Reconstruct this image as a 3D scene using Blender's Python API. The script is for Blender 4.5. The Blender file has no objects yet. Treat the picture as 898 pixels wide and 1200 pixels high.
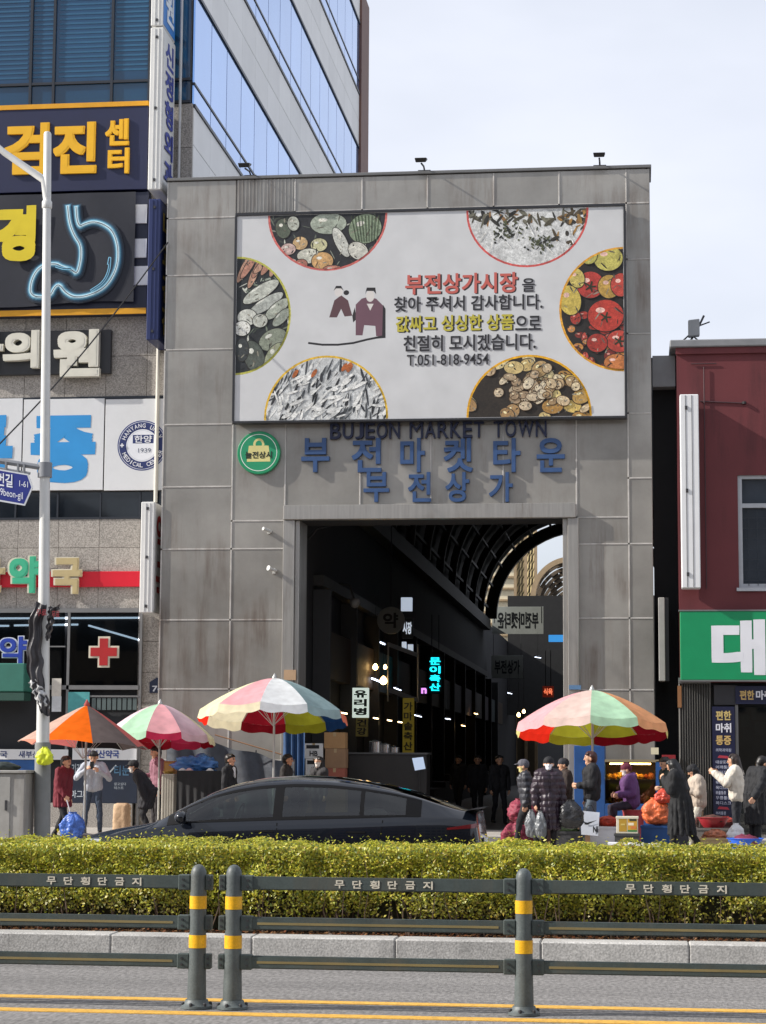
import bpy, bmesh, math, random
import numpy as np
from mathutils import Vector, Matrix, noise as mnoise

random.seed(7)
rng = np.random.default_rng(11)
SC = bpy.context.scene
COL = SC.collection
PI = math.pi

# ------------------------------------------------------------------ camera
F_PX, CAM_H = 2430.0, 1.66
YAW, TILT, ROLL = math.radians(7.0), math.atan(289 / 2430.0), 0.006
fw = Vector((-math.sin(YAW) * math.cos(TILT), math.cos(YAW) * math.cos(TILT), math.sin(TILT)))
rt0 = Vector((math.cos(YAW), math.sin(YAW), 0))
up0 = rt0.cross(fw)
rt = rt0 * math.cos(ROLL) + up0 * math.sin(ROLL)
up = up0 * math.cos(ROLL) - rt0 * math.sin(ROLL)
cam = bpy.data.cameras.new('camera')
cam.sensor_fit = 'VERTICAL'; cam.sensor_height = 24.0; cam.lens = 24.0 * F_PX / 1200.0
cam.clip_start = 0.1; cam.clip_end = 3000
camo = bpy.data.objects.new('camera', cam); COL.objects.link(camo)
camo.matrix_world = Matrix(((rt.x, up.x, -fw.x, 0), (rt.y, up.y, -fw.y, 0), (rt.z, up.z, -fw.z, CAM_H), (0, 0, 0, 1)))
SC.camera = camo

# ------------------------------------------------------------------ world, sun, exposure
SUN_TO = Vector((-0.80, -0.185, 0.50)).normalized()
wd = bpy.data.worlds.new('World'); SC.world = wd; wd.use_nodes = True
nt = wd.node_tree; nt.nodes.clear()
wo = nt.nodes.new('ShaderNodeOutputWorld'); bg = nt.nodes.new('ShaderNodeBackground')
sky = nt.nodes.new('ShaderNodeTexSky'); sky.sky_type = 'NISHITA'; sky.sun_disc = False
sky.sun_elevation = math.asin(SUN_TO.z); sky.sun_rotation = math.atan2(SUN_TO.x, SUN_TO.y)
sky.air_density = 1.0; sky.dust_density = 2.0; sky.ozone_density = 1.0
tc = nt.nodes.new('ShaderNodeTexCoord')
mp = nt.nodes.new('ShaderNodeMapping'); mp.inputs['Scale'].default_value = (1.0, 1.0, 2.6)
nz = nt.nodes.new('ShaderNodeTexNoise'); nz.inputs['Scale'].default_value = 2.2; nz.inputs['Detail'].default_value = 5
nz.inputs['Roughness'].default_value = 0.5
cr = nt.nodes.new('ShaderNodeMapRange'); cr.inputs['From Min'].default_value = 0.3; cr.inputs['From Max'].default_value = 0.7
cr.inputs['To Min'].default_value = 0.5; cr.inputs['To Max'].default_value = 1.0
mx = nt.nodes.new('ShaderNodeMix'); mx.data_type = 'RGBA'
mx.inputs['B'].default_value = (7.9, 8.2, 9.1, 1)          # thin bright cloud veil
nt.links.new(tc.outputs['Generated'], mp.inputs['Vector']); nt.links.new(mp.outputs['Vector'], nz.inputs['Vector'])
nt.links.new(nz.outputs['Fac'], cr.inputs['Value']); nt.links.new(cr.outputs['Result'], mx.inputs['Factor'])
nt.links.new(sky.outputs['Color'], mx.inputs['A']); nt.links.new(mx.outputs['Result'], bg.inputs['Color'])
bg.inputs['Strength'].default_value = 0.10
nt.links.new(bg.outputs['Background'], wo.inputs['Surface'])
sl = bpy.data.lights.new('sun', 'SUN'); sl.energy = 5.0; sl.angle = math.radians(0.6); sl.color = (1.0, 0.95, 0.88)
so = bpy.data.objects.new('sun', sl); COL.objects.link(so)
so.rotation_euler = (-SUN_TO).to_track_quat('-Z', 'Y').to_euler(); so.location = (-40, -20, 40)
SC.view_settings.view_transform = 'Standard'; SC.view_settings.look = 'None'
SC.view_settings.exposure = 0.3; SC.view_settings.gamma = 1.0; SC.view_settings.use_curve_mapping = False
SC.cycles.max_bounces = 6; SC.cycles.diffuse_bounces = 3; SC.cycles.transparent_max_bounces = 12
SC.cycles.sample_clamp_indirect = 4.0

# ------------------------------------------------------------------ layout helpers: street-aligned world, metres
def ray(px, py):
    return fw + rt * ((px - 449) / F_PX) - up * ((py - 600) / F_PX)
def at(px, py, Y):
    d = ray(px, py); k = Y / d.y
    return d.x * k, CAM_H + d.z * k
def rect(x0, y0, x1, y1, Y):
    xm, ym = (x0 + x1) / 2, (y0 + y1) / 2
    return at(x0, ym, Y)[0], at(xm, y1, Y)[1], at(x1, ym, Y)[0], at(xm, y0, Y)[1]   # X0,Z0,X1,Z1

# ------------------------------------------------------------------ materials
def lin(h):
    h = h.lstrip('#'); o = []
    for i in (0, 2, 4):
        c = int(h[i:i + 2], 16) / 255
        o.append(c / 12.92 if c <= 0.04045 else ((c + 0.055) / 1.055) ** 2.4)
    return tuple(o)
MATS = {}
def mat(name, color, rough=0.6, metal=0.0, var=0.1, vscale=3.0, bump=0.0, bscale=60.0, objvar=0.0, streak=None, streak_amt=0.35,
        spec=0.5, coat=0.0, speck=0.0, speckscale=220.0, aniso=None, speckaniso=None):
    if name in MATS: return MATS[name]
    if isinstance(color, str): color = lin(color)
    m = bpy.data.materials.new(name); m.use_nodes = True; MATS[name] = m
    n = m.node_tree.nodes; l = m.node_tree.links; b = n['Principled BSDF']
    b.inputs['Roughness'].default_value = rough; b.inputs['Metallic'].default_value = metal
    b.inputs['Specular IOR Level'].default_value = spec; b.inputs['Coat Weight'].default_value = coat
    b.inputs['Coat Roughness'].default_value = 0.04
    geo = n.new('ShaderNodeNewGeometry')
    cur = n.new('ShaderNodeRGB'); cur.outputs[0].default_value = (*color, 1); out = cur.outputs[0]
    def mul(out, val):
        h = n.new('ShaderNodeHueSaturation'); l.new(out, h.inputs['Color']); l.new(val, h.inputs['Value']); return h.outputs[0]
    def mr(val, a, b_, c, d):
        r = n.new('ShaderNodeMapRange'); l.new(val, r.inputs['Value'])
        for k, v in zip(('From Min', 'From Max', 'To Min', 'To Max'), (a, b_, c, d)): r.inputs[k].default_value = v
        return r.outputs['Result']
    if var > 0:
        t = n.new('ShaderNodeTexNoise'); t.inputs['Scale'].default_value = vscale; t.inputs['Detail'].default_value = 6; t.inputs['Roughness'].default_value = 0.62
        if aniso:
            mpp = n.new('ShaderNodeMapping'); mpp.inputs['Scale'].default_value = aniso
            l.new(geo.outputs['Position'], mpp.inputs['Vector']); l.new(mpp.outputs['Vector'], t.inputs['Vector'])
        else: l.new(geo.outputs['Position'], t.inputs['Vector'])
        out = mul(out, mr(t.outputs['Fac'], 0.25, 0.75, 1 - var, 1 + var))
    if speck > 0:
        t = n.new('ShaderNodeTexNoise'); t.inputs['Scale'].default_value = speckscale; t.inputs['Detail'].default_value = 2
        if speckaniso:
            mpp = n.new('ShaderNodeMapping'); mpp.inputs['Scale'].default_value = speckaniso
            l.new(geo.outputs['Position'], mpp.inputs['Vector']); l.new(mpp.outputs['Vector'], t.inputs['Vector'])
        else: l.new(geo.outputs['Position'], t.inputs['Vector'])
        out = mul(out, mr(t.outputs['Fac'], 0.3, 0.7, 1 - speck, 1 + speck))
    if objvar > 0:
        oi = n.new('ShaderNodeObjectInfo')
        out = mul(out, mr(oi.outputs['Random'], 0, 1, 1 - objvar, 1 + objvar))
    if streak:
        mpp = n.new('ShaderNodeMapping'); mpp.inputs['Scale'].default_value = (2.6, 2.6, 0.25)
        t = n.new('ShaderNodeTexNoise'); t.inputs['Scale'].default_value = 1.0; t.inputs['Detail'].default_value = 6; t.inputs['Roughness'].default_value = 0.7
        l.new(geo.outputs['Position'], mpp.inputs['Vector']); l.new(mpp.outputs['Vector'], t.inputs['Vector'])
        mm = n.new('ShaderNodeMix'); mm.data_type = 'RGBA'; mm.inputs['B'].default_value = (*lin(streak), 1)
        t2 = n.new('ShaderNodeTexNoise'); t2.inputs['Scale'].default_value = 0.9; t2.inputs['Detail'].default_value = 3; l.new(geo.outputs['Position'], t2.inputs['Vector'])
        mk = n.new('ShaderNodeMath'); mk.operation = 'MULTIPLY'; l.new(mr(t.outputs['Fac'], 0.48, 0.68, 0, streak_amt * 1.3), mk.inputs[0]); l.new(mr(t2.outputs['Fac'], 0.42, 0.62, 0.1, 1), mk.inputs[1])
        l.new(mk.outputs[0], mm.inputs['Factor']); l.new(out, mm.inputs['A']); out = mm.outputs['Result']
    l.new(out, b.inputs['Base Color'])
    if bump > 0:
        t = n.new('ShaderNodeTexNoise'); t.inputs['Scale'].default_value = bscale; t.inputs['Detail'].default_value = 4
        l.new(geo.outputs['Position'], t.inputs['Vector'])
        bp = n.new('ShaderNodeBump'); bp.inputs['Strength'].default_value = bump; bp.inputs['Distance'].default_value = 0.02
        l.new(t.outputs['Fac'], bp.inputs['Height']); l.new(bp.outputs['Normal'], b.inputs['Normal'])
    return m
def emat(name, color, strength):
    if name in MATS: return MATS[name]
    m = bpy.data.materials.new(name); m.use_nodes = True; MATS[name] = m
    b = m.node_tree.nodes['Principled BSDF']; c = lin(color)
    b.inputs['Base Color'].default_value = (*c, 1); b.inputs['Emission Color'].default_value = (*c, 1); b.inputs['Emission Strength'].default_value = strength
    return m
def fabric(name, color, trans=0.35):
    if name in MATS: return MATS[name]
    m = bpy.data.materials.new(name); m.use_nodes = True; MATS[name] = m
    n = m.node_tree.nodes; l = m.node_tree.links; n.remove(n['Principled BSDF'])
    c = lin(color); d = n.new('ShaderNodeBsdfDiffuse'); t = n.new('ShaderNodeBsdfTranslucent'); x = n.new('ShaderNodeMixShader')
    geo = n.new('ShaderNodeNewGeometry'); tx = n.new('ShaderNodeTexNoise'); tx.inputs['Scale'].default_value = 5; tx.inputs['Detail'].default_value = 6
    h = n.new('ShaderNodeHueSaturation'); h.inputs['Color'].default_value = (*c, 1)
    r = n.new('ShaderNodeMapRange'); r.inputs['From Min'].default_value = .25; r.inputs['From Max'].default_value = .75; r.inputs['To Min'].default_value = .82; r.inputs['To Max'].default_value = 1.12
    l.new(geo.outputs['Position'], tx.inputs['Vector']); l.new(tx.outputs['Fac'], r.inputs['Value']); l.new(r.outputs['Result'], h.inputs['Value'])
    l.new(h.outputs[0], d.inputs['Color']); l.new(h.outputs[0], t.inputs['Color']); x.inputs['Fac'].default_value = trans
    l.new(d.outputs[0], x.inputs[1]); l.new(t.outputs[0], x.inputs[2]); l.new(x.outputs[0], n['Material Output'].inputs['Surface'])
    return m
def clear_glass(name, tint='#c8d4d4', refl=0.12):
    if name in MATS: return MATS[name]
    m = bpy.data.materials.new(name); m.use_nodes = True; MATS[name] = m
    n = m.node_tree.nodes; l = m.node_tree.links; n.remove(n['Principled BSDF'])
    tr = n.new('ShaderNodeBsdfTransparent'); tr.inputs['Color'].default_value = (*lin(tint), 1)
    g = n.new('ShaderNodeBsdfGlossy'); g.inputs['Roughness'].default_value = 0.02
    fr = n.new('ShaderNodeFresnel'); fr.inputs['IOR'].default_value = 1.5
    ad = n.new('ShaderNodeMath'); ad.operation = 'MULTIPLY'; ad.inputs[1].default_value = refl / 0.04
    ad.use_clamp = True
    x = n.new('ShaderNodeMixShader'); l.new(fr.outputs[0], ad.inputs[0]); l.new(ad.outputs[0], x.inputs['Fac'])
    l.new(tr.outputs[0], x.inputs[1]); l.new(g.outputs[0], x.inputs[2]); l.new(x.outputs[0], n['Material Output'].inputs['Surface'])
    return m
def print_mat():
    if 'print' in MATS: return MATS['print']
    m = bpy.data.materials.new('printed_surface'); m.use_nodes = True; MATS['print'] = m
    n = m.node_tree.nodes; l = m.node_tree.links; b = n['Principled BSDF']; b.inputs['Roughness'].default_value = 0.55
    a = n.new('ShaderNodeAttribute'); a.attribute_name = 'Col'
    geo = n.new('ShaderNodeNewGeometry'); t = n.new('ShaderNodeTexNoise'); t.inputs['Scale'].default_value = 1.6; t.inputs['Detail'].default_value = 7
    r = n.new('ShaderNodeMapRange'); r.inputs['From Min'].default_value = .25; r.inputs['From Max'].default_value = .75; r.inputs['To Min'].default_value = .9; r.inputs['To Max'].default_value = 1.06
    h = n.new('ShaderNodeHueSaturation'); l.new(geo.outputs['Position'], t.inputs['Vector']); l.new(t.outputs['Fac'], r.inputs['Value'])
    l.new(r.outputs['Result'], h.inputs['Value']); l.new(a.outputs['Color'], h.inputs['Color']); l.new(h.outputs[0], b.inputs['Base Color'])
    return m

# ------------------------------------------------------------------ object helpers
def wl(o):
    v = Vector((0, 0, 0))
    while o is not None: v += o.location; o = o.parent
    return v
def tag(o, label, cat, group=None, kind=None):
    if label: o['label'] = label
    if cat: o['category'] = cat
    if group: o['group'] = group
    if kind: o['kind'] = kind
    return o
def empty(name, loc, label=None, cat=None, group=None):
    o = bpy.data.objects.new(name, None); COL.objects.link(o); o.location = loc; o.empty_display_size = 0.2
    return tag(o, label, cat, group)
def put(name, me, loc, parent=None):
    o = bpy.data.objects.new(name, me); COL.objects.link(o)
    if parent is not None: o.parent = parent; o.location = Vector(loc) - wl(parent)
    else: o.location = loc
    return o
class MB:
    def __init__(s): s.v = []; s.f = []; s.m = []
    def add(s, vs, fs, mi=0):
        k = len(s.v); s.v += [tuple(v) for v in vs]; s.f += [tuple(i + k for i in f) for f in fs]; s.m += [mi] * len(fs); return s
    def box(s, x0, y0, z0, x1, y1, z1, mi=0):
        return s.add([(x0, y0, z0), (x1, y0, z0), (x1, y1, z0), (x0, y1, z0), (x0, y0, z1), (x1, y0, z1), (x1, y1, z1), (x0, y1, z1)],
                     [(0, 3, 2, 1), (4, 5, 6, 7), (0, 1, 5, 4), (1, 2, 6, 5), (2, 3, 7, 6), (3, 0, 4, 7)], mi)
    def tube(s, pts, r, n=8, mi=0, cap=True):
        pts = [Vector(p) for p in pts]; rs = r if isinstance(r, (list, tuple)) else [r] * len(pts)
        vs = []; fs = []; prev = None
        for i, p in enumerate(pts):
            d = (pts[min(i + 1, len(pts) - 1)] - pts[max(i - 1, 0)]).normalized()
            a = d.orthogonal().normalized() if prev is None else (prev - d * prev.dot(d)).normalized()
            prev = a; b = d.cross(a)
            for j in range(n):
                t = 2 * PI * j / n; vs.append(p + (a * math.cos(t) + b * math.sin(t)) * rs[i])
        for i in range(len(pts) - 1):
            for j in range(n): fs.append((i * n + j, i * n + (j + 1) % n, (i + 1) * n + (j + 1) % n, (i + 1) * n + j))
        if cap: fs.append(tuple(range(n - 1, -1, -1))); fs.append(tuple(range((len(pts) - 1) * n, len(pts) * n)))
        return s.add(vs, fs, mi)
    def lathe(s, prof, c=(0, 0, 0), n=16, mi=0):
        vs = []; fs = []
        for r, z in prof:
            for j in range(n): t = 2 * PI * j / n; vs.append((c[0] + r * math.cos(t), c[1] + r * math.sin(t), c[2] + z))
        for i in range(len(prof) - 1):
            for j in range(n): fs.append((i * n + j, i * n + (j + 1) % n, (i + 1) * n + (j + 1) % n, (i + 1) * n + j))
        fs.append(tuple(range(n - 1, -1, -1))); fs.append(tuple(range((len(prof) - 1) * n, len(prof) * n)))
        return s.add(vs, fs, mi)
    def prism(s, poly, y0, y1, mi=0):           # polygon in X,Z extruded along Y
        n = len(poly); a = sum(poly[i][0] * poly[(i + 1) % n][1] - poly[(i + 1) % n][0] * poly[i][1] for i in range(n))
        if a < 0: poly = poly[::-1]
        vs = [(x, y0, z) for x, z in poly] + [(x, y1, z) for x, z in poly]
        return s.add(vs, [tuple(range(n)), tuple(range(2 * n - 1, n - 1, -1))] + [((i + 1) % n, i, n + i, n + (i + 1) % n) for i in range(n)], mi)
    def grid(s, fn, nu, nv, mi=0):
        vs = [fn(i / nu, j / nv) for i in range(nu + 1) for j in range(nv + 1)]
        return s.add(vs, [(i * (nv + 1) + j, (i + 1) * (nv + 1) + j, (i + 1) * (nv + 1) + j + 1, i * (nv + 1) + j + 1) for i in range(nu) for j in range(nv)], mi)
    def mesh(s, name, mats, c, smooth=False, bevel=0.0, seg=1):
        me = bpy.data.meshes.new(name)
        me.from_pydata([(v[0] - c[0], v[1] - c[1], v[2] - c[2]) for v in s.v], [], s.f)
        for m in (mats if isinstance(mats, (list, tuple)) else [mats]): me.materials.append(m)
        me.polygons.foreach_set('material_index', s.m)
        if bevel > 0:
            bm = bmesh.new(); bm.from_mesh(me)
            ed = [e for e in bm.edges if len(e.link_faces) == 2 and e.calc_face_angle(0) > 0.6]
            bmesh.ops.bevel(bm, geom=ed, offset=bevel, segments=seg, affect='EDGES', clamp_overlap=True); bm.to_mesh(me); bm.free()
        if smooth: me.polygons.foreach_set('use_smooth', [True] * len(me.polygons))
        if smooth == 'auto': me.set_sharp_from_angle(angle=0.7)
        me.update(); return me
    def build(s, name, mats, parent=None, smooth=False, bevel=0.0, kind=None, base=False, seg=1):
        a = np.array(s.v); lo, hi = a.min(0), a.max(0); c = (lo + hi) / 2
        if base: c[2] = lo[2]
        o = put(name, s.mesh(name, mats, c, smooth, bevel, seg), Vector(c), parent)
        if kind: o['kind'] = kind
        return o
_slab = {}
def slab(name, x0, y0, z0, x1, y1, z1, m, parent, bevel=0.006):
    k = (round(x1 - x0, 3), round(y1 - y0, 3), round(z1 - z0, 3), m.name, name)
    if k not in _slab:
        w, d, h = k[0] / 2, k[1] / 2, k[2] / 2
        _slab[k] = MB().box(-w, -d, -h, w, d, h).mesh(name, m, (0, 0, 0), False, bevel)
    return put(name, _slab[k], ((x0 + x1) / 2, (y0 + y1) / 2, (z0 + z1) / 2), parent)
def bx(name, x0, y0, z0, x1, y1, z1, m, parent=None, bevel=0.0, kind=None, base=False):
    return MB().box(x0, y0, z0, x1, y1, z1).build(name, m, parent, False, bevel, kind, base)

# ------------------------------------------------------------------ lettering
_tx = {}
def text_geo(s, bold=0.0, extrude=0.0):
    """list of overlaid copies (verts in the unit box, faces); strokes are thickened by shifted copies"""
    k = (s, bold, extrude)
    if k not in _tx:
        sh = max(0.0, bold - .012); bold = min(bold, .012)
        cu = bpy.data.curves.new('lettering', 'FONT'); cu.body = s; cu.offset = bold; cu.extrude = extrude; cu.resolution_u = 4; cu.align_x = 'CENTER'
        cu.space_line = 1.0
        ob = bpy.data.objects.new('lettering', cu); me = bpy.data.meshes.new_from_object(ob)
        v = np.array([tuple(q.co) for q in me.vertices]); f = [tuple(p.vertices) for p in me.polygons]
        offs = [(0, 0)] if sh == 0 else [(0, 0)] + [(sh * i * (1 + .04 * j + .013 * i), sh * j * (1 + .037 * i + .011 * j)) for i in (-1, 0, 1) for j in (-1, 0, 1) if i or j]
        lo, hi = v.min(0) - (sh, sh, 0), v.max(0) + (sh, sh, 0); cps = []
        for ox, oy in offs:
            w = v.copy(); w[:, 0] = (w[:, 0] + ox - lo[0]) / (hi[0] - lo[0]); w[:, 1] = (w[:, 1] + oy - lo[1]) / (hi[1] - lo[1])
            if extrude: w[:, 2] = (w[:, 2] - lo[2]) / (hi[2] - lo[2])
            cps.append((w, f))
        bpy.data.objects.remove(ob); bpy.data.curves.remove(cu); bpy.data.meshes.remove(me); _tx[k] = cps
    return _tx[k]
def raised(name, s, R, Y, depth, m, parent, bold=0.03):
    b = MB()
    for j, (v, f) in enumerate(text_geo(s, bold, 0.05)):
        b.add([(R[0] + a[0] * (R[2] - R[0]), Y - a[2] * (depth - j * .0008), R[1] + a[1] * (R[3] - R[1])) for a in v], f)
    return b.build(name, m, parent)
def clip(poly, cl):
    n = len(cl)
    for i in range(n):
        a, b = cl[i], cl[(i + 1) % n]; out = []
        for j in range(len(poly)):
            p, q = poly[j], poly[(j + 1) % len(poly)]
            sp = (b[0] - a[0]) * (p[1] - a[1]) - (b[1] - a[1]) * (p[0] - a[0]); sq = (b[0] - a[0]) * (q[1] - a[1]) - (b[1] - a[1]) * (q[0] - a[0])
            if sp >= 0: out.append(p)
            if (sp >= 0) != (sq >= 0):
                t = sp / (sp - sq); out.append((p[0] + t * (q[0] - p[0]), p[1] + t * (q[1] - p[1])))
        poly = out
        if len(poly) < 3: return None
    return poly
def ell(cx, cy, rx, ry, rot=0.0, n=24):
    c, s_ = math.cos(rot), math.sin(rot)
    return [(cx + rx * math.cos(t) * c - ry * math.sin(t) * s_, cy + rx * math.cos(t) * s_ + ry * math.sin(t) * c) for t in (2 * PI * i / n for i in range(n))]
class Print:
    """flat print: coloured polygons in sheet coordinates (u right, v up), one thin layer over the other"""
    def __init__(s): s.v = []; s.f = []; s.c = []; s.k = 0
    def tris(s, vs, fs, col, step=True):
        if step: s.k += 1
        k = len(s.v); c = lin(col) if isinstance(col, str) else col
        s.v += [(u, v, s.k) for u, v in vs]; s.f += [tuple(i + k for i in f) for f in fs]; s.c += [(*c, 1)] * len(vs)
    def poly(s, pts, col, cl=None, step=True):
        if cl: pts = clip(pts, cl)
        if pts: s.tris(pts, [tuple(range(len(pts)))], col, step)
    def rect(s, x0, y0, x1, y1, col, cl=None): s.poly([(x0, y0), (x1, y0), (x1, y1), (x0, y1)], col, cl)
    def stroke(s, pts, w, col, closed=False, cl=None):
        n = len(pts); s.k += 1
        for i in range(n if closed else n - 1):
            a, b = pts[i], pts[(i + 1) % n]; dx, dy = b[0] - a[0], b[1] - a[1]; L = math.hypot(dx, dy) or 1
            nx, ny = -dy / L * w / 2, dx / L * w / 2; ex, ey = dx / L * w * .3, dy / L * w * .3
            s.poly([(a[0] - nx - ex, a[1] - ny - ey), (b[0] - nx + ex, b[1] - ny + ey), (b[0] + nx + ex, b[1] + ny + ey), (a[0] + nx - ex, a[1] + ny - ey)], col, cl, step=(i % 2 == 0) if False else False)
            s.k += 0.15
    def text(s, t, R, col, bold=0.02, mirror=False):
        for v, f in text_geo(t, bold): s.tris([(R[0] + ((1 - a[0]) if mirror else a[0]) * (R[2] - R[0]), R[1] + a[1] * (R[3] - R[1])) for a in v], [q[::-1] for q in f] if mirror else f, col)
    def build(s, name, parent, origin, facing='front', gap=0.0006, m=None):
        if facing == 'front': pts = [(u, origin - k * gap, v) for u, v, k in s.v]
        else: pts = [(origin + k * gap, u, v) for u, v, k in s.v]
        b = MB(); b.v = pts; b.f = s.f; b.m = [0] * len(s.f)
        o = b.build(name, m or print_mat(), parent)
        at_ = o.data.attributes.new('Col', 'FLOAT_COLOR', 'POINT'); at_.data.foreach_set('color', np.array(s.c, dtype=np.float32).ravel())
        return o
# ------------------------------------------------------------------ ground, roads, kerbs
m_ground = mat('ground_dirt', (0.16, 0.15, 0.13), 0.9)
m_asph = mat('asphalt', (0.185, 0.176, 0.168), 0.85, var=0.26, vscale=0.9, bump=0.5, bscale=90, speck=0.34, speckscale=1.0, speckaniso=(34, 11, 1), aniso=(0.10, 1.3, 1))
m_kerb = mat('granite_kerb', (0.42, 0.41, 0.39), 0.75, var=0.3, vscale=2.2, speck=0.3, speckscale=60, objvar=0.08, bump=0.15)
m_paving = mat('paving', (0.40, 0.37, 0.33), 0.85, var=0.15, vscale=1.5, speck=0.12, bump=0.2)
m_yel = mat('road_yellow', (0.66, 0.37, 0.055), 0.6, var=0.3, vscale=14, speck=0.2, speckscale=60)
m_soil = mat('soil', (0.10, 0.065, 0.045), 0.95, var=0.4, vscale=20, bump=0.8, bscale=30)
bx('ground', -900, -300, -0.5, 900, 1500, -0.03, m_ground, kind='structure')
MB().add([(-60, -25, 0), (60, -25, 0), (60, 33.5, 0), (-60, 33.5, 0)], [(0, 1, 2, 3)]).build('road', m_asph, kind='structure')
for nm, y0, y1 in (('yellow_line', 13.50, 13.66), ('yellow_line', 14.25, 14.40)):
    bx(nm, -40, y0, 0.0, 40, y1, 0.005, m_yel, kind='structure')
bx('white_line', -40, 33.0, 0.0, 40, 33.15, 0.005, mat('road_white', (0.75, 0.75, 0.72), 0.6, var=0.15, vscale=12), kind='structure')
SW = 0.12                                                     # pavement height of the far side
bx('pavement', -60, 33.68, -0.1, 60, 46, SW, m_paving, kind='structure')
KY = 17.28
kerb = empty('kerb', (0, KY, 0)); kerb['kind'] = 'structure'
x = -14.0
while x < 10:
    slab('kerb_stone', x + 0.002, KY, -0.05, x + 1.198, KY + 0.30, 0.185 + random.uniform(-.002, .002), m_kerb, kerb, bevel=0.012); x += 1.2
kerb2 = empty('kerb', (0, 19.95, 0)); kerb2['kind'] = 'structure'
x = -14.0
while x < 10: slab('kerb_stone', x + 0.004, 19.8, -0.05, x + 1.196, 19.98, 0.2, m_kerb, kerb2, bevel=0.018); x += 1.2
kerb3 = empty('kerb', (0, 33.5, 0)); kerb3['kind'] = 'structure'
x = -26.0
while x < 14: slab('kerb_stone', x + 0.004, 33.5, -0.05, x + 0.996, 33.68, SW + 0.03, m_kerb, kerb3, bevel=0.015); x += 1.0
bx('planting_bed', -14, KY + 0.30, -0.05, 10, 19.8, 0.16, m_soil, kind='structure')

def leaf_mesh(name, P, N, size, cols, m, elong=1.6):
    """many small leaf faces at points P facing N"""
    n = len(P); r = rng.normal(size=(n, 3)); t = r - (r * N).sum(1)[:, None] * N
    t /= np.linalg.norm(t, axis=1)[:, None] + 1e-9; b = np.cross(N, t)
    s = size[:, None]
    v = np.empty((n, 4, 3)); v[:, 0] = P - t * s * elong * .5; v[:, 1] = P + b * s * .42 + N * s * .12; v[:, 2] = P + t * s * elong * .5; v[:, 3] = P - b * s * .42 + N * s * .12
    me = bpy.data.meshes.new(name); me.vertices.add(n * 4); me.loops.add(n * 4); me.polygons.add(n)
    me.vertices.foreach_set('co', v.ravel()); me.loops.foreach_set('vertex_index', np.arange(n * 4)); me.polygons.foreach_set('loop_start', np.arange(n) * 4)
    me.update(calc_edges=True); me.materials.append(m)
    a = me.attributes.new('Col', 'FLOAT_COLOR', 'POINT'); c4 = np.ones((n, 4, 4), np.float32); c4[:, :, :3] = cols[:, None, :]
    a.data.foreach_set('color', c4.ravel()); return me
def leaf_mat():
    m = bpy.data.materials.new('leaf'); m.use_nodes = True; n = m.node_tree.nodes; l = m.node_tree.links; b = n['Principled BSDF']
    a = n.new('ShaderNodeAttribute'); a.attribute_name = 'Col'; b.inputs['Roughness'].default_value = 0.45; l.new(a.outputs['Color'], b.inputs['Base Color'])
    t = n.new('ShaderNodeBsdfTranslucent'); l.new(a.outputs['Color'], t.inputs['Color']); x_ = n.new('ShaderNodeMixShader'); x_.inputs['Fac'].default_value = 0.3
    l.new(b.outputs[0], x_.inputs[1]); l.new(t.outputs[0], x_.inputs[2]); l.new(x_.outputs[0], n['Material Output'].inputs['Surface']); return m
m_leaf = leaf_mat()

# the street front behind the viewer (what the glass and the car reflect)
r_ = random.Random(12); b = MB(); xx = -95.0
while xx < 90:
    w = r_.uniform(9, 18); hh = r_.uniform(9, 21); mi = r_.randint(0, 2); b.box(xx, -40, 0, xx + w - .3, -24, hh, mi)
    z = 4.2
    while z < hh - 2:
        for k in range(int(w // 2.2)): b.box(xx + .6 + k * 2.2, -24.1, z, xx + 2.2 + k * 2.2, -23.96, z + 1.7, 3)
        z += 3.4
    xx += w
b.build('opposite_street_front', [mat('opp_a', (.22, .19, .16), .8), mat('opp_b', (.32, .31, .29), .8), mat('opp_c', (.16, .10, .08), .8), mat('opp_glass', (.03, .04, .05), .1)], kind='structure')
bx('near_pavement', -95, -24, -.1, 90, -12, .15, m_paving, kind='structure')
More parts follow.
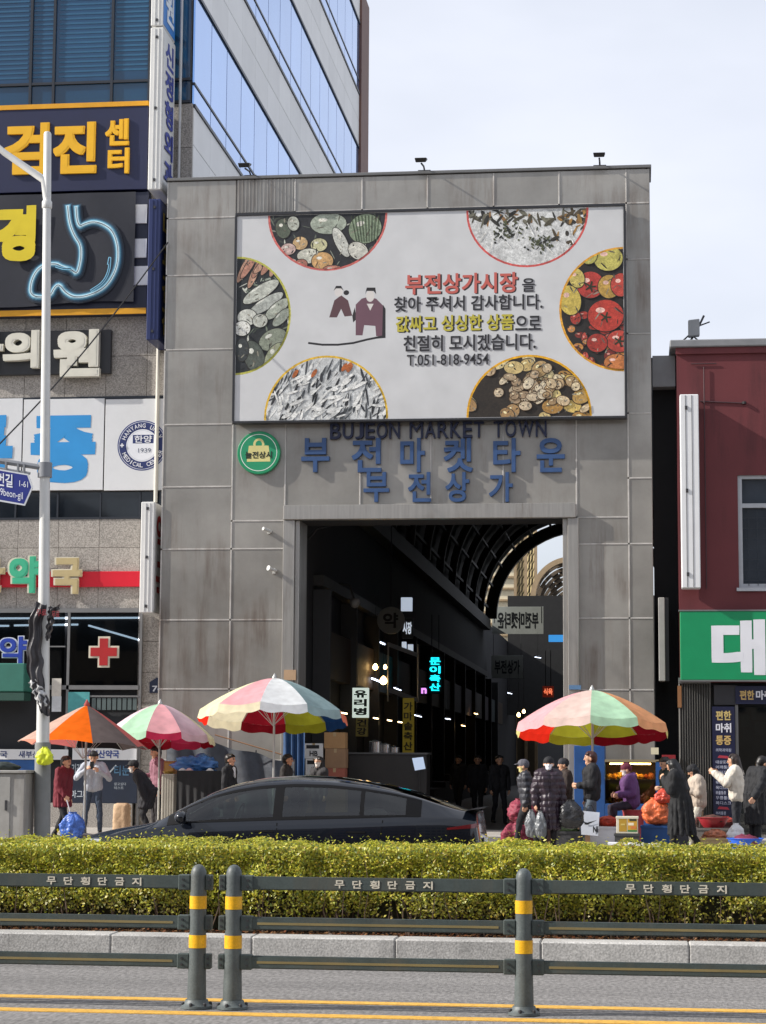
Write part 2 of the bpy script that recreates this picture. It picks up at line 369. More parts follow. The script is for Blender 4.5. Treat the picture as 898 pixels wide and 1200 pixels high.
# ------------------------------------------------------------------ hedge
def hedge():
    X0, X1, Y0, Y1, ZB, ZT = -11.0, 5.0, KY + 0.52, 19.5, 0.30, 0.88
    root = empty('hedge', ((X0 + X1) / 2, (Y0 + Y1) / 2, 0.16), 'long clipped yellow-green hedge behind the granite kerb', 'hedge')
    def lump(x, y):
        return np.array([mnoise.noise((a * 1.3, b * 1.3, 3.1)) * .085 + mnoise.noise((a * 5, b * 5, 0.3)) * .06 for a, b in zip(x, y)])
    def lumpf(x, z):
        return np.array([mnoise.noise((a * 1.5, b * 2.2, 9.1)) * .07 + mnoise.noise((a * 6, b * 6, 5.3)) * .05 for a, b in zip(x, z)])
    nt_ = 150000; x = rng.uniform(X0, X1, nt_); y = rng.uniform(Y0 - .02, Y1, nt_); d = rng.exponential(.035, nt_)
    edge = np.clip((y - Y0) / .16, 0, 1); z = ZT + lump(x, y) - d - .07 * (1 - edge) ** 2 + (rng.random(nt_) < .025) * rng.uniform(0, .09, nt_)
    P1 = np.stack([x, y, z], 1); N1 = np.stack([rng.normal(0, .55, nt_), rng.normal(-.2, .55, nt_), np.full(nt_, 1.0)], 1)
    nf = 120000; x = rng.uniform(X0, X1, nf); z = ZB + (ZT - ZB + .02) * rng.random(nf) ** .8; d = rng.exponential(.06, nf)
    gap = np.array([mnoise.noise((a * 1.9, b * 3.2, 21.3)) + .6 * mnoise.noise((a * 5.5, b * 6, 2.2)) for a, b in zip(x, z)])
    keep = (rng.random(nf) < np.clip((z - .2) / .26, .10, 1)) & (rng.random(nf) < np.clip(1.25 - gap * 1.9 * np.clip((.85 - z) / .3, .25, 1), .12, 1)); x, z, d = x[keep], z[keep], d[keep]; nf = len(x)
    y = Y0 - lumpf(x, z) + d - .02 + .05 * np.clip((.5 - z) / .3, 0, 1)
    P2 = np.stack([x, y, z], 1); N2 = np.stack([rng.normal(0, .6, nf), np.full(nf, -1.0), rng.normal(.45, .55, nf)], 1)
    P = np.concatenate([P1, P2]); N = np.concatenate([N1, N2]); N /= np.linalg.norm(N, axis=1)[:, None]
    pal = np.array([[.45, .44, .035], [.31, .34, .03], [.56, .49, .05], [.15, .20, .03], [.46, .33, .05], [.10, .13, .025]])
    pr = np.array([.36, .26, .18, .10, .06, .04]); c = pal[rng.choice(6, len(P), p=pr)] * rng.uniform(.75, 1.2, len(P))[:, None]
    patch = np.array([mnoise.noise((a * .9, b * 2, 7.7)) for a, b in zip(P[:, 0], P[:, 2])])[:, None]
    c = c * (1 + .25 * patch)
    low = np.clip((.55 - P[:, 2]) / .3, 0, 1)[:, None] * (rng.random(len(P)) < .5)[:, None]
    c = c * (1 - low) + np.array([.16, .11, .04]) * low              # old brownish leaves lower down
    me = leaf_mesh('foliage', P - np.array(wl(root)), N, rng.uniform(.0135, .026, len(P)), c, m_leaf)
    o = bpy.data.objects.new('foliage', me); COL.objects.link(o); o.parent = root; o['kind'] = 'stuff'
    b = MB(); r2 = random.Random(3)
    for i in range(620):                                             # woody stems seen through the thin lower part
        x_ = r2.uniform(X0, X1); y_ = Y0 + r2.uniform(.0, .4); p = [(x_, y_, .15)]
        for k in range(3): p.append((p[-1][0] + r2.uniform(-.06, .06), p[-1][1] + r2.uniform(-.06, .03), p[-1][2] + r2.uniform(.14, .22)))
        b.tube(p, [.008, .006, .004, .003], 4, cap=False)
    b.build('stems', mat('twig', (0.12, 0.08, 0.055), 0.9), root, kind='stuff')
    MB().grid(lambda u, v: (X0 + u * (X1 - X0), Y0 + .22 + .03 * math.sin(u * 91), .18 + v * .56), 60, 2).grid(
        lambda u, v: (X0 + u * (X1 - X0), Y0 + .22 + v * (Y1 - Y0 - .3), .74), 2, 2).build('shade_core', mat('hedge_shade', (0.035, 0.035, 0.016), 0.95, var=.5, vscale=14), root, kind='stuff')  # dark brown-green sheets: shade inside the hedge put into the colour
    n = 5200; P = np.stack([rng.uniform(X0, X1, n), rng.uniform(KY + .31, Y0 + .3, n), .168 + rng.uniform(0, .02, n)], 1)
    N = np.stack([rng.normal(0, .35, n), rng.normal(0, .35, n), np.ones(n)], 1); N /= np.linalg.norm(N, axis=1)[:, None]
    c = np.array([[.20, .07, .03], [.16, .09, .04], [.25, .13, .06], [.09, .05, .03]])[rng.integers(0, 4, n)] * rng.uniform(.7, 1.3, n)[:, None]
    lit = put('leaf_litter', leaf_mesh('leaf_litter', P, N, rng.uniform(.018, .035, n), c, m_leaf), (0, 0, 0))
    tag(lit, 'dry reddish brown leaf litter under the hedge', 'leaf litter', kind='stuff')
hedge()

# ------------------------------------------------------------------ guard fence on the double yellow line
FY = 13.86
m_post = mat('fence_grey_green', (0.085, 0.102, 0.102), 0.5, var=0.28, vscale=7, bump=0.08, speck=.12, speckscale=90, streak='#6a6458', streak_amt=.45)
m_rail = mat('fence_rail', (0.055, 0.073, 0.07), 0.48, var=0.3, vscale=4, speck=.12, speckscale=90, streak='#5c564a', streak_amt=.5)
m_band = mat('reflective_yellow', (0.80, 0.43, 0.01), 0.4, var=0.22, vscale=14, speck=.12, speckscale=110)
m_stripe = mat('rail_stripe', (0.22, 0.175, 0.075), 0.5, var=0.2)
m_bolt = mat('bolt_steel', (0.05, 0.05, 0.055), 0.5, 0.4)
m_cream = mat('cream_letter', (0.62, 0.58, 0.48), 0.6, var=0.15, vscale=30)
def fence(xs, x_end_l, x_end_r, label, words):
    root = empty('guard_fence', ((xs[0] + xs[-1]) / 2, FY, 0), label, 'guard fence')
    for x in xs:
        p = MB().lathe([(.066, 0.0), (.064, .06), (.058, .3), (.055, .6), (.054, .86), (.050, .89), (.040, .915), (.025, .93), (.008, .936)], (x, FY, .012), 28).build('post', m_post, root, smooth='auto')
        b = MB().lathe([(.105, 0), (.103, .016), (.085, .028), (.076, .05), (.074, .055)], (x, FY, .004), 24); b.build('base_flange', m_post, p, smooth='auto')
        for k in range(6):
            a = k * PI / 3 + .3; MB().lathe([(.012, 0), (.012, .016), (.006, .022)], (x + .092 * math.cos(a), FY + .092 * math.sin(a), .022), 8).build('bolt', m_bolt, p)
        for z in (.655, .398):
            MB().lathe([(.0590 if z < .5 else .0573, 0), (.0590 if z < .5 else .0573, .085)], (x, FY, z), 28).build('reflective_band', m_band, p, smooth='auto')
    segs = [(a, b) for a, b in zip([x_end_l] + xs, xs + [x_end_r])]
    for si, (a, b) in enumerate(segs):
        short = (b - a) < .4
        a2 = a + (.085 if a in xs else 0); b2 = b - (.085 if b in xs else 0)
        for ri, (z0, z1) in enumerate(((.785, .872), (.522, .605), (.268, .352))):
            if not short:
                r = MB().box(a2, FY - .021, z0, b2, FY + .021, z1).build('rail', m_rail, root, bevel=.007, seg=2)
                if ri: bx('groove_stripe', a2 + .08, FY - .0235, (z0 + z1) / 2 - .008, b2 - .08, FY - .0195, (z0 + z1) / 2 + .008, m_stripe, r)
                elif words is not None and si in words:
                    for off, w in words[si]:
                        v0 = a2 + off
                        for k, ch in enumerate(w):
                            raised('letter', ch, (v0 + k * .118, (z0 + z1) / 2 - .027, v0 + k * .118 + .066, (z0 + z1) / 2 + .027), FY - .0205, .004, m_cream, r, 0.035)
            for e, sgn in ((a, 1), (b, -1)):
                if e in xs:
                    L = .135 if not short else .075
                    q = MB().box(min(e + sgn * .052, e + sgn * (.052 + L * .6)), FY - .030, z0 - .008, max(e + sgn * .052, e + sgn * (.052 + L * .6)), FY + .030, z1 + .008).build('bracket', m_rail, root, bevel=.006)
                    for dz in (.02, -.02):
                        MB().lathe([(.008, 0), (.008, .01), (.003, .013)], (0, 0, 0), 8)
                        c = (e + sgn * (.10 if not short else .078), FY - .031, (z0 + z1) / 2 + dz)
                        MB().tube([c, (c[0], c[1] - .008, c[2])], .008, 8).build('bolt', m_bolt, q)
    return root
W = '무단횡단금지'
fence([-6.81, -4.87, -2.934], -8.7, -2.84, 'grey-green guard fence section with one post ending beside the gap between two posts', {2: [(.81, W)], 1: [(.6, W)]})
fence([-2.692, -.753, 1.18], -2.78, 3.1, 'grey-green guard fence section with longer rails running past two spaced posts', {1: [(.60, W)], 2: [(.58, W)], 3: [(.6, W)]})
# ------------------------------------------------------------------ market gate
GY = 44.0
m_panel = mat('weathered_metal_panel', (0.325, 0.310, 0.283), 0.30, 0.35, var=0.3, vscale=.55, objvar=0.11, streak='#553c28', streak_amt=0.42, bump=0.03, bscale=5)
m_trim = mat('brushed_steel', (0.40, 0.385, 0.36), 0.35, 0.6, var=0.15, vscale=2.0, aniso=(8, 8, .5), streak='#5a4a38', streak_amt=0.5)
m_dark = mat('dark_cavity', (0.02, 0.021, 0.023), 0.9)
m_joint = mat('panel_joint', (0.30, 0.29, 0.275), 0.5, 0.3, var=.1)
m_seam = mat('seam_metal', (0.50, 0.48, 0.45), 0.4, 0.2, var=.25, vscale=3, streak='#5e4430', streak_amt=.6)
def gx(px, py=600): return at(px, py, GY)[0]
def gz(py, px=480): return at(px, py, GY)[1]
GL, GR = at(188.5, 700, GY)[0], at(766.5, 700, GY)[0]
GT = gz(205)
gate = empty('market_gate', ((GL + GR) / 2, GY + .6, SW), 'tall grey metal-panelled market gateway with blue raised letters and a wide opening', 'market gate')
DL, DR = at(351, 700, GY)[0], at(660, 700, GY)[0]; DT = gz(609)
b = MB(); y0, y1 = GY + .03, GY + 1.1
b.box(GL + .01, y0, SW, DL - .02, y1, GT - .01); b.box(DR + .02, y0, SW, GR - .01, y1, GT - .01); b.box(DL - .02, y0, DT + .02, DR + .02, y1, GT - .01)
b.build('frame_core', m_joint, gate)
def panel_col(pxs, rows, pyref=None):
    for (a, c) in zip(pxs[:-1], pxs[1:]):
        for (t, u) in zip(rows[:-1], rows[1:]):
            x0, x1 = gx(a), gx(c); z1, z0 = gz(t), gz(u)
            if u > 985: z0 = SW
            x0, x1 = max(x0, GL), min(x1, GR)
            pn = slab('panel', x0 + .012, GY - .012, z0 + .012, x1 - .012, GY + .05, z1 - .012, m_panel, gate, .008)
            slab('seam', x0 - .016, GY - .026, z0 + .018, x0 + .016, GY + .02, z1 - .018, m_seam, gate, .004); slab('seam', x0 + .02, GY - .024, z0 - .016, x1 - .02, GY + .02, z0 + .016, m_seam, gate, .004)
panel_col([185, 272], [205, 249, 317, 405, 494, 568, 642, 726, 808, 892, 990])
panel_col([272, 334], [494, 609, 642, 726, 808, 892, 990])
panel_col([342, 422, 500, 579, 657, 737, 780], [205, 245])
panel_col([737, 780], [245, 310, 396, 488, 563, 639, 725, 808, 892, 990])
panel_col([676, 737], [488, 608, 639, 725, 808, 892, 990])
panel_col([334, 422, 505, 590, 676], [494, 594])
# ribbed panel in the top row
x0, x1, z0, z1 = gx(272) + .012, gx(342) - .012, gz(245) + .012, GT - .012
rp = bx('ribbed_panel', x0, GY, z0, x1, GY + .05, z1, m_panel, gate)
n = 16
for i in range(n):
    xx = x0 + (x1 - x0) * (i + .5) / n; slab('rib', xx - .012, GY - .025, z0 + .002, xx + .012, GY + .001, z1 - .002, m_panel, rp, 0)
bx('coping', GL - .03, GY - .06, GT, GR + .03, GY + 1.15, GT + .07, mat('coping_metal', (0.16, 0.16, 0.16), 0.5, 0.3), gate, .01)
# door surround
lt = gz(592)
bx('lintel', gx(334), GY - .20, DT, gx(675), GY + .02, lt, m_trim, gate, .012)
bx('jamb', gx(333.5), GY - .14, SW, DL - .10, GY + .03, DT - .003, m_trim, gate, .01)
bx('jamb', DL - .098, GY - .06, SW, DL, GY + .9, DT - .003, m_trim, gate, .01)
bx('jamb', DR + .105, GY - .14, SW, gx(678), GY + .03, DT - .003, m_trim, gate, .01)
bx('jamb', DR, GY - .06, SW, DR + .103, GY + .9, DT - .003, m_trim, gate, .01)
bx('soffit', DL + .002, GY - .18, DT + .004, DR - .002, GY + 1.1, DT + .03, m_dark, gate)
# channel letters
m_navy = mat('letter_navy', '#141d3c', 0.5); m_blue = mat('letter_blue', '#33507c', 0.45, var=.12, vscale=6)
b0 = rect(387, 494, 643, 513, GY - .1)
v0 = b0[0]; sw = (b0[2] - b0[0])
cx_ = 0; wid = {'I': .4, 'M': 1.25, 'W': 1.45, ' ': .55, 'J': .8, 'E': .85, 'R': 1, 'K': 1, 'T': .9}
s_ = 'BUJEON MARKET TOWN'; tot = sum(wid.get(c, 1.0) + .18 for c in s_)
for c in s_:
    w_ = wid.get(c, 1.0) / tot * sw
    if c != ' ': raised('letter', c, (v0, b0[1], v0 + w_, b0[3]), GY - .02, .10, m_navy, gate, 0 if c == 'M' else .012)
    v0 += w_ + .18 / tot * sw
for ch, a, c in (('부', 353, 386), ('전', 412, 447), ('마', 469, 498), ('켓', 520, 554), ('타', 578, 610), ('운', 629, 662)):
    raised('letter', ch, rect(a, 513, c, 553, GY - .12), GY - .02, .08, m_blue, gate, .024)
for ch, a, c in (('부', 426, 456), ('전', 478, 505), ('상', 522, 550), ('가', 573, 601)):
    raised('letter', ch, rect(a, 553, c, 588, GY - .12), GY - .02, .08, m_blue, gate, .024)
# small white wall fittings left of the opening
for i, (px, py, hh) in enumerate(((315, 623, .16), (321, 669, .2))):
    X, Z = at(px, py, GY - .1)
    q = empty('wall_speaker' if i else 'wall_camera', (X, GY - .02, Z), ('small white horn speaker on the metal panel beside the opening' if i else 'small white camera on the panel just below the lintel end'), 'speaker' if i else 'camera')
    m_w = mat('white_plastic', (0.5, 0.5, 0.48), 0.5)
    bx('mount', X - .03, GY - .08, Z - hh * .3, X + .03, GY - .013, Z + hh * .3, m_w, q, .005)
    MB().tube([(X + .05, GY - .1, Z), (X - .03, GY - .2, Z + .03), (X - .09, GY - .27, Z + .05)], [.03, .035, .06 if i else .04], 10).build('horn' if i else 'lens_body', m_w, q, smooth='auto')

# round emblem sign
X, Z = at(303.5, 530.5, GY - .1); r_ = 26 / 55.0
em = empty('round_sign', (X, GY - .02, Z), 'green round emblem sign with a yellow bag shape on the metal wall', 'sign')
MB().prism(ell(X, Z, r_, r_, 0, 40), GY - .12, GY - .015).build('disc', mat('emblem_green', '#178a5c', 0.45), em, bevel=.01)
P = Print(); P.poly(ell(X, Z, r_ * .86, r_ * .86, 0, 40), '#e8f0e8'); P.poly(ell(X, Z, r_ * .83, r_ * .83, 0, 40), '#1a9064')
P.poly(ell(X, Z + r_ * .38, r_ * .26, r_ * .28), '#d8cf8a'); P.poly(ell(X, Z + r_ * .38, r_ * .15, r_ * .18), '#1a9064')
P.poly([(X - r_ * .55, Z - r_ * .42), (X + r_ * .55, Z - r_ * .42), (X + r_ * .46, Z + r_ * .32), (X - r_ * .46, Z + r_ * .32)], '#d8cf8a')
P.text('늘전상시', (X - r_ * .62, Z - r_ * .28, X + r_ * .62, Z + r_ * .05), '#1c2a20', .03); P.build('print', em, GY - .121)

# floodlights on the coping
m_blk = mat('black_metal', (0.02, 0.02, 0.022), 0.5, 0.2)
for i, px in enumerate((293, 497, 703)):
    X = gx(px, 200); zt = GT + .07
    q = empty('floodlight', (X, GY + .2, zt), ['small black floodlight on the gate top beside the glass tower', 'small black floodlight on the gate top above the middle of the billboard', 'small black floodlight on the gate top above the tomato picture'][i], 'floodlight', 'floodlights on the gate top')
    bx('base', X - .14, GY + .05, zt, X + .14, GY + .3, zt + .05, m_blk, q, .006)
    MB().tube([(X, GY + .2, zt + .03), (X, GY - .05, zt + .10), (X, GY - .55, zt + .02)], .02, 6).build('arm', m_blk, q)
    MB().add([(X - .13, GY - .75, zt + .09), (X + .13, GY - .75, zt + .09), (X + .13, GY - .45, zt + .15), (X - .13, GY - .45, zt + .15), (X - .11, GY - .70, zt + .0), (X + .11, GY - .70, zt + .0), (X + .11, GY - .48, zt + .09), (X - .11, GY - .48, zt + .09)],
             [(3, 2, 1, 0), (4, 5, 6, 7), (0, 1, 5, 4), (1, 2, 6, 5), (2, 3, 7, 6), (3, 0, 4, 7)]).build('lamp_head', m_blk, q, bevel=.01)

# ------------------------------------------------------------------ billboard
BY = GY - .30
BL, BB, BR, BT = rect(276.5, 247.5, 731.5, 490.5, BY)
bill = empty('billboard', ((BL + BR) / 2, BY, BB), 'large pale billboard with six round food pictures and a bowing couple', 'billboard')
bx('backing', BL, BY, BB, BR, GY + .002, BT, mat('billboard_box', (0.05, 0.05, 0.052), .5), bill)
fr = mat('billboard_frame', (0.035, 0.036, 0.04), 0.4, 0.3)
for a in ((BL - .04, BB - .05, BR + .04, BB), (BL - .04, BT, BR + .04, BT + .06), (BL - .05, BB, BL, BT), (BR, BB, BR + .05, BT)):
    bx('frame', a[0], BY - .03, a[1], a[2], BY + .2, a[3], fr, bill, .006)
def photo_print_mat():
    if 'photo_print' in MATS: return MATS['photo_print']
    m = print_mat().copy(); m.name = 'photo_print'; MATS['photo_print'] = m; n = m.node_tree.nodes; l = m.node_tree.links
    h = [x for x in n if x.type == 'HUE_SAT'][0]; b = n['Principled BSDF']; geo = [x for x in n if x.type == 'NEW_GEOMETRY'][0]
    out = h.outputs[0]
    for sc_, lo, hi_ in ((6.0, .78, 1.22), (22.0, .76, 1.24)):
        t = n.new('ShaderNodeTexNoise'); t.inputs['Scale'].default_value = sc_; t.inputs['Detail'].default_value = 5; t.inputs['Roughness'].default_value = .65; t.inputs['Distortion'].default_value = 1.2
        r = n.new('ShaderNodeMapRange'); r.inputs['From Min'].default_value = .38; r.inputs['From Max'].default_value = .62; r.inputs['To Min'].default_value = lo; r.inputs['To Max'].default_value = hi_
        v = n.new('ShaderNodeHueSaturation'); v.inputs['Saturation'].default_value = 1.03; l.new(geo.outputs['Position'], t.inputs['Vector']); l.new(t.outputs['Fac'], r.inputs['Value']); l.new(r.outputs['Result'], v.inputs['Value']); l.new(out, v.inputs['Color']); out = v.outputs[0]
    l.new(out, b.inputs['Base Color']); return m
def billboard_print():
    P = Print(); R = random.Random(21); base_P = P
    pics = []
    def q(px, py): return at(px, py, BY)
    S = 1 / 55.4
    P.rect(BL, BB, BR, BT, (.59, .595, .60))
    box = [(BL + .01, BB + .01), (BR - .01, BB + .01), (BR - .01, BT - .01), (BL + .01, BT - .01)]
    def pic(px, py, rx, ry, edge, bgc):
        nonlocal P
        P = Print(); P.k = 1; pics.append(P)
        c = q(px, py); P.poly(ell(*c, rx * S, ry * S, 0, 48), edge, box)
        cl0 = ell(*c, (rx - 2.5) * S, (ry - 2.5) * S, 0, 48); P.poly(cl0, bgc, box)
        return clip(cl0, box)
    def blob(px, py, rx, ry, rot, col, cl, line='#24221f', hi=None, lw=.9, fade=None):
        w_ = lin(col); fd = .32 if px < 640 else .15; g_ = sum(w_) / 3; col = tuple(a * (1 - fd) + g_ * 1.05 * fd for a in w_)
        c = q(px, py); P.poly(ell(*c, (rx + lw) * S, (ry + lw) * S, rot), line, cl); P.poly(ell(*c, rx * S, ry * S, rot), col, cl)
        for _ in range(5):
            e = q(px + R.uniform(-.8, .8) * rx, py + R.uniform(-.8, .8) * ry); P.poly(ell(*e, R.uniform(.12, .4) * min(rx, ry) * S, R.uniform(.4, 1.0) * S, R.uniform(0, 3), 8), R.choice([line, '#5a564c', '#8a8678']), cl)
        if hi: P.poly(ell(c[0] - rx * .3 * S, c[1] + ry * .35 * S, rx * .26 * S, ry * .17 * S, rot), hi, cl)
    def scratch(cl, n, x0, x1, y0, y1, cols, L=(4, 14), w=(1, 2.6), rot=None):
        for i in range(n):
            x_, y_ = R.uniform(x0, x1), R.uniform(y0, y1); c = q(x_, y_); a = R.uniform(0, PI) if rot is None else rot + R.gauss(0, .35)
            P.poly(ell(*c, R.uniform(*L) / 2 * S, R.uniform(*w) / 2 * S, a, 8), R.choice(cols), cl)
    # vegetables
    cl = pic(384, 252, 73, 69, '#c8706a', '#25262a')
    scratch(cl, 70, 312, 456, 250, 320, ['#8d9384', '#5c6258', '#b9bcae', '#3c4038'])
    for a in ((385, 262, 22, 13, 0, '#9aa590'), (428, 268, 20, 18, .3, '#7f9370'), (352, 285, 9, 8, 0, '#c9a05c'), (338, 292, 9, 7, 0, '#c7a498'), (374, 287, 10, 8, 0, '#c2bd84'),
              (362, 300, 14, 9, 0, '#c3c2ad'), (378, 306, 13, 11, 0, '#cf9a48'), (352, 311, 9, 7, .4, '#b56a50'), (400, 284, 7, 20, .45, '#bfc0b4'), (420, 294, 13, 10, -.6, '#c4c2b2'), (390, 316, 12, 5, 0, '#c8785a'), (332, 268, 9, 12, .2, '#55604c'), (344, 262, 7, 9, .2, '#a9ad9c')):
        blob(*a, cl, hi='#d6d4c8')
    for k in range(9): a = q(428, 268); P.stroke([(a[0] + (k - 4) * 4.2 * S, a[1] + 16 * S), (a[0] + (k - 4) * 3 * S + 2 * S, a[1] - 16 * S)], .018, '#39452f', cl=cl)
    # white dish with herbs
    cl = pic(618, 247, 73, 69, '#c8605c', '#c9cac8')
    scratch(cl, 60, 545, 690, 245, 262, ['#4a4638', '#2b2a26', '#8a6a48', '#6c6a5c'], (8, 20), (2, 6))
    scratch(cl, 30, 650, 692, 245, 285, ['#4a4030', '#33302a', '#9a7848'], (6, 16), (2, 5))
    for cx2, cy2 in ((592, 271), (636, 284)):
        for i in range(60):
            c = q(R.gauss(cx2, 8), R.gauss(cy2, 5)); P.poly(ell(*c, R.uniform(1, 3) * S, R.uniform(.6, 1.6) * S, R.uniform(0, 3), 8), R.choice(['#22241e', '#3a4030', '#50543a']), cl)
    for i in range(16): c = q(R.uniform(560, 680), R.uniform(270, 308)); P.stroke([c, (c[0] + R.uniform(-8, 8) * S, c[1] + R.uniform(6, 16) * S)], .02, '#e2e2de', cl=cl)
    # greens and roots
    cl = pic(277, 370, 67, 73, '#b7b45a', '#23272a')
    scratch(cl, 110, 277, 344, 298, 443, ['#6d7668', '#9aa294', '#c4c6ba', '#3c433c', '#1a1c1e'])
    for i in range(7): blob(286 + i * 6, 312 + R.uniform(-5, 12), 4, 18, 1.0 + R.uniform(-.3, .3) - PI / 2, '#b8785a' if i % 2 else '#c08a68', cl, lw=1)
    for a in ((306, 342, 25, 8, .55, '#b3b7a8'), (312, 356, 24, 7, .55, '#a5aaa0'), (325, 362, 18, 7, .7, '#9fa694'), (330, 372, 14, 6, .8, '#8b9484'), (290, 372, 12, 10, 0, '#c3c5b8'), (284, 385, 10, 9, 0, '#d0d0c6'), (305, 376, 9, 8, 0, '#b5b8aa'), (320, 398, 18, 12, .5, '#7d8670'), (298, 418, 12, 20, .3, '#4d564c'), (322, 418, 10, 18, -.5, '#98a078'), (284, 410, 8, 14, 0, '#31383a')):
        blob(*a, cl, hi='#cfd0c6')
    # tomatoes and fruit
    cl = pic(731, 362, 76, 75, '#d7a04a', '#26221f')
    for i in range(46): blob(R.uniform(668, 731), R.uniform(368, 434), R.uniform(3, 8), R.uniform(3, 8), 0, R.choice(['#a5382c', '#7c2a22', '#b9483a', '#c2823c', '#5e2620']), cl, hi='#d69a8c', lw=1)
    for a in ((713, 303, 17, 15, 0, '#b9b052'), (690, 300, 10, 10, 0, '#a8a24a'), (692, 334, 16, 16, 0, '#b33a30'), (668, 352, 13, 18, .2, '#c8b04a'), (714, 336, 13, 14, 0, '#b8923e'), (710, 370, 21, 19, 0, '#b63a2c'), (726, 400, 15, 13, 0, '#b94234'), (728, 334, 12, 14, 0, '#b84436'), (700, 402, 12, 11, 0, '#a63428'), (676, 326, 9, 12, .3, '#c7b45a'), (722, 425, 14, 10, 0, '#c4763c')):
        blob(*a, cl, hi='#e4bdb0')
    for c0 in ((710, 372), (692, 336), (726, 400)):
        for k in range(5): c = q(*c0); P.stroke([c, (c[0] + 6 * S * math.cos(k * 1.256), c[1] + 6 * S * math.sin(k * 1.256))], .035, '#25301f', cl=cl)
    # dried fish
    cl = pic(382, 489, 75, 75, '#d8b24c', '#c3c5c4')
    scratch(cl, 230, 307, 457, 418, 492, ['#26282b', '#45494c', '#8a8e90', '#dcdcd8', '#303236'], (6, 26), (1, 4), rot=1.2)
    scratch(cl, 60, 307, 457, 440, 492, ['#e0e0dc', '#d2d3d0'], (8, 24), (2, 5), rot=.5)
    for i in range(6): c = q(R.uniform(345, 420), R.uniform(424, 440)); P.poly(ell(*c, 6 * S, 2.4 * S, 1.0, 12), '#a8623c', cl)
    # nuts and pears
    cl = pic(620, 487, 74, 73, '#dba63e', '#2b241d')
    for i in range(26):
        x_, y_ = R.uniform(548, 694), R.uniform(420, 492); blob(x_, y_, R.uniform(8, 13), R.uniform(6, 9), R.uniform(-1, 1), R.choice(['#c9a850', '#d0b25c', '#b8924a', '#d6c07a', '#a67c3a']), cl, hi='#e6dcae')
    for i in range(46):
        x_, y_ = R.gauss(632, 26), R.gauss(456, 11); blob(x_, y_, R.uniform(4, 8), R.uniform(3, 6), R.uniform(-1, 1), R.choice(['#c8b088', '#b89a6e', '#d8c49c', '#a3855c']), cl, line='#4a3824', hi='#e0d2b0', lw=.8)
    # bowing couple
    P = base_P; P.k = 1
    def pl(pts, col): P.poly([q(*p) for p in pts], col)
    pl([(386, 372), (392, 352), (400, 346), (408, 352), (413, 370), (404, 371), (400, 362), (395, 372)], '#5b3f44')
    pl([(413, 370), (416, 360), (418, 374), (414, 378)], '#2c2829')
    P.poly(ell(*q(397, 342), 5 * S, 6 * S), '#d4cfcb'); pl([(391, 341), (394, 335), (400, 335), (403, 341), (400, 338), (394, 338)], '#232124'); P.poly(ell(*q(406, 343), 3.4 * S, 3 * S), '#232124')
    pl([(417, 357), (424, 350), (431, 348), (441, 350), (449, 358), (449, 394), (441, 394), (440, 382), (427, 381), (425, 393), (417, 393)], '#6b4c58')
    pl([(449, 357), (452, 362), (452, 396), (441, 397), (448, 393)], '#242226')
    P.poly(ell(*q(434, 347), 5 * S, 7 * S), '#d6d1cc'); pl([(428, 345), (430, 337), (440, 337), (441, 345), (438, 341), (430, 341)], '#232124'); pl([(430, 356), (438, 356), (434, 364)], '#d6d1cc')
    P.stroke([q(*p) for p in ((362, 402), (378, 404), (396, 404), (414, 402), (430, 398), (450, 394))], .045, '#242226')
    # text
    P.k = 1
    def t(s, x0, y0, x1, y1, col, sh='#3a3a3d', bold=.02):
        d = 1.6
        if sh: P.text(s, rect(x0 + d, y0 + d * .6, x1 + d, y1 + d * .6, BY), sh, bold + .012)
        P.text(s, rect(x0, y0, x1, y1, BY), col, bold)
    t('부전상가시장', 475, 320, 607, 344, '#c05f55', '#2e2a2c', .025); t('을', 612, 326, 627, 342, '#26262a', '#8a8a8e')
    t('찾아 주셔서 감사합니다.', 462, 346, 636, 364, '#26262a', '#8a8a8e')
    t('값싸고 싱싱한 상품', 464, 369, 602, 388, '#b8ad3c', '#23231f', .025); t('으로', 604, 370, 634, 387, '#26262a', '#8a8a8e')
    t('친절히 모시겠습니다.', 473, 392, 628, 411, '#26262a', '#8a8a8e')
    t('T.051-818-9454', 477, 415, 573, 428, '#26262a', '#8a8a8e', .012)
    P.build('print', bill, BY - .001, gap=.00005)
    for Q in pics: Q.build('food_picture', bill, BY - .0012, gap=.00005, m=photo_print_mat())
billboard_print()
# ------------------------------------------------------------------ tower on the left
TY = 45.2
m_gran = mat('granite', (0.33, 0.305, 0.275), 0.7, var=0.08, vscale=4, speck=0.40, speckscale=38, objvar=0.07, streak='#4a443c', streak_amt=.2)
m_stone = mat('pale_stone', (0.82, 0.82, 0.81), 0.45, var=0.06, vscale=.7, objvar=0.05)
m_pane = mat('blue_glass', (0.010, 0.050, 0.115), 0.03, var=0.25, vscale=.35, spec=0.6, objvar=.12)
m_pane2 = mat('side_blue_glass', (0.28, 0.48, 0.88), 0.03, 0.75, var=0.06, vscale=.3, spec=0.8, objvar=.05)
m_mull = mat('dark_mullion', (0.03, 0.035, 0.045), 0.4, 0.3)
m_blackglass = mat('black_glass', (0.012, 0.016, 0.022), 0.04, var=.2, spec=.5)
m_brown = mat('brown_stone', (0.17, 0.085, 0.065), 0.6, var=.15)
def tx(px, py=500): return at(px, py, TY)[0]
def tz(py, px=100): return at(px, py, TY)[1]
CX = at(226.5, 100, TY)[0]                                    # corner of the tower
TL = -21.0
tower = empty('clinic_tower', ((TL + CX) / 2, TY + 3, SW), 'tall clinic block of speckled granite and blue glass bands beside the gate', 'building')
TH = 30.0
bx('wall_core', TL, TY + .06, SW, CX - .06, 76, TH, mat('core_concrete', (0.12, 0.12, 0.12), .9), tower)
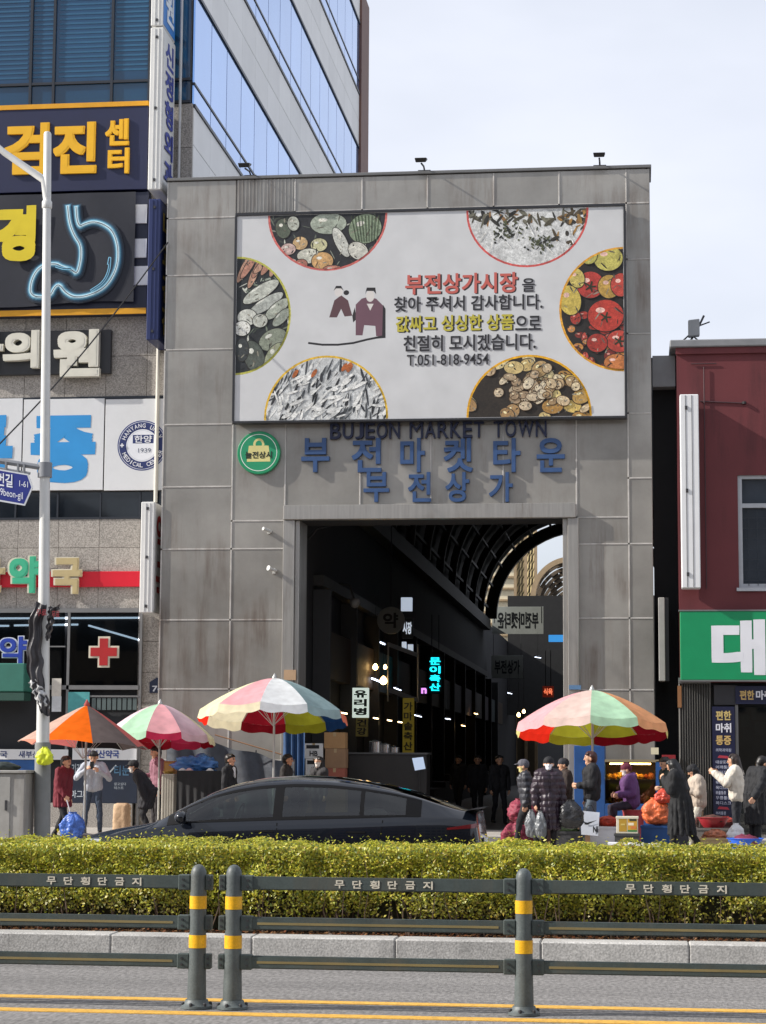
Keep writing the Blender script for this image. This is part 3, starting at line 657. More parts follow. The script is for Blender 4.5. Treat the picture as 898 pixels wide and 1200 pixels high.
def slabs(X0, X1, Z0, Z1, w, h, m, y=TY, skip=None):
    nx = max(1, round((X1 - X0) / w)); nz_ = max(1, round((Z1 - Z0) / h)); dx = (X1 - X0) / nx; dz = (Z1 - Z0) / nz_
    for i in range(nx):
        for j in range(nz_):
            a, c = X0 + i * dx, Z0 + j * dz
            slab('granite_slab', a + .004, y, c + .004, a + dx - .004, y + .07, c + dz - .004, m, tower, .004)
XM = at(164, 650, TY)[0]
slabs(tx(20) - 4.6, CX, tz(466), tz(370), .92, .80, m_gran)
slabs(tx(20) - 4.6, XM + .94, tz(714), tz(606), .90, .64, m_gran)
slabs(XM, CX, SW, tz(716), 1.05, .72, m_gran)
slabs(tx(-60), CX, tz(228), tz(125), .95, .9, m_gran)         # behind the sign band, seen at the corner pier
slabs(XM + .1, CX, tz(368), tz(229), .95, .9, m_gran)
# dark strip window between second-floor sign and granite
zt, zb = tz(577), tz(606)
win = bx('strip_window', TL + .2, TY + .02, zb, XM + .9, TY + .058, zt, m_blackglass, tower)
for px in (-30, 21, 70, 120, 166): bx('mullion', tx(px) - .02, TY - .01, zb + .002, tx(px) + .02, TY + .018, zt - .002, m_mull, win)
bx('mullion', TL + .2, TY - .015, zb - .05, XM + .9, TY + .018, zb, m_mull, win)
# front glass of the upper floors
zs = [(tz(123), tz(97)), (tz(97), tz(-28))]
xs = [TL + .2, tx(-95, 60), tx(-28, 60), tx(37, 60), tx(64, 60), tx(132, 60), tx(176, 60), CX - .05]
for lvl in range(3):
    dz = lvl * 4.45
    for a, c in zip(xs[:-1], xs[1:]):
        for z0, z1 in zs: slab('window_pane', a + .03, TY + .02, z0 + dz + .03, c - .03, TY + .055, z1 + dz - .03, m_pane, tower, 0)
    for a in xs[1:-1]: bx('mullion', a - .03, TY - .04, zs[0][0] + dz, a + .03, TY + .05, zs[1][1] + dz, m_mull, tower)
    for z in (zs[0][0], zs[0][1], zs[1][1]): bx('mullion', xs[0], TY - .035, z + dz - .03, CX - .05, TY + .05, z + dz + .03, m_mull, tower)
    if lvl: pass
    bx('spandrel', TL, TY - .01, zs[1][1] + dz + .03, CX, TY + .05, zs[0][0] + dz + 4.45 - .03, m_stone, tower)
# blinds behind the front glass show as pale slats: thin strips laid on the glass inner face
m_blind = mat('blind', (0.018, 0.095, 0.19), .4)
for a, c in zip(xs[1:-2], xs[2:-1]):
    z = zs[1][0] + .15
    r_ = random.Random(int(a * 100)); low = zs[1][0] + r_.choice([.1, .25, .1]); w = (c - a)
    while z < zs[1][1] - .1:
        if z > low: slab('blind_slat', a + w * .08, TY + .012, z, c - w * .06, TY + .018, z + .045, m_blind, tower, 0)
        z += .115
# side wall: glass bands and stone bands running back from the corner
zg = [tz(123, 226), tz(97, 226), tz(-10, 226)]; per = tz(-108, 226) - tz(123, 226)
YS = [TY + .05 + 1.87 * i for i in range(16)]
for lvl in range(3):
    dz = per * lvl
    for a, c in zip(YS[:-1], YS[1:]):
        for z0, z1 in zip(zg[:-1], zg[1:]): slab('side_pane', CX - .03, a + .025, z0 + dz + .03, CX + .012, c - .025, z1 + dz - .03, m_pane2, tower, 0)
    bx('mullion', CX - .03, YS[0], zg[1] + dz - .03, CX + .03, YS[-1], zg[1] + dz + .03, m_mull, tower)
    for z in (zg[0], zg[2]): bx('mullion', CX - .03, YS[0], z + dz - .04, CX + .05, YS[-1], z + dz + .04, m_mull, tower)
    hs = (per - (zg[2] - zg[0])) ; z0 = zg[2] + dz
    for i in range(15):
        for j in range(2): slab('stone_slab', CX - .05, YS[i] + .006, z0 + .05 + j * (hs - .1) / 2 + .006, CX + .02, YS[i + 1] - .006, z0 + .05 + (j + 1) * (hs - .1) / 2 - .006, m_stone, tower, .004)
z0 = zg[0] - 3.6
for i in range(15):
    for j in range(4): slab('stone_slab', CX - .05, YS[i] + .006, z0 + j * .89 + .006, CX + .02, YS[i + 1] - .006, z0 + (j + 1) * .89 - .006, m_stone, tower, .004)
bx('end_pilaster', CX - .06, YS[-1] + .02, 0, CX + .10, YS[-1] + 2.1, TH, m_brown, tower)
MB().tube([(at(210.5, 200, TY)[0], TY - .06, z) for z in (tz(400), tz(-60))], .035, 8).build('downpipe', mat('pipe_grey', (0.5, 0.5, 0.5), .4, .3), tower)
MB().tube([(at(185, 500, TY)[0], TY - .08, z) for z in (tz(590), tz(402))], .045, 8).build('downpipe', mat('pipe_cream', (0.66, 0.63, 0.55), .45), tower)

# ---- signs of the tower (each its own thing)
def sign_panel(name, label, px, Y, depth, m, cat='sign', bevel=.01):
    R = rect(*px, Y); root = empty(name, ((R[0] + R[2]) / 2, Y, R[1]), label, cat)
    bx('panel', R[0], Y, R[1], R[2], Y + depth, R[3], m, root, bevel); return root, R
m_navysign = mat('navy_sign', '#171d40', 0.45, var=.1); m_yelt = mat('yellow_trim', '#d99a12', .45); m_yell = mat('yellow_letter', '#e8b013', .45, var=.06)
SY = TY - .32
s1, R1 = sign_panel('clinic_sign', 'navy sign board with large yellow letters under the top windows', (-150, 129, 173, 226, ), SY, .3, m_navysign)
bx('trim', R1[0], SY - .02, R1[3] + .001, R1[2], SY + .3, R1[3] + .11, m_yelt, s1)
for ch, a, t, c, u in (('검', 6, 145, 58, 205), ('진', 63, 144, 114, 204), ('센', 124, 140, 152, 171), ('터', 127, 174, 152, 204)):
    raised('letter', ch, rect(a, t, c, u, SY), SY, .06, m_yell, s1, .04)
s2, R2 = sign_panel('endoscopy_sign', 'dark sign board with white letter strokes behind the stomach banner', (-150, 229, 173, 371), SY + .05, .26, mat('slate_sign', '#1b2138', .5))
bx('trim', R2[0], SY, R2[1] + .0, R2[2], SY + .049, R2[1] + .13, m_yelt, s2)
raised('letter', '드', rect(134, 240, 176, 334, SY), SY + .05, .05, mat('letter_white', (.75, .75, .76), .5), s2, .06)
# hanging cloth banner with a glowing stomach drawing
bn = empty('stomach_banner', (tx(60), SY - .06, tz(358)), 'dark cloth banner with a glowing blue stomach outline and yellow letter', 'banner')
Rb = rect(-150, 229, 158, 358, SY - .05)
MB().grid(lambda u, v: (Rb[0] + u * (Rb[2] - Rb[0]), SY - .06 + .012 * math.sin(u * 23 + v * 5), Rb[1] + v * (Rb[3] - Rb[1]) + (.05 * (1 - v) * math.sin(u * 9))), 40, 10).build('cloth', mat('banner_cloth', '#20232e', .7, var=.15, bump=.1, bscale=6), bn, smooth=True)
P = Print()
st = [(80, 242), (82, 262), (88, 277), (95, 287), (96, 300), (93, 316), (90, 321), (84, 316), (73, 313), (66, 309), (52, 311), (43, 318), (37, 331), (36, 345), (46, 349), (60, 347), (64, 338), (70, 333), (77, 343), (88, 349), (104, 347), (122, 339), (133, 325), (139, 308), (139, 288), (133, 271), (122, 263), (110, 260), (100, 263), (94, 266), (91, 258), (90, 243)]
stp = [at(x_, y_, SY - .08) for x_, y_ in st]
# smooth the outline
def chaikin(p, k=2, closed=False):
    for _ in range(k):
        o = [] if closed else [p[0]]
        for a, b in zip(p, p[1:] + ([p[0]] if closed else [])):
            o += [(a[0] * .75 + b[0] * .25, a[1] * .75 + b[1] * .25), (a[0] * .25 + b[0] * .75, a[1] * .25 + b[1] * .75)]
        p = o if closed else o + [p[-1]]
    return p
stp = chaikin(stp, 2)
for w, c in ((.27, '#232e3c'), (.20, '#2c4a60'), (.14, '#4f8aa8'), (.09, '#9fd4e6'), (.05, '#dff4fa'), (.016, '#2a4458')): P.stroke(stp, w, c)
for seg in (((67, 313), (78, 316), (84, 315)), ((128, 310), (130, 300), (129, 318), (122, 332), (108, 341))):
    P.stroke(chaikin([at(x_, y_, SY - .08) for x_, y_ in seg]), .06, '#7fc0de')
    P.stroke(chaikin([at(x_, y_, SY - .08) for x_, y_ in seg]), .02, '#1d3044')
P.text('경', rect(-4, 242, 43, 307, SY - .08), '#d9c21c', .06)
P.build('print', bn, SY - .078, gap=.0005)

# black channel-letter sign
s3, R3 = sign_panel('black_clinic_sign', 'black sign box with thick cream raised letters on the granite', (-60, 388, 130, 439), TY - .12, .12, mat('black_sign', (0.025, 0.026, 0.03), .5))
for ch, a, t, c, u in (('의', 5, 388, 47, 432), ('원', 64, 387, 118, 442), ('나', -46, 388, 5, 434)):
    raised('letter', ch, rect(a, t, c, u, TY - .18), TY - .12, .16, mat('cream_raised', (.66, .64, .55), .5, var=.1), s3, .05)
# white second-floor panels
m_wp = mat('white_acrylic', (.68, .69, .70), .35, var=.04)
s4 = empty('pain_clinic_sign', (tx(60), TY - .05, tz(575)), 'row of white sign panels with big sky-blue letters above the strip window', 'sign')
for a, c in ((-110, -72), (-70, 25.5), (27, 121.5), (123, 192)):
    R = rect(a, 467.5, c, 574.5, TY - .05); bx('panel', R[0], TY - .05, R[1], R[2], TY + .0, R[3], m_wp, s4, .006)
bx('frame', tx(-110), TY - .02, tz(468), tx(192), TY + .055, tz(465), m_mull, s4)
P = Print(); P.text('증', rect(36, 487, 112, 566, TY - .05), '#2a8fd0', .055); P.text('통', rect(-62, 487, 15, 566, TY - .05), '#2a8fd0', .055); P.build('lettering', s4, TY - .051)
P = Print(); c = at(167, 522, TY - .05); k = 1 / 54.2
for r_, col in ((31, '#2c3c78'), (29.6, '#dfe2e8'), (29, '#243268'), (20, '#e4e6ec'), (19, '#c9ced8'), (18.2, '#e4e6ec')): P.poly(ell(*c, r_ * k, r_ * k, 0, 48), col)
P.rect(c[0] - 12 * k, c[1] + 2.5 * k, c[0] + 14 * k, c[1] + 13 * k, '#243268'); P.text('한양', (c[0] - 10 * k, c[1] + 3.2 * k, c[0] + 12 * k, c[1] + 12.2 * k), '#e4e6ec', .02)
P.text('1939', (c[0] - 5 * k, c[1] - 9 * k, c[0] + 11 * k, c[1] - 3.5 * k), '#505a70', .0)
def arc_text(s, a0, a1, r, flip):
    for i, ch in enumerate(s):
        if ch == ' ': continue
        a = a0 + (a1 - a0) * i / (len(s) - 1); v, f = text_geo(ch, .012)[0]; w, h = (4.0 if ch not in 'I1' else 1.2) * k, 5.2 * k
        rot = a - PI / 2 if not flip else a + PI / 2
        o = []
        for q_ in v:
            u_, w_ = (q_[0] - .5) * w, (q_[1] - .5) * h; o.append((c[0] + r * k * math.cos(a) + u_ * math.cos(rot) - w_ * math.sin(rot), c[1] + r * k * math.sin(a) + u_ * math.sin(rot) + w_ * math.cos(rot)))
        P.tris(o, f, '#e4e6ec')
arc_text('HANYANG UNIV', 2.75, .45, 24.5, False); arc_text('MEDICAL CENTER', 3.6, 5.95, 24.5, True)
P.text('+', (c[0] - 27.5 * k, c[1] - 2.4 * k, c[0] - 22.5 * k, c[1] + 2.6 * k), '#e4e6ec', .05)
P.build('emblem', s4, TY - .052)
# pharmacy channel letters on a red band
R5 = rect(-90, 670, 164, 688, TY - .1)
s5 = empty('pharmacy_sign', ((R5[0] + R5[2]) / 2, TY - .1, R5[1]), 'red band sign with green and cream raised letters above the dark shop glass', 'sign')
bx('band', R5[0], TY - .1, R5[1], R5[2], TY - .002, R5[3], mat('red_band', '#c8142a', .4, var=.06), s5, .008)
for ch, a, t, c_, u, col in (('약', 11, 652, 47, 695, '#3fae86'), ('국', 62, 654, 96, 696, '#b7a67a'), ('산', -40, 655, 6, 694, '#b7a67a')):
    raised('letter_rim', ch, rect(a - .8, t - .6, c_ + .8, u + .6, TY - .1), TY - .1, .10, mat('rim_cream', (.62, .58, .46), .5), s5, .07)
    raised('letter', ch, rect(a, t, c_, u, TY - .2), TY - .185, .03, mat('pharm_' + ch, col, .45), s5, .05)

# projecting lightboxes at the corner of the tower
def lightbox(label, fx0, fx1, y0, y1, sx, words, wcol, face, side, yb=TY, sep=None):
    Yf = 43.9 if sep is None else sep
    R = rect(fx0, y0, fx1, y1, Yf); root = empty('projecting_sign', ((R[0] + R[2]) / 2, (Yf + yb) / 2, R[1]), label, 'projecting sign')
    bx('box', R[0], Yf, R[1], R[2], yb - .1, R[3], face, root, .015)
    bx('side_face', R[2] + .001, Yf + .04, R[1] + .05, R[2] + .012, yb - .14, R[3] - .05, side, root)
    xm = (R[0] + R[2]) / 2
    for s2_ in (-1, 1): bx('front_rib', xm + s2_ * .045 - .008, Yf - .012, R[1] + .03, xm + s2_ * .045 + .008, Yf, R[3] - .03, face, root)
    n = 3
    for i in range(n): z = R[1] + (R[3] - R[1]) * (.06 + .88 * i / (n - 1)); bx('fixing', xm - .025, Yf - .02, z - .03, xm + .025, Yf - .002, z + .03, m_bolt, root)
    bx('bracket', xm - .03, yb - .1, R[1] + .2, xm + .03, yb, R[1] + .3, m_bolt, root); bx('bracket', xm - .03, yb - .1, R[3] - .3, xm + .03, yb, R[3] - .2, m_bolt, root)
    if words:
        P = Print(); n = len(words); H_ = (R[3] - R[1] - .3) / n
        for i, ch in enumerate(words):
            if ch != ' ': P.text(ch, (Yf + .2, R[3] - .15 - (i + 1) * H_ + .06 * H_, yb - .3, R[3] - .15 - i * H_ - .06 * H_), wcol, .03)
        P.build('lettering', root, R[2] + .013, 'right')
    return root
m_lb = mat('lightbox_white', (.70, .70, .68), .4, var=.05)
lightbox('long white projecting sign with blue vertical letters beside the blue windows', 175, 190, 32, 222, 207, '신정형외과', '#2a3a96', m_lb, m_lb)
lightbox('short white projecting sign at the top of the tower corner with blue side', 178, 192, -80, 30, 205, '의원', '#e6eef6', m_lb, mat('lb_blue', '#2f7fd0', .4))
lightbox('navy projecting sign below the long white one', 173, 187, 233, 398, 190, '내과검진', '#c9b25a', mat('lb_navy', '#1e2c5c', .45), mat('lb_navy', '#1e2c5c', .45))
lightbox('white projecting sign with red letters beside the granite above the pharmacy', 164.5, 180, 588, 718, 188, '약국', '#b02828', m_lb, m_lb)

# ---- pharmacy shop front
m_alu = mat('shop_aluminium', (0.22, 0.22, 0.22), .4, .5)
gl = clear_glass('shop_glass', '#8a9296', .04)
shop = empty('pharmacy_shopfront', (tx(80, 850), TY, SW), 'dark glazed pharmacy shop front with a red cross and white light tubes', 'shop front')
XA = tx(-90, 760); XB = XM - .02
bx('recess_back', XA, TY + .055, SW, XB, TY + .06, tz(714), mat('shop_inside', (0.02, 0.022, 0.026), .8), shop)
for a, c, t, u in ((-90, 77, 717, 805), (80, 163, 717, 805)):
    R = rect(a, t, c, u, TY); bx('window_pane', R[0], TY - .10, R[1], R[2], TY - .09, R[3], gl, shop)
for a, c, t, u in ((-90, 164, 713, 718), (-90, 164, 803, 808), (77, 80, 718, 985), (162, 165, 718, 985), (-90, 77, 757, 758.5), (44, 46, 830, 985)):
    R = rect(a, t, c, u, TY - .1); bx('mullion', R[0], TY - .13, R[1], R[2], TY - .05, R[3], m_alu, shop)
m_tube = emat('tube_light', '#eef4ff', 5.0)
for p, q_ in (((-60, 725), (163, 724)), ((0, 733.5), (11, 733.5)), ((17, 733), (92, 732)), ((104, 733), (163, 750))):
    a, b_ = at(*p, TY), at(*q_, TY); MB().tube([(a[0], TY - .02, a[1]), (b_[0], TY - .02, b_[1])], .022, 6).build('light_tube', m_tube, shop)
cx_, cz_ = at(122, 764, TY - .12)
def cross(r, w): return [(cx_ - w, cz_ - r), (cx_ + w, cz_ - r), (cx_ + w, cz_ - w), (cx_ + r, cz_ - w), (cx_ + r, cz_ + w), (cx_ + w, cz_ + w), (cx_ + w, cz_ + r), (cx_ - w, cz_ + r), (cx_ - w, cz_ + w), (cx_ - r, cz_ + w), (cx_ - r, cz_ - w), (cx_ - w, cz_ - w)]
MB().prism(cross(.345, .135), TY - .135, TY - .102).build('cross_rim', mat('rim_cream', (.62, .58, .46), .5), shop)
MB().prism(cross(.30, .095), TY - .15, TY - .136).build('red_cross', mat('cross_red', '#a81f22', .45), shop)
raised('letter_rim', '약', rect(-1, 745, 33, 780, TY - .12), TY - .102, .03, mat('rim_white', (.62, .66, .72), .5), shop, .06)
raised('letter', '약', rect(0, 746, 32, 779, TY - .12), TY - .134, .012, mat('letter_cobalt', '#2540a0', .4), shop, .03)
bx('green_awning', tx(-90, 795), TY - .75, tz(812), tx(40, 795), TY - .11, tz(779), mat('teal_awning', '#2f6e60', .6, var=.12), shop, .02)
bx('awning_strip', tx(-90, 795), TY - .74, tz(822), tx(40, 795), TY - .2, tz(813), mat('awning_strip', '#24493f', .6), shop)
for a, c, t, u, col in ((61, 72, 795, 816, '#cfcac0'), (61, 72, 816, 834, '#c8ccd0'), (80, 105, 811, 838, '#4d9a9c')):
    R = rect(a, t, c, u, TY - .14); bx('notice', R[0], TY - .15, R[1], R[2], TY - .14, R[3], mat('notice' + col, col, .6, var=.15, vscale=8), shop)
for i in range(9):
    R = rect(108 + i * 6, 818, 112.5 + i * 6, 832, TY - .1); bx('vent_pane', R[0], TY - .12, R[1], R[2], TY - .11, R[3], mat('vent_pane', (0.10, 0.13, 0.13), .3), shop)
R = rect(106, 815, 163, 817, TY - .1); bx('mullion', R[0], TY - .14, R[1], R[2], TY - .10, R[3], m_alu, shop)
bx('blue_panel', XA, TY - .12, tz(938), tx(46, 900), TY - .06, tz(891), mat('shop_blue', '#1f4f8a', .5, var=.2, vscale=4), shop)
bx('green_stripe', XA, TY - .125, tz(909), tx(46, 900), TY - .12, tz(905), mat('stripe_green', '#2f8a4c', .5), shop)
R = rect(27, 921, 45, 935, TY - .13); bx('notice', R[0], TY - .135, R[1], R[2], TY - .126, R[3], m_wp, shop)
P = Print(); P.text('기드', (R[0] + .03, R[1] + .04, R[2] - .03, R[3] - .04), '#202838', .02); P.build('lettering', shop, TY - .1355)
R = rect(-40, 878, 80, 890, TY - .13); bx('fascia', R[0], TY - .14, R[1], R[2], TY - .10, R[3], m_wp, shop)
P = Print(); P.text('약국', rect(-10, 880, 9, 888, TY - .14), '#22366e', .02); P.build('lettering', shop, TY - .141); P = Print(); P.text('새부산', rect(22, 880, 46, 888, TY - .14), '#22366e', .02); P.build('lettering', shop, TY - .141)
R = rect(86, 877, 161, 890.5, TY - .13); bx('fascia', R[0], TY - .20, R[1], R[2], TY - .10, R[3], m_wp, shop)
P = Print(); P.text('새부산약국', rect(99, 879, 140, 888.5, TY - .2), '#1f3f8c', .03); P.build('lettering', shop, TY - .2005)
R = rect(83, 890.5, 161, 941, TY - .13); bx('poster_board', R[0], TY - .16, R[1], R[2], TY - .10, R[3], mat('poster_navy', '#1a2436', .45, var=.15), shop)
for t_, px_, c_, bo in (('기간제', (84, 895, 101, 906), '#b9c4cc', .01), ('마그네', (83, 926, 104, 935), '#c4ccd4', .01), ('티눈', (134, 897, 152, 909), '#4a7290', .02), ('알고싶다', (134, 917, 148, 920.5), '#a0a8b0', 0), ('테스트', (134, 921.5, 145, 925), '#a0a8b0', 0)):
    P = Print(); P.text(t_, rect(*px_, TY - .16), c_, bo); P.build('lettering', shop, TY - .1605)
P = Print(); P.stroke([at(127, 907, TY - .16), at(136, 897, TY - .16)], .03, '#c8d0d4'); P.build('print', shop, TY - .1605)
bx('stall_riser', XA, TY - .2, SW, XB, TY - .05, tz(941), m_gran, shop)
# number plate on the pier
R = rect(175.5, 794, 192, 812, TY - .03)
pl_ = empty('number_plate', ((R[0] + R[2]) / 2, TY - .03, R[1]), 'small navy house number plate on the granite pier', 'number plate')
MB().prism([(R[0], R[1]), (R[2], R[1]), (R[2], R[3] - .1), ((R[0] + R[2]) / 2, R[3]), (R[0], R[3] - .1)], TY - .03, TY - .001).build('plate', mat('plate_navy', '#1c2740', .4), pl_)
P = Print(); P.text('76', (R[0] + .06, R[1] + .03, R[2] - .02, R[1] + .16), '#c8ccd4', .02); P.build('lettering', pl_, TY - .031)

# ------------------------------------------------------------------ maroon building on the right
RY = 43.8
m_mar = mat('maroon_paint', (0.125, 0.021, 0.025), 0.65, var=.12, vscale=.8, bump=.08, bscale=18, streak='#2a0c10', streak_amt=.4)
def rx(px, py=600): return at(px, py, RY)[0]
def rz(py, px=850): return at(px, py, RY)[1]
RL = rx(795); RTOP = rz(407)
mar = empty('maroon_building', (RL + 4, RY + 3, SW), 'maroon painted two-storey building with a grey roof edge', 'building')
wx0, wx1 = rx(865), rx(865) + 2.2; wz0, wz1 = rz(689), rz(557)
b = MB(); ZS = rz(800)
b.box(RL, RY, ZS, wx0, RY + 9, RTOP); b.box(wx1, RY, ZS, RL + 9, RY + 9, RTOP); b.box(wx0, RY, ZS, wx1, RY + 9, wz0); b.box(wx0, RY, wz1, wx1, RY + 9, RTOP); b.box(wx0, RY + .35, wz0, wx1, RY + 9, wz1)
b.build('wall', m_mar, mar)
bx('roof_edge', RL - .14, RY - .12, RTOP, RL + 9, RY + 9, RTOP + .16, mat('roof_grey', (.20, .205, .215), .6, var=.15), mar, .02)
bx('roof_lip', RL - .02, RY - .06, RTOP - .14, RL + 9, RY - .002, RTOP - .003, m_mar, mar)
m_wf = mat('window_frame_grey', (.42, .44, .47), .45)
wn = bx('window', wx0, RY + .16, wz0, wx1, RY + .2, wz1, mat('grey_window_glass', (.05, .06, .075), .05, var=.3, vscale=.8), mar)
for a in ((wx0, wz0, wx0 + .09, wz1), (wx0 + 1.05, wz0, wx0 + 1.13, wz1)): bx('frame', a[0], RY + .05, a[1], a[2], RY + .159, a[3], m_wf, wn)
for z in (wz0, wz1 - .07, rz(592) - .05): bx('frame', wx0 + .09, RY + .06, z, wx1, RY + .158, z + .09, m_wf, wn)
bx('sill', wx0 - .05, RY - .06, wz0 - .07, wx1, RY + .05, wz0 - .001, m_wf, mar)
for i in range(5):
    xx = wx0 + .2 + i * .19; bx('guard_bar', xx, RY + .03, wz0 + .05, xx + .012, RY + .045, rz(598), m_mull, wn)
for i in range(7):
    zz = wz0 + .15 + i * .22; bx('guard_bar', wx0 + .1, RY + .02, zz, wx1, RY + .03, zz + .01, m_mull, wn)
MB().tube([(rx(827), RY - .04, rz(690)), (rx(827), RY - .04, rz(430))], .012, 5).tube([(rx(812), RY - .03, rz(426)), (rx(842), RY - .03, rz(426))], .012, 5).tube([(rx(822), RY - .02, rz(470)), (rx(874), RY - .02, rz(473))], .014, 5).build('conduit', mat('conduit', (.05, .02, .025), .6), mar)
MB().lathe([(.045, 0), (.045, .05)], (rx(874), RY - .03, rz(474)), 8).build('junction_box', m_blk, mar)
# antenna box on its roof
ax, az = rx(815, 390), RTOP + .16
an = empty('roof_antenna', (ax, RY + .4, az), 'grey antenna box on a tilted mast on the maroon building roof', 'antenna')
MB().tube([(ax - .15, RY + .4, az - .01), (ax + .02, RY + .4, az + .25), (ax + .2, RY + .4, az + .62)], .025, 6).build('mast', m_bolt, an)
MB().tube([(ax - .35, RY + .4, az - .01), (ax - .1, RY + .4, az + .22), (ax + .05, RY + .4, az + .1), (ax + .1, RY + .4, az - .01)], .018, 6).build('bracket', m_bolt, an)
MB().tube([(ax + .1, RY + .4, az + .4), (ax + .32, RY + .4, az + .48)], .015, 6).build('cross_bar', m_bolt, an)
MB().add([(ax - .14 + dx, RY + .25 + dy, az + .14 + dz + dx * .1) for dz in (0, .36) for dy in (0, .2) for dx in (0, .24)], [(0, 1, 3, 2), (4, 6, 7, 5), (0, 4, 5, 1), (1, 5, 7, 3), (3, 7, 6, 2), (2, 6, 4, 0)]).build('box', mat('antenna_grey', (.25, .26, .27), .5), an, bevel=.015)
# gap between the gate and the maroon building
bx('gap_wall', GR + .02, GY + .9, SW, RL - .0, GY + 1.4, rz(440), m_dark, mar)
bx('gap_cap', GR + .02, GY + .5, rz(445), RL - .02, GY + 1.45, rz(408), mat('cap_grey', (.30, .31, .32), .6, var=.1), mar)
# side signs
def flat_box(name, label, px, Y, d, m): return sign_panel(name, label, px, Y, d, m)
R = rect(798, 462, 820, 689, RY - .5)
vl = empty('vertical_lightbox', ((R[0] + R[2]) / 2, RY - .25, R[1]), 'long blank white vertical lightbox on the maroon wall', 'lightbox')
bx('box', R[0], RY - .5, R[1], R[2], RY - .08, R[3], mat('lightbox_blank', (.72, .73, .74), .4, var=.04), vl, .015)
for s_ in (-.08, .05): bx('front_rib', (R[0] + R[2]) / 2 + s_ - .006, RY - .508, R[1] + .02, (R[0] + R[2]) / 2 + s_ + .006, RY - .501, R[3] - .02, m_alu, vl)
for f_ in (.07, .5, .93): z = R[1] + (R[3] - R[1]) * f_; bx('fixing', (R[0] + R[2]) / 2 - .09, RY - .52, z - .04, (R[0] + R[2]) / 2 - .04, RY - .501, z + .04, m_bolt, vl)
for z in (R[1] + .3, R[3] - .4): bx('bracket', R[0] + .12, RY - .08, z, R[0] + .2, RY, z + .08, m_bolt, vl)
R = rect(772, 700, 784, 798, GY - .05)
nb = empty('narrow_side_sign', ((R[0] + R[2]) / 2, GY + .3, R[1]), 'narrow grey side sign in the gap between gate and maroon building', 'sign')
bx('box', R[0], GY - .02, R[1], R[2] - .08, GY + .6, R[3], mat('old_sign', (.32, .31, .29), .6, var=.15), nb, .01)
bx('edge', R[2] - .075, GY, R[1], R[2], GY + .6, R[3], m_blk, nb)
bx('bracket', R[0] + .02, GY + .6, R[1] + .6, R[0] + .06, GY + .9, R[1] + .66, m_bolt, nb)
gs, Rg = sign_panel('green_sign', 'bright green shop sign with huge white letters on the maroon building', (797.5, 716, 1010, 797, ), RY - .25, .25, mat('sign_green', '#0f8a58', .4, var=.06))
P = Print(); P.text('대', rect(834, 726, 897, 791, RY - .25), '#dfe0e6', .05); P.build('lettering', gs, RY - .251)
bx('frame', Rg[0] - .03, RY - .26, Rg[1] - .03, Rg[2], RY - .001, Rg[1], m_alu, gs); bx('frame', Rg[0] - .03, RY - .26, Rg[3], Rg[2], RY - .001, Rg[3] + .03, m_alu, gs)
# ground floor: folding shutter, vertical banner, glass door
sh = empty('folding_shutter', (rx(814, 900), RY - .05, SW), 'grey folding metal shutter beside the navy door banner', 'shutter')
X0, X1 = rx(796, 880), rx(834, 880); zt = ZS - .02; n = 13
for i in range(n):
    a = X0 + (X1 - X0) * i / n; d = (X1 - X0) / n
    MB().add([(a, RY - .02, SW), (a + d * .5, RY - .09, SW), (a + d, RY - .02, SW), (a, RY - .02, zt), (a + d * .5, RY - .09, zt), (a + d, RY - .02, zt)], [(0, 1, 4, 3), (1, 2, 5, 4), (0, 3, 5, 2)]).build('slat', mat('shutter_grey', (.17, .165, .155), .5, .3, var=.2, aniso=(2, 2, .3)), sh)
bx('top_rail', X0, RY - .12, zt + .001, X1, RY, zt + .12, m_alu, sh)
bx('box', X0 - .02, RY - .1, zt - .5, X0 + .06, RY - .021, zt - .05, mat('rust_box', (.25, .11, .04), .7), sh)
ent = empty('clinic_entrance', (rx(880, 900), RY, SW), 'glazed entrance under a navy name board on the maroon building', 'entrance')
bx('back_wall', X1 - .3, RY + .9, SW, X1 + 3.2, RY + 1.0, ZS, mat('entrance_inside', (.06, .065, .07), .7, var=.3), ent)
bx('ceiling', RL, RY + .05, ZS - .1, RL + 6, RY + 1.0, ZS - .003, m_dark, ent)
bx('dark_board', rx(834), RY - .06, rz(826), rx(861), RY - .02, rz(803), mat('board_dark', (.03, .03, .035), .4), ent)
R = rect(862, 804, 960, 825, RY - .1); bx('name_board', R[0], RY - .1, R[1], R[2], RY - .02, R[3], mat('name_navy', '#161a38', .4), ent)
P = Print(); P.text('편한', rect(867, 809, 884, 820, RY - .1), '#c8a868', .03); P.text('마취통증', rect(886, 809, 925, 820, RY - .1), '#dcdce4', .03); P.build('lettering', ent, RY - .101)
R = rect(835.5, 828, 862, 976, RY - .1); bx('banner_board', R[0], RY - .1, max(R[1], SW + .05), R[2], RY - .04, R[3], mat('name_navy', '#161a38', .4), ent)
for i, (t_, c_) in enumerate((('편한', '#c8b070'), ('마취', '#dcdce4'), ('통증', '#c8a868'))): P = Print(); P.text(t_, rect(839, 833 + i * 14.5, 857, 844 + i * 14.5, RY - .1), c_, .03); P.build('lettering', ent, RY - .101)
P = Print(); P.text('의학과의원', rect(839, 877, 857, 881, RY - .1), '#b0b4c8', .01); P.build('lettering', ent, RY - .101)
r_ = random.Random(5)
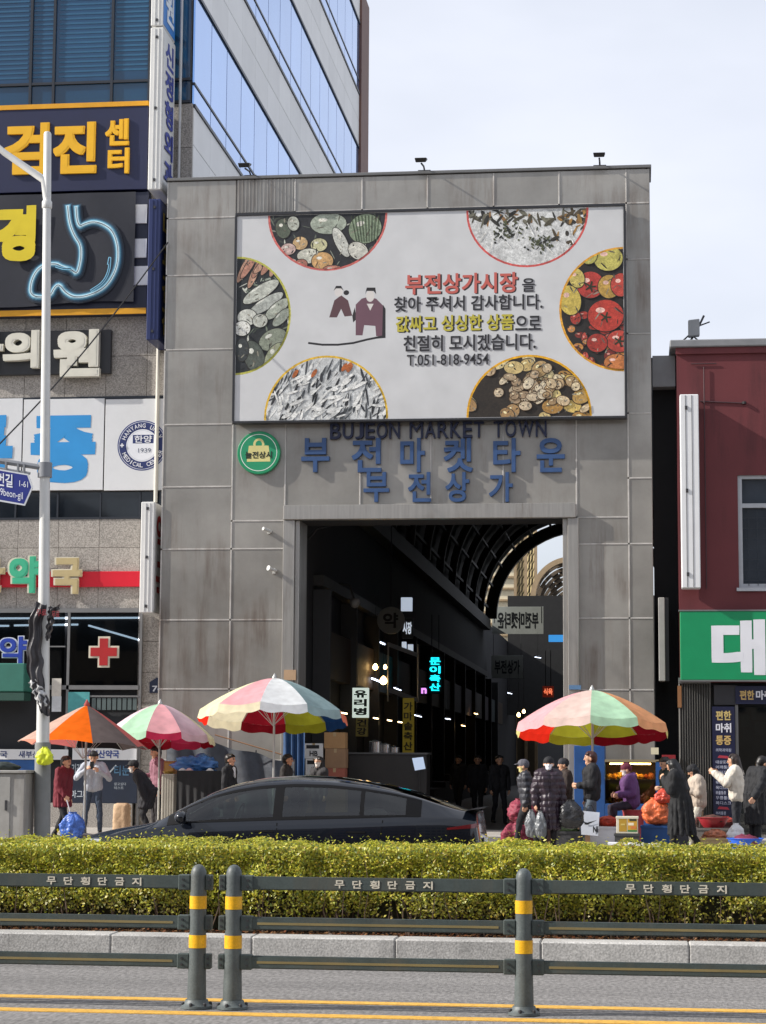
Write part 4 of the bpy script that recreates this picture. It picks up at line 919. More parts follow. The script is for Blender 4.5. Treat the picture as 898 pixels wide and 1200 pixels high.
for i in range(14):
    y_ = 887 + i * 6; P = Print()
    if i in (0, 10): P.poly([at(841, y_ + 1, RY - .1), at(855, y_ + 2, RY - .1), at(853, y_ - 1, RY - .1), at(843, y_ - 2, RY - .1)], '#a83040'); P.build('print', ent, RY - .101); continue
    P.text(r_.choice(['목디스크', '허리통증', '어깨통증', '무릎통증', '대상포진']), rect(839, y_ - 2, 839 + r_.choice([12, 16, 18]), y_ + 2, RY - .1), '#b4b8cc', .01); P.build('lettering', ent, RY - .101)
bx('glass_door', rx(866, 900), RY + .02, SW + .05, rx(866, 900) + 1.6, RY + .04, rz(829), clear_glass('door_glass', '#8a9a98', .10), ent)
for a, c in ((862.5, 866), (925, 929)): bx('door_frame', rx(a, 900), RY - .04, SW, rx(c, 900), RY + .06, rz(826), m_alu, ent)
for i, (a, t, w_, h_, c_) in enumerate(((868, 838, 10, 14, '#3f6f74'), (880, 832, 17, 12, '#6a8a90'), (884, 846, 13, 16, '#8a928e'), (870, 856, 12, 12, '#3e5a5e'), (868, 874, 30, 26, '#33423e'))):
    R = rect(a, t, a + w_, t + h_, RY + .3); bx('poster', R[0], RY + .055 + i * .01, R[1], R[2], RY + .060 + i * .01, R[3], mat('poster' + c_, c_, .5, var=.3, vscale=6), ent)
bx('floor', RL, RY + .0, SW - .05, RL + 6, RY + 1.0, SW + .005, m_paving, ent)
bx('red_sign_board', rx(776, 920), RY - .15, SW, rx(792, 920), RY - .1, rz(885), mat('red_board', '#8a1f26', .5), ent)
R = rect(777, 892, 783, 912, RY - .16); bx('notice', R[0], RY - .16, R[1], R[2], RY - .151, R[3], m_wp, ent)
# ------------------------------------------------------------------ arcade behind the gate
AL, AR = DL - .05, 2.2
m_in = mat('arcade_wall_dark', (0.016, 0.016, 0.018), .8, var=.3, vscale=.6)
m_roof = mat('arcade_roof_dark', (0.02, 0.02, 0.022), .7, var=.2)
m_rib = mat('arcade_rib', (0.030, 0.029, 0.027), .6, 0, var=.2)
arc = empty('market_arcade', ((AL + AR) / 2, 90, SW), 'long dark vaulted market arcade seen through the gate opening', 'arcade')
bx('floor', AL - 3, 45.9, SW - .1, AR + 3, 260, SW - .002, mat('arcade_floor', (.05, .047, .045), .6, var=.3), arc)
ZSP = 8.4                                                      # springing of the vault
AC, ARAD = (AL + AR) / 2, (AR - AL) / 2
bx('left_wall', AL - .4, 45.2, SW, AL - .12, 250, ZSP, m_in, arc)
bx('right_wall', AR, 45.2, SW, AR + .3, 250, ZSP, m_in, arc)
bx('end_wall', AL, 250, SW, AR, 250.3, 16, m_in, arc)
def vault(y0, y1, zs, rad, cx, name='vault', n=20, m=m_roof):
    def f(r):
        return lambda u, v: (cx - r * math.cos(PI * v), y0 + u * (y1 - y0), zs + r * math.sin(PI * v))
    MB().grid(f(rad + .12), 1, n).build(name, m, arc)
    return f
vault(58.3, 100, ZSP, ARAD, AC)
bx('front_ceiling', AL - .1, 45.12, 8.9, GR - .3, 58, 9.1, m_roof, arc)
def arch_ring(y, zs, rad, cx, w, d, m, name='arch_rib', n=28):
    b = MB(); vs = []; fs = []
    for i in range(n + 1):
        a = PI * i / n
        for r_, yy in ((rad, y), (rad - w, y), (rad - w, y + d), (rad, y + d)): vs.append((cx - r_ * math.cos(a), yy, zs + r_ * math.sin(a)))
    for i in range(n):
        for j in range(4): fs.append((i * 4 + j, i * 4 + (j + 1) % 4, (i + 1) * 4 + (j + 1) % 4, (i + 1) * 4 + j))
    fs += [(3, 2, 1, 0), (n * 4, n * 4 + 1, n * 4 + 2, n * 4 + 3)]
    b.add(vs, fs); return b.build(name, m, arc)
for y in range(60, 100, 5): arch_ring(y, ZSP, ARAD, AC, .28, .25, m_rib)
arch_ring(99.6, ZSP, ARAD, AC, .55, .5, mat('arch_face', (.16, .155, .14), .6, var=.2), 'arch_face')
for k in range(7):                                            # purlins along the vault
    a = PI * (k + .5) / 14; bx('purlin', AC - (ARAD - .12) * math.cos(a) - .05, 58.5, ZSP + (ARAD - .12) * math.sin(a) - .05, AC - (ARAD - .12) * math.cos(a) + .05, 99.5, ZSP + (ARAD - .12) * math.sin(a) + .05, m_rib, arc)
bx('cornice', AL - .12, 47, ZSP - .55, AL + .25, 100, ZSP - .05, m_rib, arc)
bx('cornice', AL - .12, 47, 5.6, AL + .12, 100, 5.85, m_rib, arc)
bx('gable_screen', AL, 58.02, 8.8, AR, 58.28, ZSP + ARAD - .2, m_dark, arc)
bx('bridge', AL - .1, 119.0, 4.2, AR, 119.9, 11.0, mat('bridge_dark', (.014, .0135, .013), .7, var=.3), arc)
# second vault beyond the open crossing, glazed
Y2 = 120; m_rib2 = mat('arch_tan', (.40, .29, .17), .5, var=.2); C2X, C2Z, C2R = -3.75, 11.0, 2.35
arch_ring(Y2, C2Z, C2R, C2X, .30, .5, m_rib2, 'arch_face')
for k, y in enumerate(range(Y2 + 2, 180, 3)): arch_ring(y, C2Z, C2R - .08, C2X, .2, .25, mat('arch_dark_tan', (.16, .12, .08), .5))
for k in range(14):
    a = PI * (k + .5) / 14
    for i_ in range(12):
        if (k + i_) % 3 == 1: continue
        MB().add([(C2X - (C2R - .02) * math.cos(a + s_ * PI / 32), yy, C2Z + (C2R - .02) * math.sin(a + s_ * PI / 32)) for yy in (Y2 + .6 + i_ * 5, Y2 + 5.2 + i_ * 5) for s_ in (-1, 1)], [(0, 1, 3, 2)]).build('roof_panel', m_roof, arc)
# lattice clad stair tower standing in the crossing, pale yellow cladding
m_lat = mat('lattice_cream', (.62, .50, .26), .5, var=.1); m_latd = mat('lattice_gap', (.10, .08, .05), .8)
lt_ = empty('lattice_tower', (-7.0, 130, SW), 'cream lattice-clad stair tower in the open crossing behind the arcade', 'lattice tower')
def lattice(px0, px1, Y):
    X0, _, X1, _ = rect(px0, 640, px1, 700, Y); bx('backing', X0, Y, SW, X1, Y + .3, 18, m_latd, lt_)
    z = 8.0; i = 0
    while z < 17.5:
        w = (X1 - X0) / 3
        for k in range(3):
            o = (k + .15 + (.0 if i % 2 else .0)) * w + X0
            MB().add([(o, Y - .02, z), (o + w * .55, Y - .05, z + .22), (o + w * .72, Y - .05, z + .62), (o + w * .16, Y - .02, z + .40)], [(0, 1, 2, 3)]).build('lattice_piece', m_lat, lt_)
        z += .48; i += 1
lattice(605, 615.5, 128); lattice(617, 627, 128.6)
for px in (604, 616.2, 628): X = at(px, 690, 127.8)[0]; bx('frame_post', X - .09, 127.8, SW, X + .09, 128.0, 18, m_rib2, lt_)
# louvred pale wall left of the lattice tower
lw = empty('louvre_wall', (-8.5, 133, SW), 'bright louvred wall glimpsed left of the lattice tower', 'wall')
bx('panel', -12.5, 133, SW, -7.2, 133.3, 20, mat('louvre_back', (.75, .68, .5), .6), lw)
for i in range(14): bx('louvre', -12.5, 132.85, 8 + i * .75, -7.2, 132.99, 8.12 + i * .75, m_rib2, lw)
# shops on the left side: dark fronts, boards and counters
r_ = random.Random(4)
y = 47.0
while y < 108:
    w = r_.uniform(4, 6); sh_ = empty('arcade_shop', (AL, y + w / 2, SW), 'dark shop front in a row along the left of the arcade', 'shop', 'shops along the arcade')
    bx('fascia', AL - .1, y + .1, 3.5, AL + .16, y + w - .1, 4.6, mat('fascia%d' % r_.randint(0, 3), (r_.uniform(.012, .05), r_.uniform(.012, .04), r_.uniform(.012, .04)), .6), sh_)
    bx('counter', AL - .1, y + .3, SW, AL + r_.uniform(.5, .9), y + w - .3, r_.uniform(.7, 1.1), mat('counter_dark', (.025, .023, .02), .7, var=.3), sh_)
    bx('pillar', AL - .1, y - .12, SW, AL + .3, y + .1, 5.5, mat('pillar_dark', (.022, .022, .023), .6), sh_); y += w
rg = random.Random(31)
for i in range(14):
    yy = 47.6 + i * .95 + rg.uniform(-.2, .2); z_ = 1.0 + rg.uniform(0, .25)
    q = MB().box(AL + .15, yy, z_ - .45, AL + .75, yy + .6, z_).build('goods_box', mat('goods_%d' % (i % 5), [(.30, .10, .04), (.35, .30, .22), (.12, .18, .07), (.30, .22, .06), (.10, .10, .14)][i % 5], .6, var=.4, vscale=8), None, bevel=.01)
    tag(q, 'small goods box on the counters along the left of the arcade', 'goods', 'goods boxes on the arcade counters')
    if i % 3 == 0:
        h_ = MB().tube([(AL + .5, yy, 2.7), (AL + .5, yy + .9, 2.7)], .016, 6).build('added_counter_lamp', emat('added_warm_tube', '#ffdba0', 9), None); tag(h_, 'warm tube lamp over the goods on the arcade counters', 'lamp', 'warm tube lamps over the counters')  # tubes added to light the counter goods faintly
# hanging signs
def hang(name, label, px, Y, m, words=None, wcol='#101010', bold=.03, vertical=False, mirror=False, depth=.12, cat='sign', wm=None, rods=True):
    R = rect(*px, Y); root = empty(name, ((R[0] + R[2]) / 2, Y, R[1]), label, cat)
    bx('panel', R[0], Y, R[1], R[2], Y + depth, R[3], m, root, .005)
    if rods:
        for xx in (R[0] + .1, R[2] - .1): MB().tube([(xx, Y + depth / 2, R[3] - .002), (xx, Y + depth / 2, min(R[3] + 1.2, DT + 1.5))], .012, 5).build('rod', m_blk, root)
    if words:
        P = Print(); mw, mh = (R[2] - R[0]) * .1, (R[3] - R[1]) * .06
        if vertical:
            n = len(words); h = (R[3] - R[1] - 2 * mh) / n
            for i, ch in enumerate(words): P.text(ch, (R[0] + mw, R[3] - mh - (i + 1) * h + .07 * h, R[2] - mw, R[3] - mh - i * h - .07 * h), wcol, bold)
        else: P.text(words, (R[0] + mw, R[1] + (R[3] - R[1]) * .2, R[2] - mw, R[3] - (R[3] - R[1]) * .2), wcol, bold, mirror)
        P.build('lettering', root, Y - .002, m=wm)
    return root
m_cyan = emat('neon_cyan', '#19d6e6', 1.6)
hang('neon_sign', 'vertical cyan neon letter sign hanging in the dark arcade', (502, 767, 518, 813), 62, m_dark, '문이축산', '#19d6e6', .035, True, wm=m_cyan)
hang('neon_sign', 'tiny magenta glowing sign beside the cyan neon letters', (493, 804, 501, 815), 61.8, m_dark, 'n', '#e060c0', .04, wm=emat('neon_magenta', '#d890e8', 1.2), rods=False)
hang('lit_sign', 'white lit vertical sign with black letters above the stacked boxes', (413, 806, 432, 841), 50, emat('lit_white', '#dfeee2', .55), '유리병', '#142016', .045, True, rods=False)
hang('yellow_sign', 'dim yellow vertical board under the white lit sign', (417, 841, 431, 863), 50, mat('dim_yellow', (.35, .27, .06), .6), '건강', '#1a1408', .03, True, rods=False)
hang('yellow_sign', 'tall olive-yellow vertical board with dark letters inside the arcade', (472, 818, 485, 884), 52, emat('olive_lit', '#6e5f16', .28), '가마솥축산', '#14110a', .03, True, rods=False)
hang('white_board', 'grey-white hanging board with reversed dark letters under the vault', (577, 711, 637, 743), 101, mat('board_grey', (.42, .45, .42), .6), '부전마켓타운', '#181c20', .03, mirror=True, depth=.006)
hang('white_board', 'smaller dim hanging board below the reversed-letter board', (576, 768, 613, 795), 102.5, mat('board_dim', (.26, .27, .25), .6), '부전상가', '#181c20', .03, depth=.006)
hang('arrow_sign', 'small light-blue arrow sign beside the right jamb', (643, 744, 666, 752), 60, emat('arrow_blue', '#3f95dd', .8), None, rods=False)
hang('red_sign', 'small red lit sign box low in the arcade', (636, 804, 649, 817), 70, emat('red_lit', '#5a1a10', .5), '식육', '#ffd8a0', .03, wm=emat('red_txt', '#ff8a60', .8))
for i, (px, w) in enumerate((((470, 700, 483, 716), ''), ((471, 724, 484, 748), '시장'), ((471, 752, 476, 762), ''), ((478, 755, 484, 765), ''))):
    hang('hanging_sign', ['slim white lit panel at the top of the dark sign mast', 'lit panel with white letters in the middle of the dark sign mast', 'tiny left lit panel at the foot of the dark sign mast', 'tiny right lit panel at the foot of the dark sign mast'][i], px, 56, emat('lit_panel_%d' % i, '#c6d4e6' if not w else '#182028', .55 if not w else .02), w or None, '#dfe6ee', .04, rods=False, wm=emat('lit_txt', '#c8d2de', .6) if w else None)
X, Z = at(458, 727, 54)
q = empty('round_hanging_sign', (X, 54, Z - .35), 'dim round hanging sign with one dark letter', 'sign')
MB().prism(ell(X, Z, .36, .36, 0, 28), 54, 54.12).build('disc', mat('disc_dim', (.24, .25, .25), .6), q)
P = Print(); P.text('약', (X - .2, Z - .2, X + .2, Z + .2), '#0c0d0e', .03); P.build('lettering', q, 53.998)
MB().tube([(X, 54.06, Z + .34), (X, 54.06, DT + 1)], .012, 5).build('rod', m_blk, q)
# tubes and bulbs
m_warm = emat('warm_bulb', '#ffcf86', 14.0); m_coldt = emat('cold_tube', '#dfeaff', 5.0)
for i, (p0, p1, Y) in enumerate((((383, 750), (397, 755), 53), ((375, 789), (397, 797), 50), ((437, 749), (451, 755), 57), ((436, 795), (446, 799), 55))):
    a, b_ = at(*p0, Y), at(*p1, Y + .8)
    t = empty('tube_lamp', (a[0], Y, a[1]), ['white fluorescent tube high over the first left shop', 'white fluorescent tube just above the white lit sign', 'short white tube beside the round hanging sign', 'short white tube touching the brightest warm bulb'][i], 'lamp', 'tube lamps in the arcade')
    MB().tube([(a[0], Y, a[1]), (b_[0], Y + .8, b_[1])], .022, 6).build('tube', m_coldt, t)
    MB().tube([(a[0], Y, a[1] + .05), (b_[0], Y + .8, b_[1] + .05)], .03, 6).build('housing', m_blk, t)
    MB().tube([((a[0] + b_[0]) / 2, Y + .4, a[1]), ((a[0] + b_[0]) / 2, Y + .4, a[1] + 1.4)], .008, 4).build('rod', m_blk, t)
for i, (px, py, Y, r0) in enumerate(((440, 782, 55, .075), (451.5, 782, 56, .055), (449.5, 798, 55, .10), (440, 767, 57, .045), (608, 838, 75, .07), (614, 834, 76, .06), (451, 607, 46.5, .03))):
    X, Z = at(px, py, Y); t = empty('bulb_lamp', (X, Y, Z), ['larger warm bulb of the pair under the hanging frame', 'smaller warm bulb of the pair under the hanging frame', 'brightest warm bulb just below the pair of bulbs', 'faint warm bulb above the pair of bulbs', 'warm bulb left of two beside the big multicoloured parasol', 'warm bulb right of two beside the big multicoloured parasol', 'tiny warm bulb under the lintel'][i], 'lamp', 'bulbs in the arcade')
    MB().lathe([(.01, -r0), (r0 * .7, -r0 * .7), (r0, 0), (r0 * .7, r0 * .7), (.02, r0 * 1.3)], (X, Y, Z), 10).build('bulb', m_warm, t, smooth=True)
    MB().tube([(X, Y, Z + r0), (X, Y, min(Z + 1.6, DT + 1))], .008, 4).build('cord', m_blk, t)
for i, (p0, p1, Y, cold) in enumerate((((366, 773), (372, 775), 49, 1), ((462, 806), (470, 809), 58, 1), ((486, 838), (494, 840), 64, 1), ((522, 842), (528, 843), 72, 1), ((541, 850), (545, 851), 80, 0), ((556, 836), (560, 837), 88, 0), ((595, 812), (600, 813), 95, 1), ((627, 770), (634, 771), 99, 1))):
    a, b_ = at(*p0, Y), at(*p1, Y + .5)
    t = empty('shop_light', (a[0], Y, a[1]), ['faint lamp at the left edge of the opening', 'small cold lamp under the goods rack', 'small cold lamp left below the cyan neon letters', 'small cold lamp right below the cyan neon letters', 'small warm lamp deep over the dark walkers', 'tiny warm lamp far along the left shops', 'small cold lamp below the smaller hanging board', 'small cold lamp under the arrow sign'][i], 'lamp', 'small lamps in the arcade')
    MB().tube([(a[0], Y, a[1]), (b_[0], Y + .5, b_[1])], .012, 6).build('tube', m_coldt if cold else m_warm, t)
    MB().tube([(a[0], Y, a[1] + .06), (b_[0], Y + .5, b_[1] + .06)], .035, 6).build('housing', m_blk, t)
    MB().tube([((a[0] + b_[0]) / 2, Y + .25, a[1]), ((a[0] + b_[0]) / 2, Y + .25, a[1] + 1.2)], .008, 4).build('rod', m_blk, t)
# display cabinet frame with shelves left inside
R = rect(455, 766, 486, 822, 55)
cb = empty('goods_rack', ((R[0] + R[2]) / 2, 55, R[1]), 'grey metal goods rack hanging under the bulbs inside the arcade', 'rack')
m_fr = mat('frame_grey', (.30, .30, .29), .5)
for z in (R[1], R[3] - .06): MB().add([(R[0], 55, z + .25), (R[2], 55.9, z), (R[2], 55.9, z + .12), (R[0], 55, z + .37)], [(0, 1, 2, 3)]).build('rail', m_fr, cb)
for xx, yy in ((R[0], 55), (R[2], 55.9)): MB().tube([(xx, yy, R[1]), (xx, yy, R[3] + .3)], .025, 6).build('upright', m_fr, cb)
# overhead cables just inside the opening
for i, pts in enumerate((((362, 632), (372, 620), (400, 613), (452, 608), (520, 612), (560, 606)), ((362, 612), (440, 616), (500, 609), (655, 613)))):
    MB().tube([(*[(at(px, py, 46.2 + i * .3))[0]], 46.2 + i * .3, at(px, py, 46.2 + i * .3)[1]) for px, py in pts], .018, 5).build('cable', m_blk, arc)
# wall camera arm
a = at(382, 684, 50); b_ = at(410, 686, 50); c_ = at(416, 704, 50)
cc = empty('camera_arm', (b_[0], 50, b_[1]), 'grey camera on a bent arm above the left shops', 'camera')
MB().tube([(AL, 50, a[1]), (b_[0], 50, b_[1]), (c_[0], 50, c_[1])], .025, 6).build('arm', m_rib, cc); MB().lathe([(.03, .12), (.11, .1), (.13, 0), (.08, -.1), (.01, -.13)], (c_[0], 50, c_[1] - .05), 12).build('dome', mat('cam_grey', (.3, .3, .3), .4), cc, smooth=True)

# stacked cartons just inside the left jamb
cart = [mat('carton_brown', (.24, .14, .075), .8, var=.15), mat('carton_white', (.58, .57, .55), .7, var=.08), mat('carton_tan', (.34, .19, .08), .8, var=.15), mat('carton_red', (.28, .08, .05), .7)]
def carton(label, px, Y, d, m, words=None, col='#202020', cat='box', group=None, z0=None):
    R = list(rect(*px, Y))
    if z0 is not None: R[1] = z0
    q = empty('carton', ((R[0] + R[2]) / 2, Y + d / 2, R[1]), label, cat, group)
    bx('box', R[0], Y, R[1], R[2], Y + d, R[3], m, q, .006)
    bx('tape', (R[0] + R[2]) / 2 - .03, Y - .001, R[3] - .09, (R[0] + R[2]) / 2 + .03, Y + d, R[3] + .001, mat('tape', (.35, .25, .13), .4), q)
    if words:
        P = Print(); w, h = R[2] - R[0], R[3] - R[1]; P.rect(R[0] + w * .08, R[3] - h * .22, R[2] - w * .08, R[3] - h * .1, col); P.text(words, (R[0] + w * .25, R[1] + h * .2, R[2] - w * .25, R[3] - h * .35), col, .03); P.build('print', q, Y - .002)
    return q
CY = 44.6
zc = SW
for nm, col_px, items in (('a', (357, 379), ((985, 958, 1, None), (958, 930, 0, None), (930, 908, 1, None), (908, 889, 1, '사과'), (889, 871, 1, 'HB'))), ('b', (380, 405), ((985, 955, 0, None), (955, 925, 2, None), (925, 900, 3, None), (900, 877, 0, None), (877, 858, 2, None)))):
    zc = SW
    for k, (yb, yt, mi, wds) in enumerate(items):
        zt = at(380, yt, CY)[1]; R = rect(col_px[0] + k % 2, yt, col_px[1] - (k % 3) * .5, yb, CY)
        q = empty('carton', ((R[0] + R[2]) / 2, CY + .2, zc), ['bottom', 'second', 'third', 'fourth', 'top'][k] + (' white or brown carton of the stack against the left jamb' if nm == 'a' else ' carton of the brown stack next to the vendor counter'), 'box', 'cartons stacked inside the gate')
        bx('box', R[0], CY, zc, R[2], CY + .42, zt - .004, cart[mi], q, .006)
        bx('tape', (R[0] + R[2]) / 2 - .03, CY - .001, zt - .09, (R[0] + R[2]) / 2 + .03, CY + .42, zt - .002, mat('tape', (.35, .25, .13), .4), q)
        if wds:
            P = Print(); w, h = R[2] - R[0], zt - zc; P.rect(R[0] + w * .1, zt - h * .35, R[2] - w * .2, zt - h * .12, '#18181a'); P.text(wds, (R[0] + w * .28, zc + h * .15, R[2] - w * .28, zc + h * .5), '#202024', .03); P.build('print', q, CY - .002)
        zc = zt
# ------------------------------------------------------------------ street lamp pole with its fittings
LY = 35.0
m_pole = mat('pole_white', (.62, .62, .60), .4, .1, var=.08, vscale=3)
lx = at(50.5, 950, LY)[0]; lt_z = at(55, 155, LY)[1]
lamp = empty('street_lamp', (lx, LY, SW), 'tall white street lamp pole with a grey sleeve at its foot', 'street lamp')
zj = at(55, 222, LY)[1]
MB().lathe([(.125, 0), (.112, 2), (.094, 5), (.078, 9), (.068, lt_z - SW - .03), (.055, lt_z - SW), (.01, lt_z - SW + .02)], (lx, LY, SW), 20).build('pole', m_pole, lamp, smooth='auto')
MB().lathe([(.155, 0), (.15, .03), (.14, .05), (.136, at(50, 872, LY)[1] - SW), (.128, at(50, 870, LY)[1] - SW)], (lx, LY, SW), 20).build('sleeve', mat('sleeve_grey', (.19, .195, .19), .75, var=.12, vscale=6, bump=.3, bscale=60), lamp, smooth='auto')
za = at(0, 150, LY)[1]; xa = at(-110, 60, LY)[0]
p0 = Vector((lx, LY, zj)); a1 = at(20, 178, LY)
MB().tube([p0 + Vector((0, 0, -.15)), p0 + Vector((-.06, 0, .18)), (a1[0], LY, a1[1]), (at(-60, 108, LY)[0], LY, at(-60, 108, LY)[1]), (at(-110, 88, LY)[0], LY, at(-110, 88, LY)[1])], [.075, .07, .058, .05, .045], 12).build('arm', m_pole, lamp, smooth='auto')
MB().lathe([(.08, -.07), (.09, -.05), (.09, .05), (.08, .07)], tuple(p0 + Vector((0, 0, -.28))), 18).build('collar', m_pole, lamp, smooth='auto')
LEAN = .018; lamp.rotation_euler.y = -LEAN
hd = at(-110, 88, LY); bx('lamp_head', hd[0] - .7, LY - .14, hd[1] - .06, hd[0] + .05, LY + .14, hd[1] + .06, mat('lamp_head_grey', (.35, .36, .37), .4), lamp, .03)
# street name sign
sn = empty('street_name_sign', (at(20, 570, LY - .15)[0], LY - .15, at(20, 590, LY)[1]), 'blue arrow-shaped street name sign with white lettering on the lamp pole', 'street sign')
YS_ = LY - .16
def pxp(px, py, Y): return at(px, py, Y)
poly = [pxp(-62, 539, YS_), pxp(33, 555.5, YS_), pxp(38.5, 571, YS_), pxp(29, 592.5, YS_), pxp(-62, 577, YS_)]
MB().prism(poly, YS_, YS_ + .035).build('plate', mat('sign_rim', (.66, .68, .72), .4), sn)
P = Print(); P.poly([pxp(-61, 541, YS_), pxp(32, 557, YS_), pxp(36.8, 571, YS_), pxp(28.2, 590.5, YS_), pxp(-61, 575, YS_)], '#1a2a82')
def ptext(P, s, x0, y0, x1, y1, sl, Y, col, bold):
    
    for v, f in text_geo(s, bold): P.tris([pxp(x0 + a[0] * (x1 - x0), y1 + a[1] * (y0 - y1) + sl * a[0] * (x1 - x0), Y) for a in v], f, col)
ptext(P, '번길', -3, 553.5, 15, 569, .15, YS_, '#e6eaf2', .02); ptext(P, '1-61', 23, 563, 33, 570, .15, YS_, '#e6eaf2', .0); ptext(P, '69beon-gil', -3, 571, 27, 582, .2, YS_, '#e6eaf2', .0); ptext(P, '중앙대로7', -58, 543, -5, 562, .15, YS_, '#e6eaf2', .02)
P.build('lettering', sn, YS_ - .001)
z1 = at(45, 549, LY)[1]; lxs = lx - LEAN * (z1 - SW); MB().tube([(lxs + .02, LY - .05, z1), (at(0, 540, LY)[0], LY - .12, at(0, 541, LY)[1]), (at(-60, 531, LY)[0], LY - .12, at(-60, 532, LY)[1])], .05, 8).build('bracket_arm', mat('bracket_grey', (.22, .23, .25), .5), sn)
MB().tube([(at(38, 556, LY)[0], LY - .13, at(38, 556, LY)[1]), (at(-60, 541, LY)[0], LY - .13, at(-60, 540, LY)[1])], .025, 6).build('bracket_arm', mat('bracket_grey', (.22, .23, .25), .5), sn)
MB().lathe([(.125, -.14), (.125, .12)], (lxs, LY, z1 - .02), 16).build('clamp', mat('bracket_grey', (.22, .23, .25), .5), sn, smooth='auto')
for px in (10, 24, 31): a = at(px, 548 + px * .12, LY); bx('hanger', a[0] - .015, LY - .16, a[1] - .1, a[0] + .015, LY - .1, a[1] + .1, mat('bracket_grey', (.22, .23, .25), .5), sn)
# crumpled banner tied to the pole
m_cl = mat('dark_banner', (.035, .032, .036), .38, var=.4, vscale=7, bump=.5, bscale=9)
pb = empty('crumpled_banner', (lx, LY - .2, at(50, 830, LY)[1]), 'crumpled black banner tied round the white lamp pole', 'banner')
def strip(pts, ws, ph):
    n = len(pts)
    def f(u, v):
        t = u * (n - 1); i = min(int(t), n - 2); k = t - i; px = pts[i][0] * (1 - k) + pts[i + 1][0] * k; py = pts[i][1] * (1 - k) + pts[i + 1][1] * k; w = ws[i] * (1 - k) + ws[i + 1] * k
        X, Z = at(px, py, LY); ang = (v - .5) * 2.6
        return (X + w * math.sin(ang) + .015 * math.sin(u * 31 + ph), LY - .10 - .13 * math.cos(ang) + .03 * math.sin(v * 17 + u * 9 + ph) + .02 * math.sin(u * 23 + v * 5), Z + .03 * math.sin(v * 6 + ph))
    return MB().grid(f, 30, 14)
strip([(51, 708), (45, 730), (43, 760), (44, 780), (46, 800), (52, 818), (57, 838)], [.12, .12, .13, .15, .13, .12, .07], 0).build('cloth', m_cl, pb, smooth=True)
strip([(67, 711), (63, 726), (59, 750)], [.10, .07, .03], 2).build('cloth', m_cl, pb, smooth=True)
strip([(43, 798), (50, 812), (56, 830)], [.10, .12, .08], 4).build('lining', mat('banner_white', (.5, .5, .5), .6, var=.4, vscale=18), pb, smooth=True)
for a_ in ((43, 714, 55, 722), (61, 716, 70, 724)):
    R = rect(*a_, LY - .26); P = Print(); P.text('무료', R, '#8a2c34', .02); P.build('lettering', pb, LY - .262)
def bagmesh(c, r, seed, neck=.28, folds=.10, n=22, crump=1.0):
    pr = [(0, .02), (.03, .82), (.1, .96), (.5, 1.0), (.88, .93), (.96, .84), (1.0, .55)] if neck > .6 else [(0, .02), (.04, .62), (.12, .86), (.3, 1.0), (.55, .97), (.75, .78), (.88, .5), (.95, neck), (1.0, neck * 1.25)]
    def f(u, v):
        th = u * 2 * PI
        for (a, b), (c_, d_) in zip(pr, pr[1:]):
            if v <= c_: k = b + (d_ - b) * (v - a) / (c_ - a); break
        d = Vector((math.cos(th), math.sin(th), v * 2.2)); sq = 1 / max(abs(math.cos(th)) ** 4 + abs(math.sin(th)) ** 4, .2) ** .25
        k *= sq * (1 + folds * (.3 + v) * math.sin(th * 6 + seed * 3 + 4 * v) + crump * .22 * mnoise.noise(d * 2.2 + Vector((seed, 0, 0))) + crump * .16 * mnoise.noise(d * 5.5 + Vector((0, seed, 0))) + .08 * mnoise.noise(d * 12 + Vector((0, 0, seed))))
        return (c[0] + r[0] * k * math.cos(th) + .1 * r[0] * v * math.sin(seed * 5), c[1] + r[1] * k * math.sin(th), c[2] - r[2] + 2 * r[2] * v)
    return MB().grid(f, n * 2, n)
# yellow bag on the pole
X, Z = at(53, 886, LY - .2)
yb = empty('yellow_bag', (X, LY - .2, Z - .16), 'fluorescent yellow bag tied to the lamp pole', 'bag')
def lumpy(c, r, seed, amp=.25, n=14, flat=1.0, mt=None):
    def f(u, v):
        th, ph = u * 2 * PI, v * PI; d = Vector((math.cos(th) * math.sin(ph), math.sin(th) * math.sin(ph), math.cos(ph)))
        k = 1 + amp * mnoise.noise(d * 1.7 + Vector((seed, seed * .7, 0))) + amp * .6 * mnoise.noise(d * 4 + Vector((0, seed, seed)))
        return (c[0] + d.x * r[0] * k, c[1] + d.y * r[1] * k, c[2] + d.z * r[2] * k * flat)
    return MB().grid(f, n * 2, n)
bagmesh((X, LY - .24, Z), (.13, .09, .16), 1.3).build('sack', mat('fluoro_yellow', (.62, .68, .02), .5, var=.1), yb, smooth=True)
MB().tube([(lx + .15 * math.cos(t), LY + .15 * math.sin(t), Z - .03 + .02 * math.sin(t * 3)) for t in (2 * PI * k / 16 for k in range(17))], .012, 5).build('tie', mat('tie_green', (.2, .3, .2), .6), yb)
# cables from the gate to the left
for i, (p, q_) in enumerate((((197, 284), (-40, 560)),)):
    a, b_ = at(*p, GY - .1), at(*q_, 38)
    pts = [(a[0] + (b_[0] - a[0]) * t, GY - .1 + (38 - GY + .1) * t, a[1] + (b_[1] - a[1]) * t - .25 * math.sin(PI * t)) for t in (k / 12 for k in range(13))]
    tag(MB().tube(pts, .016, 5).build('overhead_cable', m_blk), 'thin black cable slanting from the gate edge down past the clinic signs', 'cable')
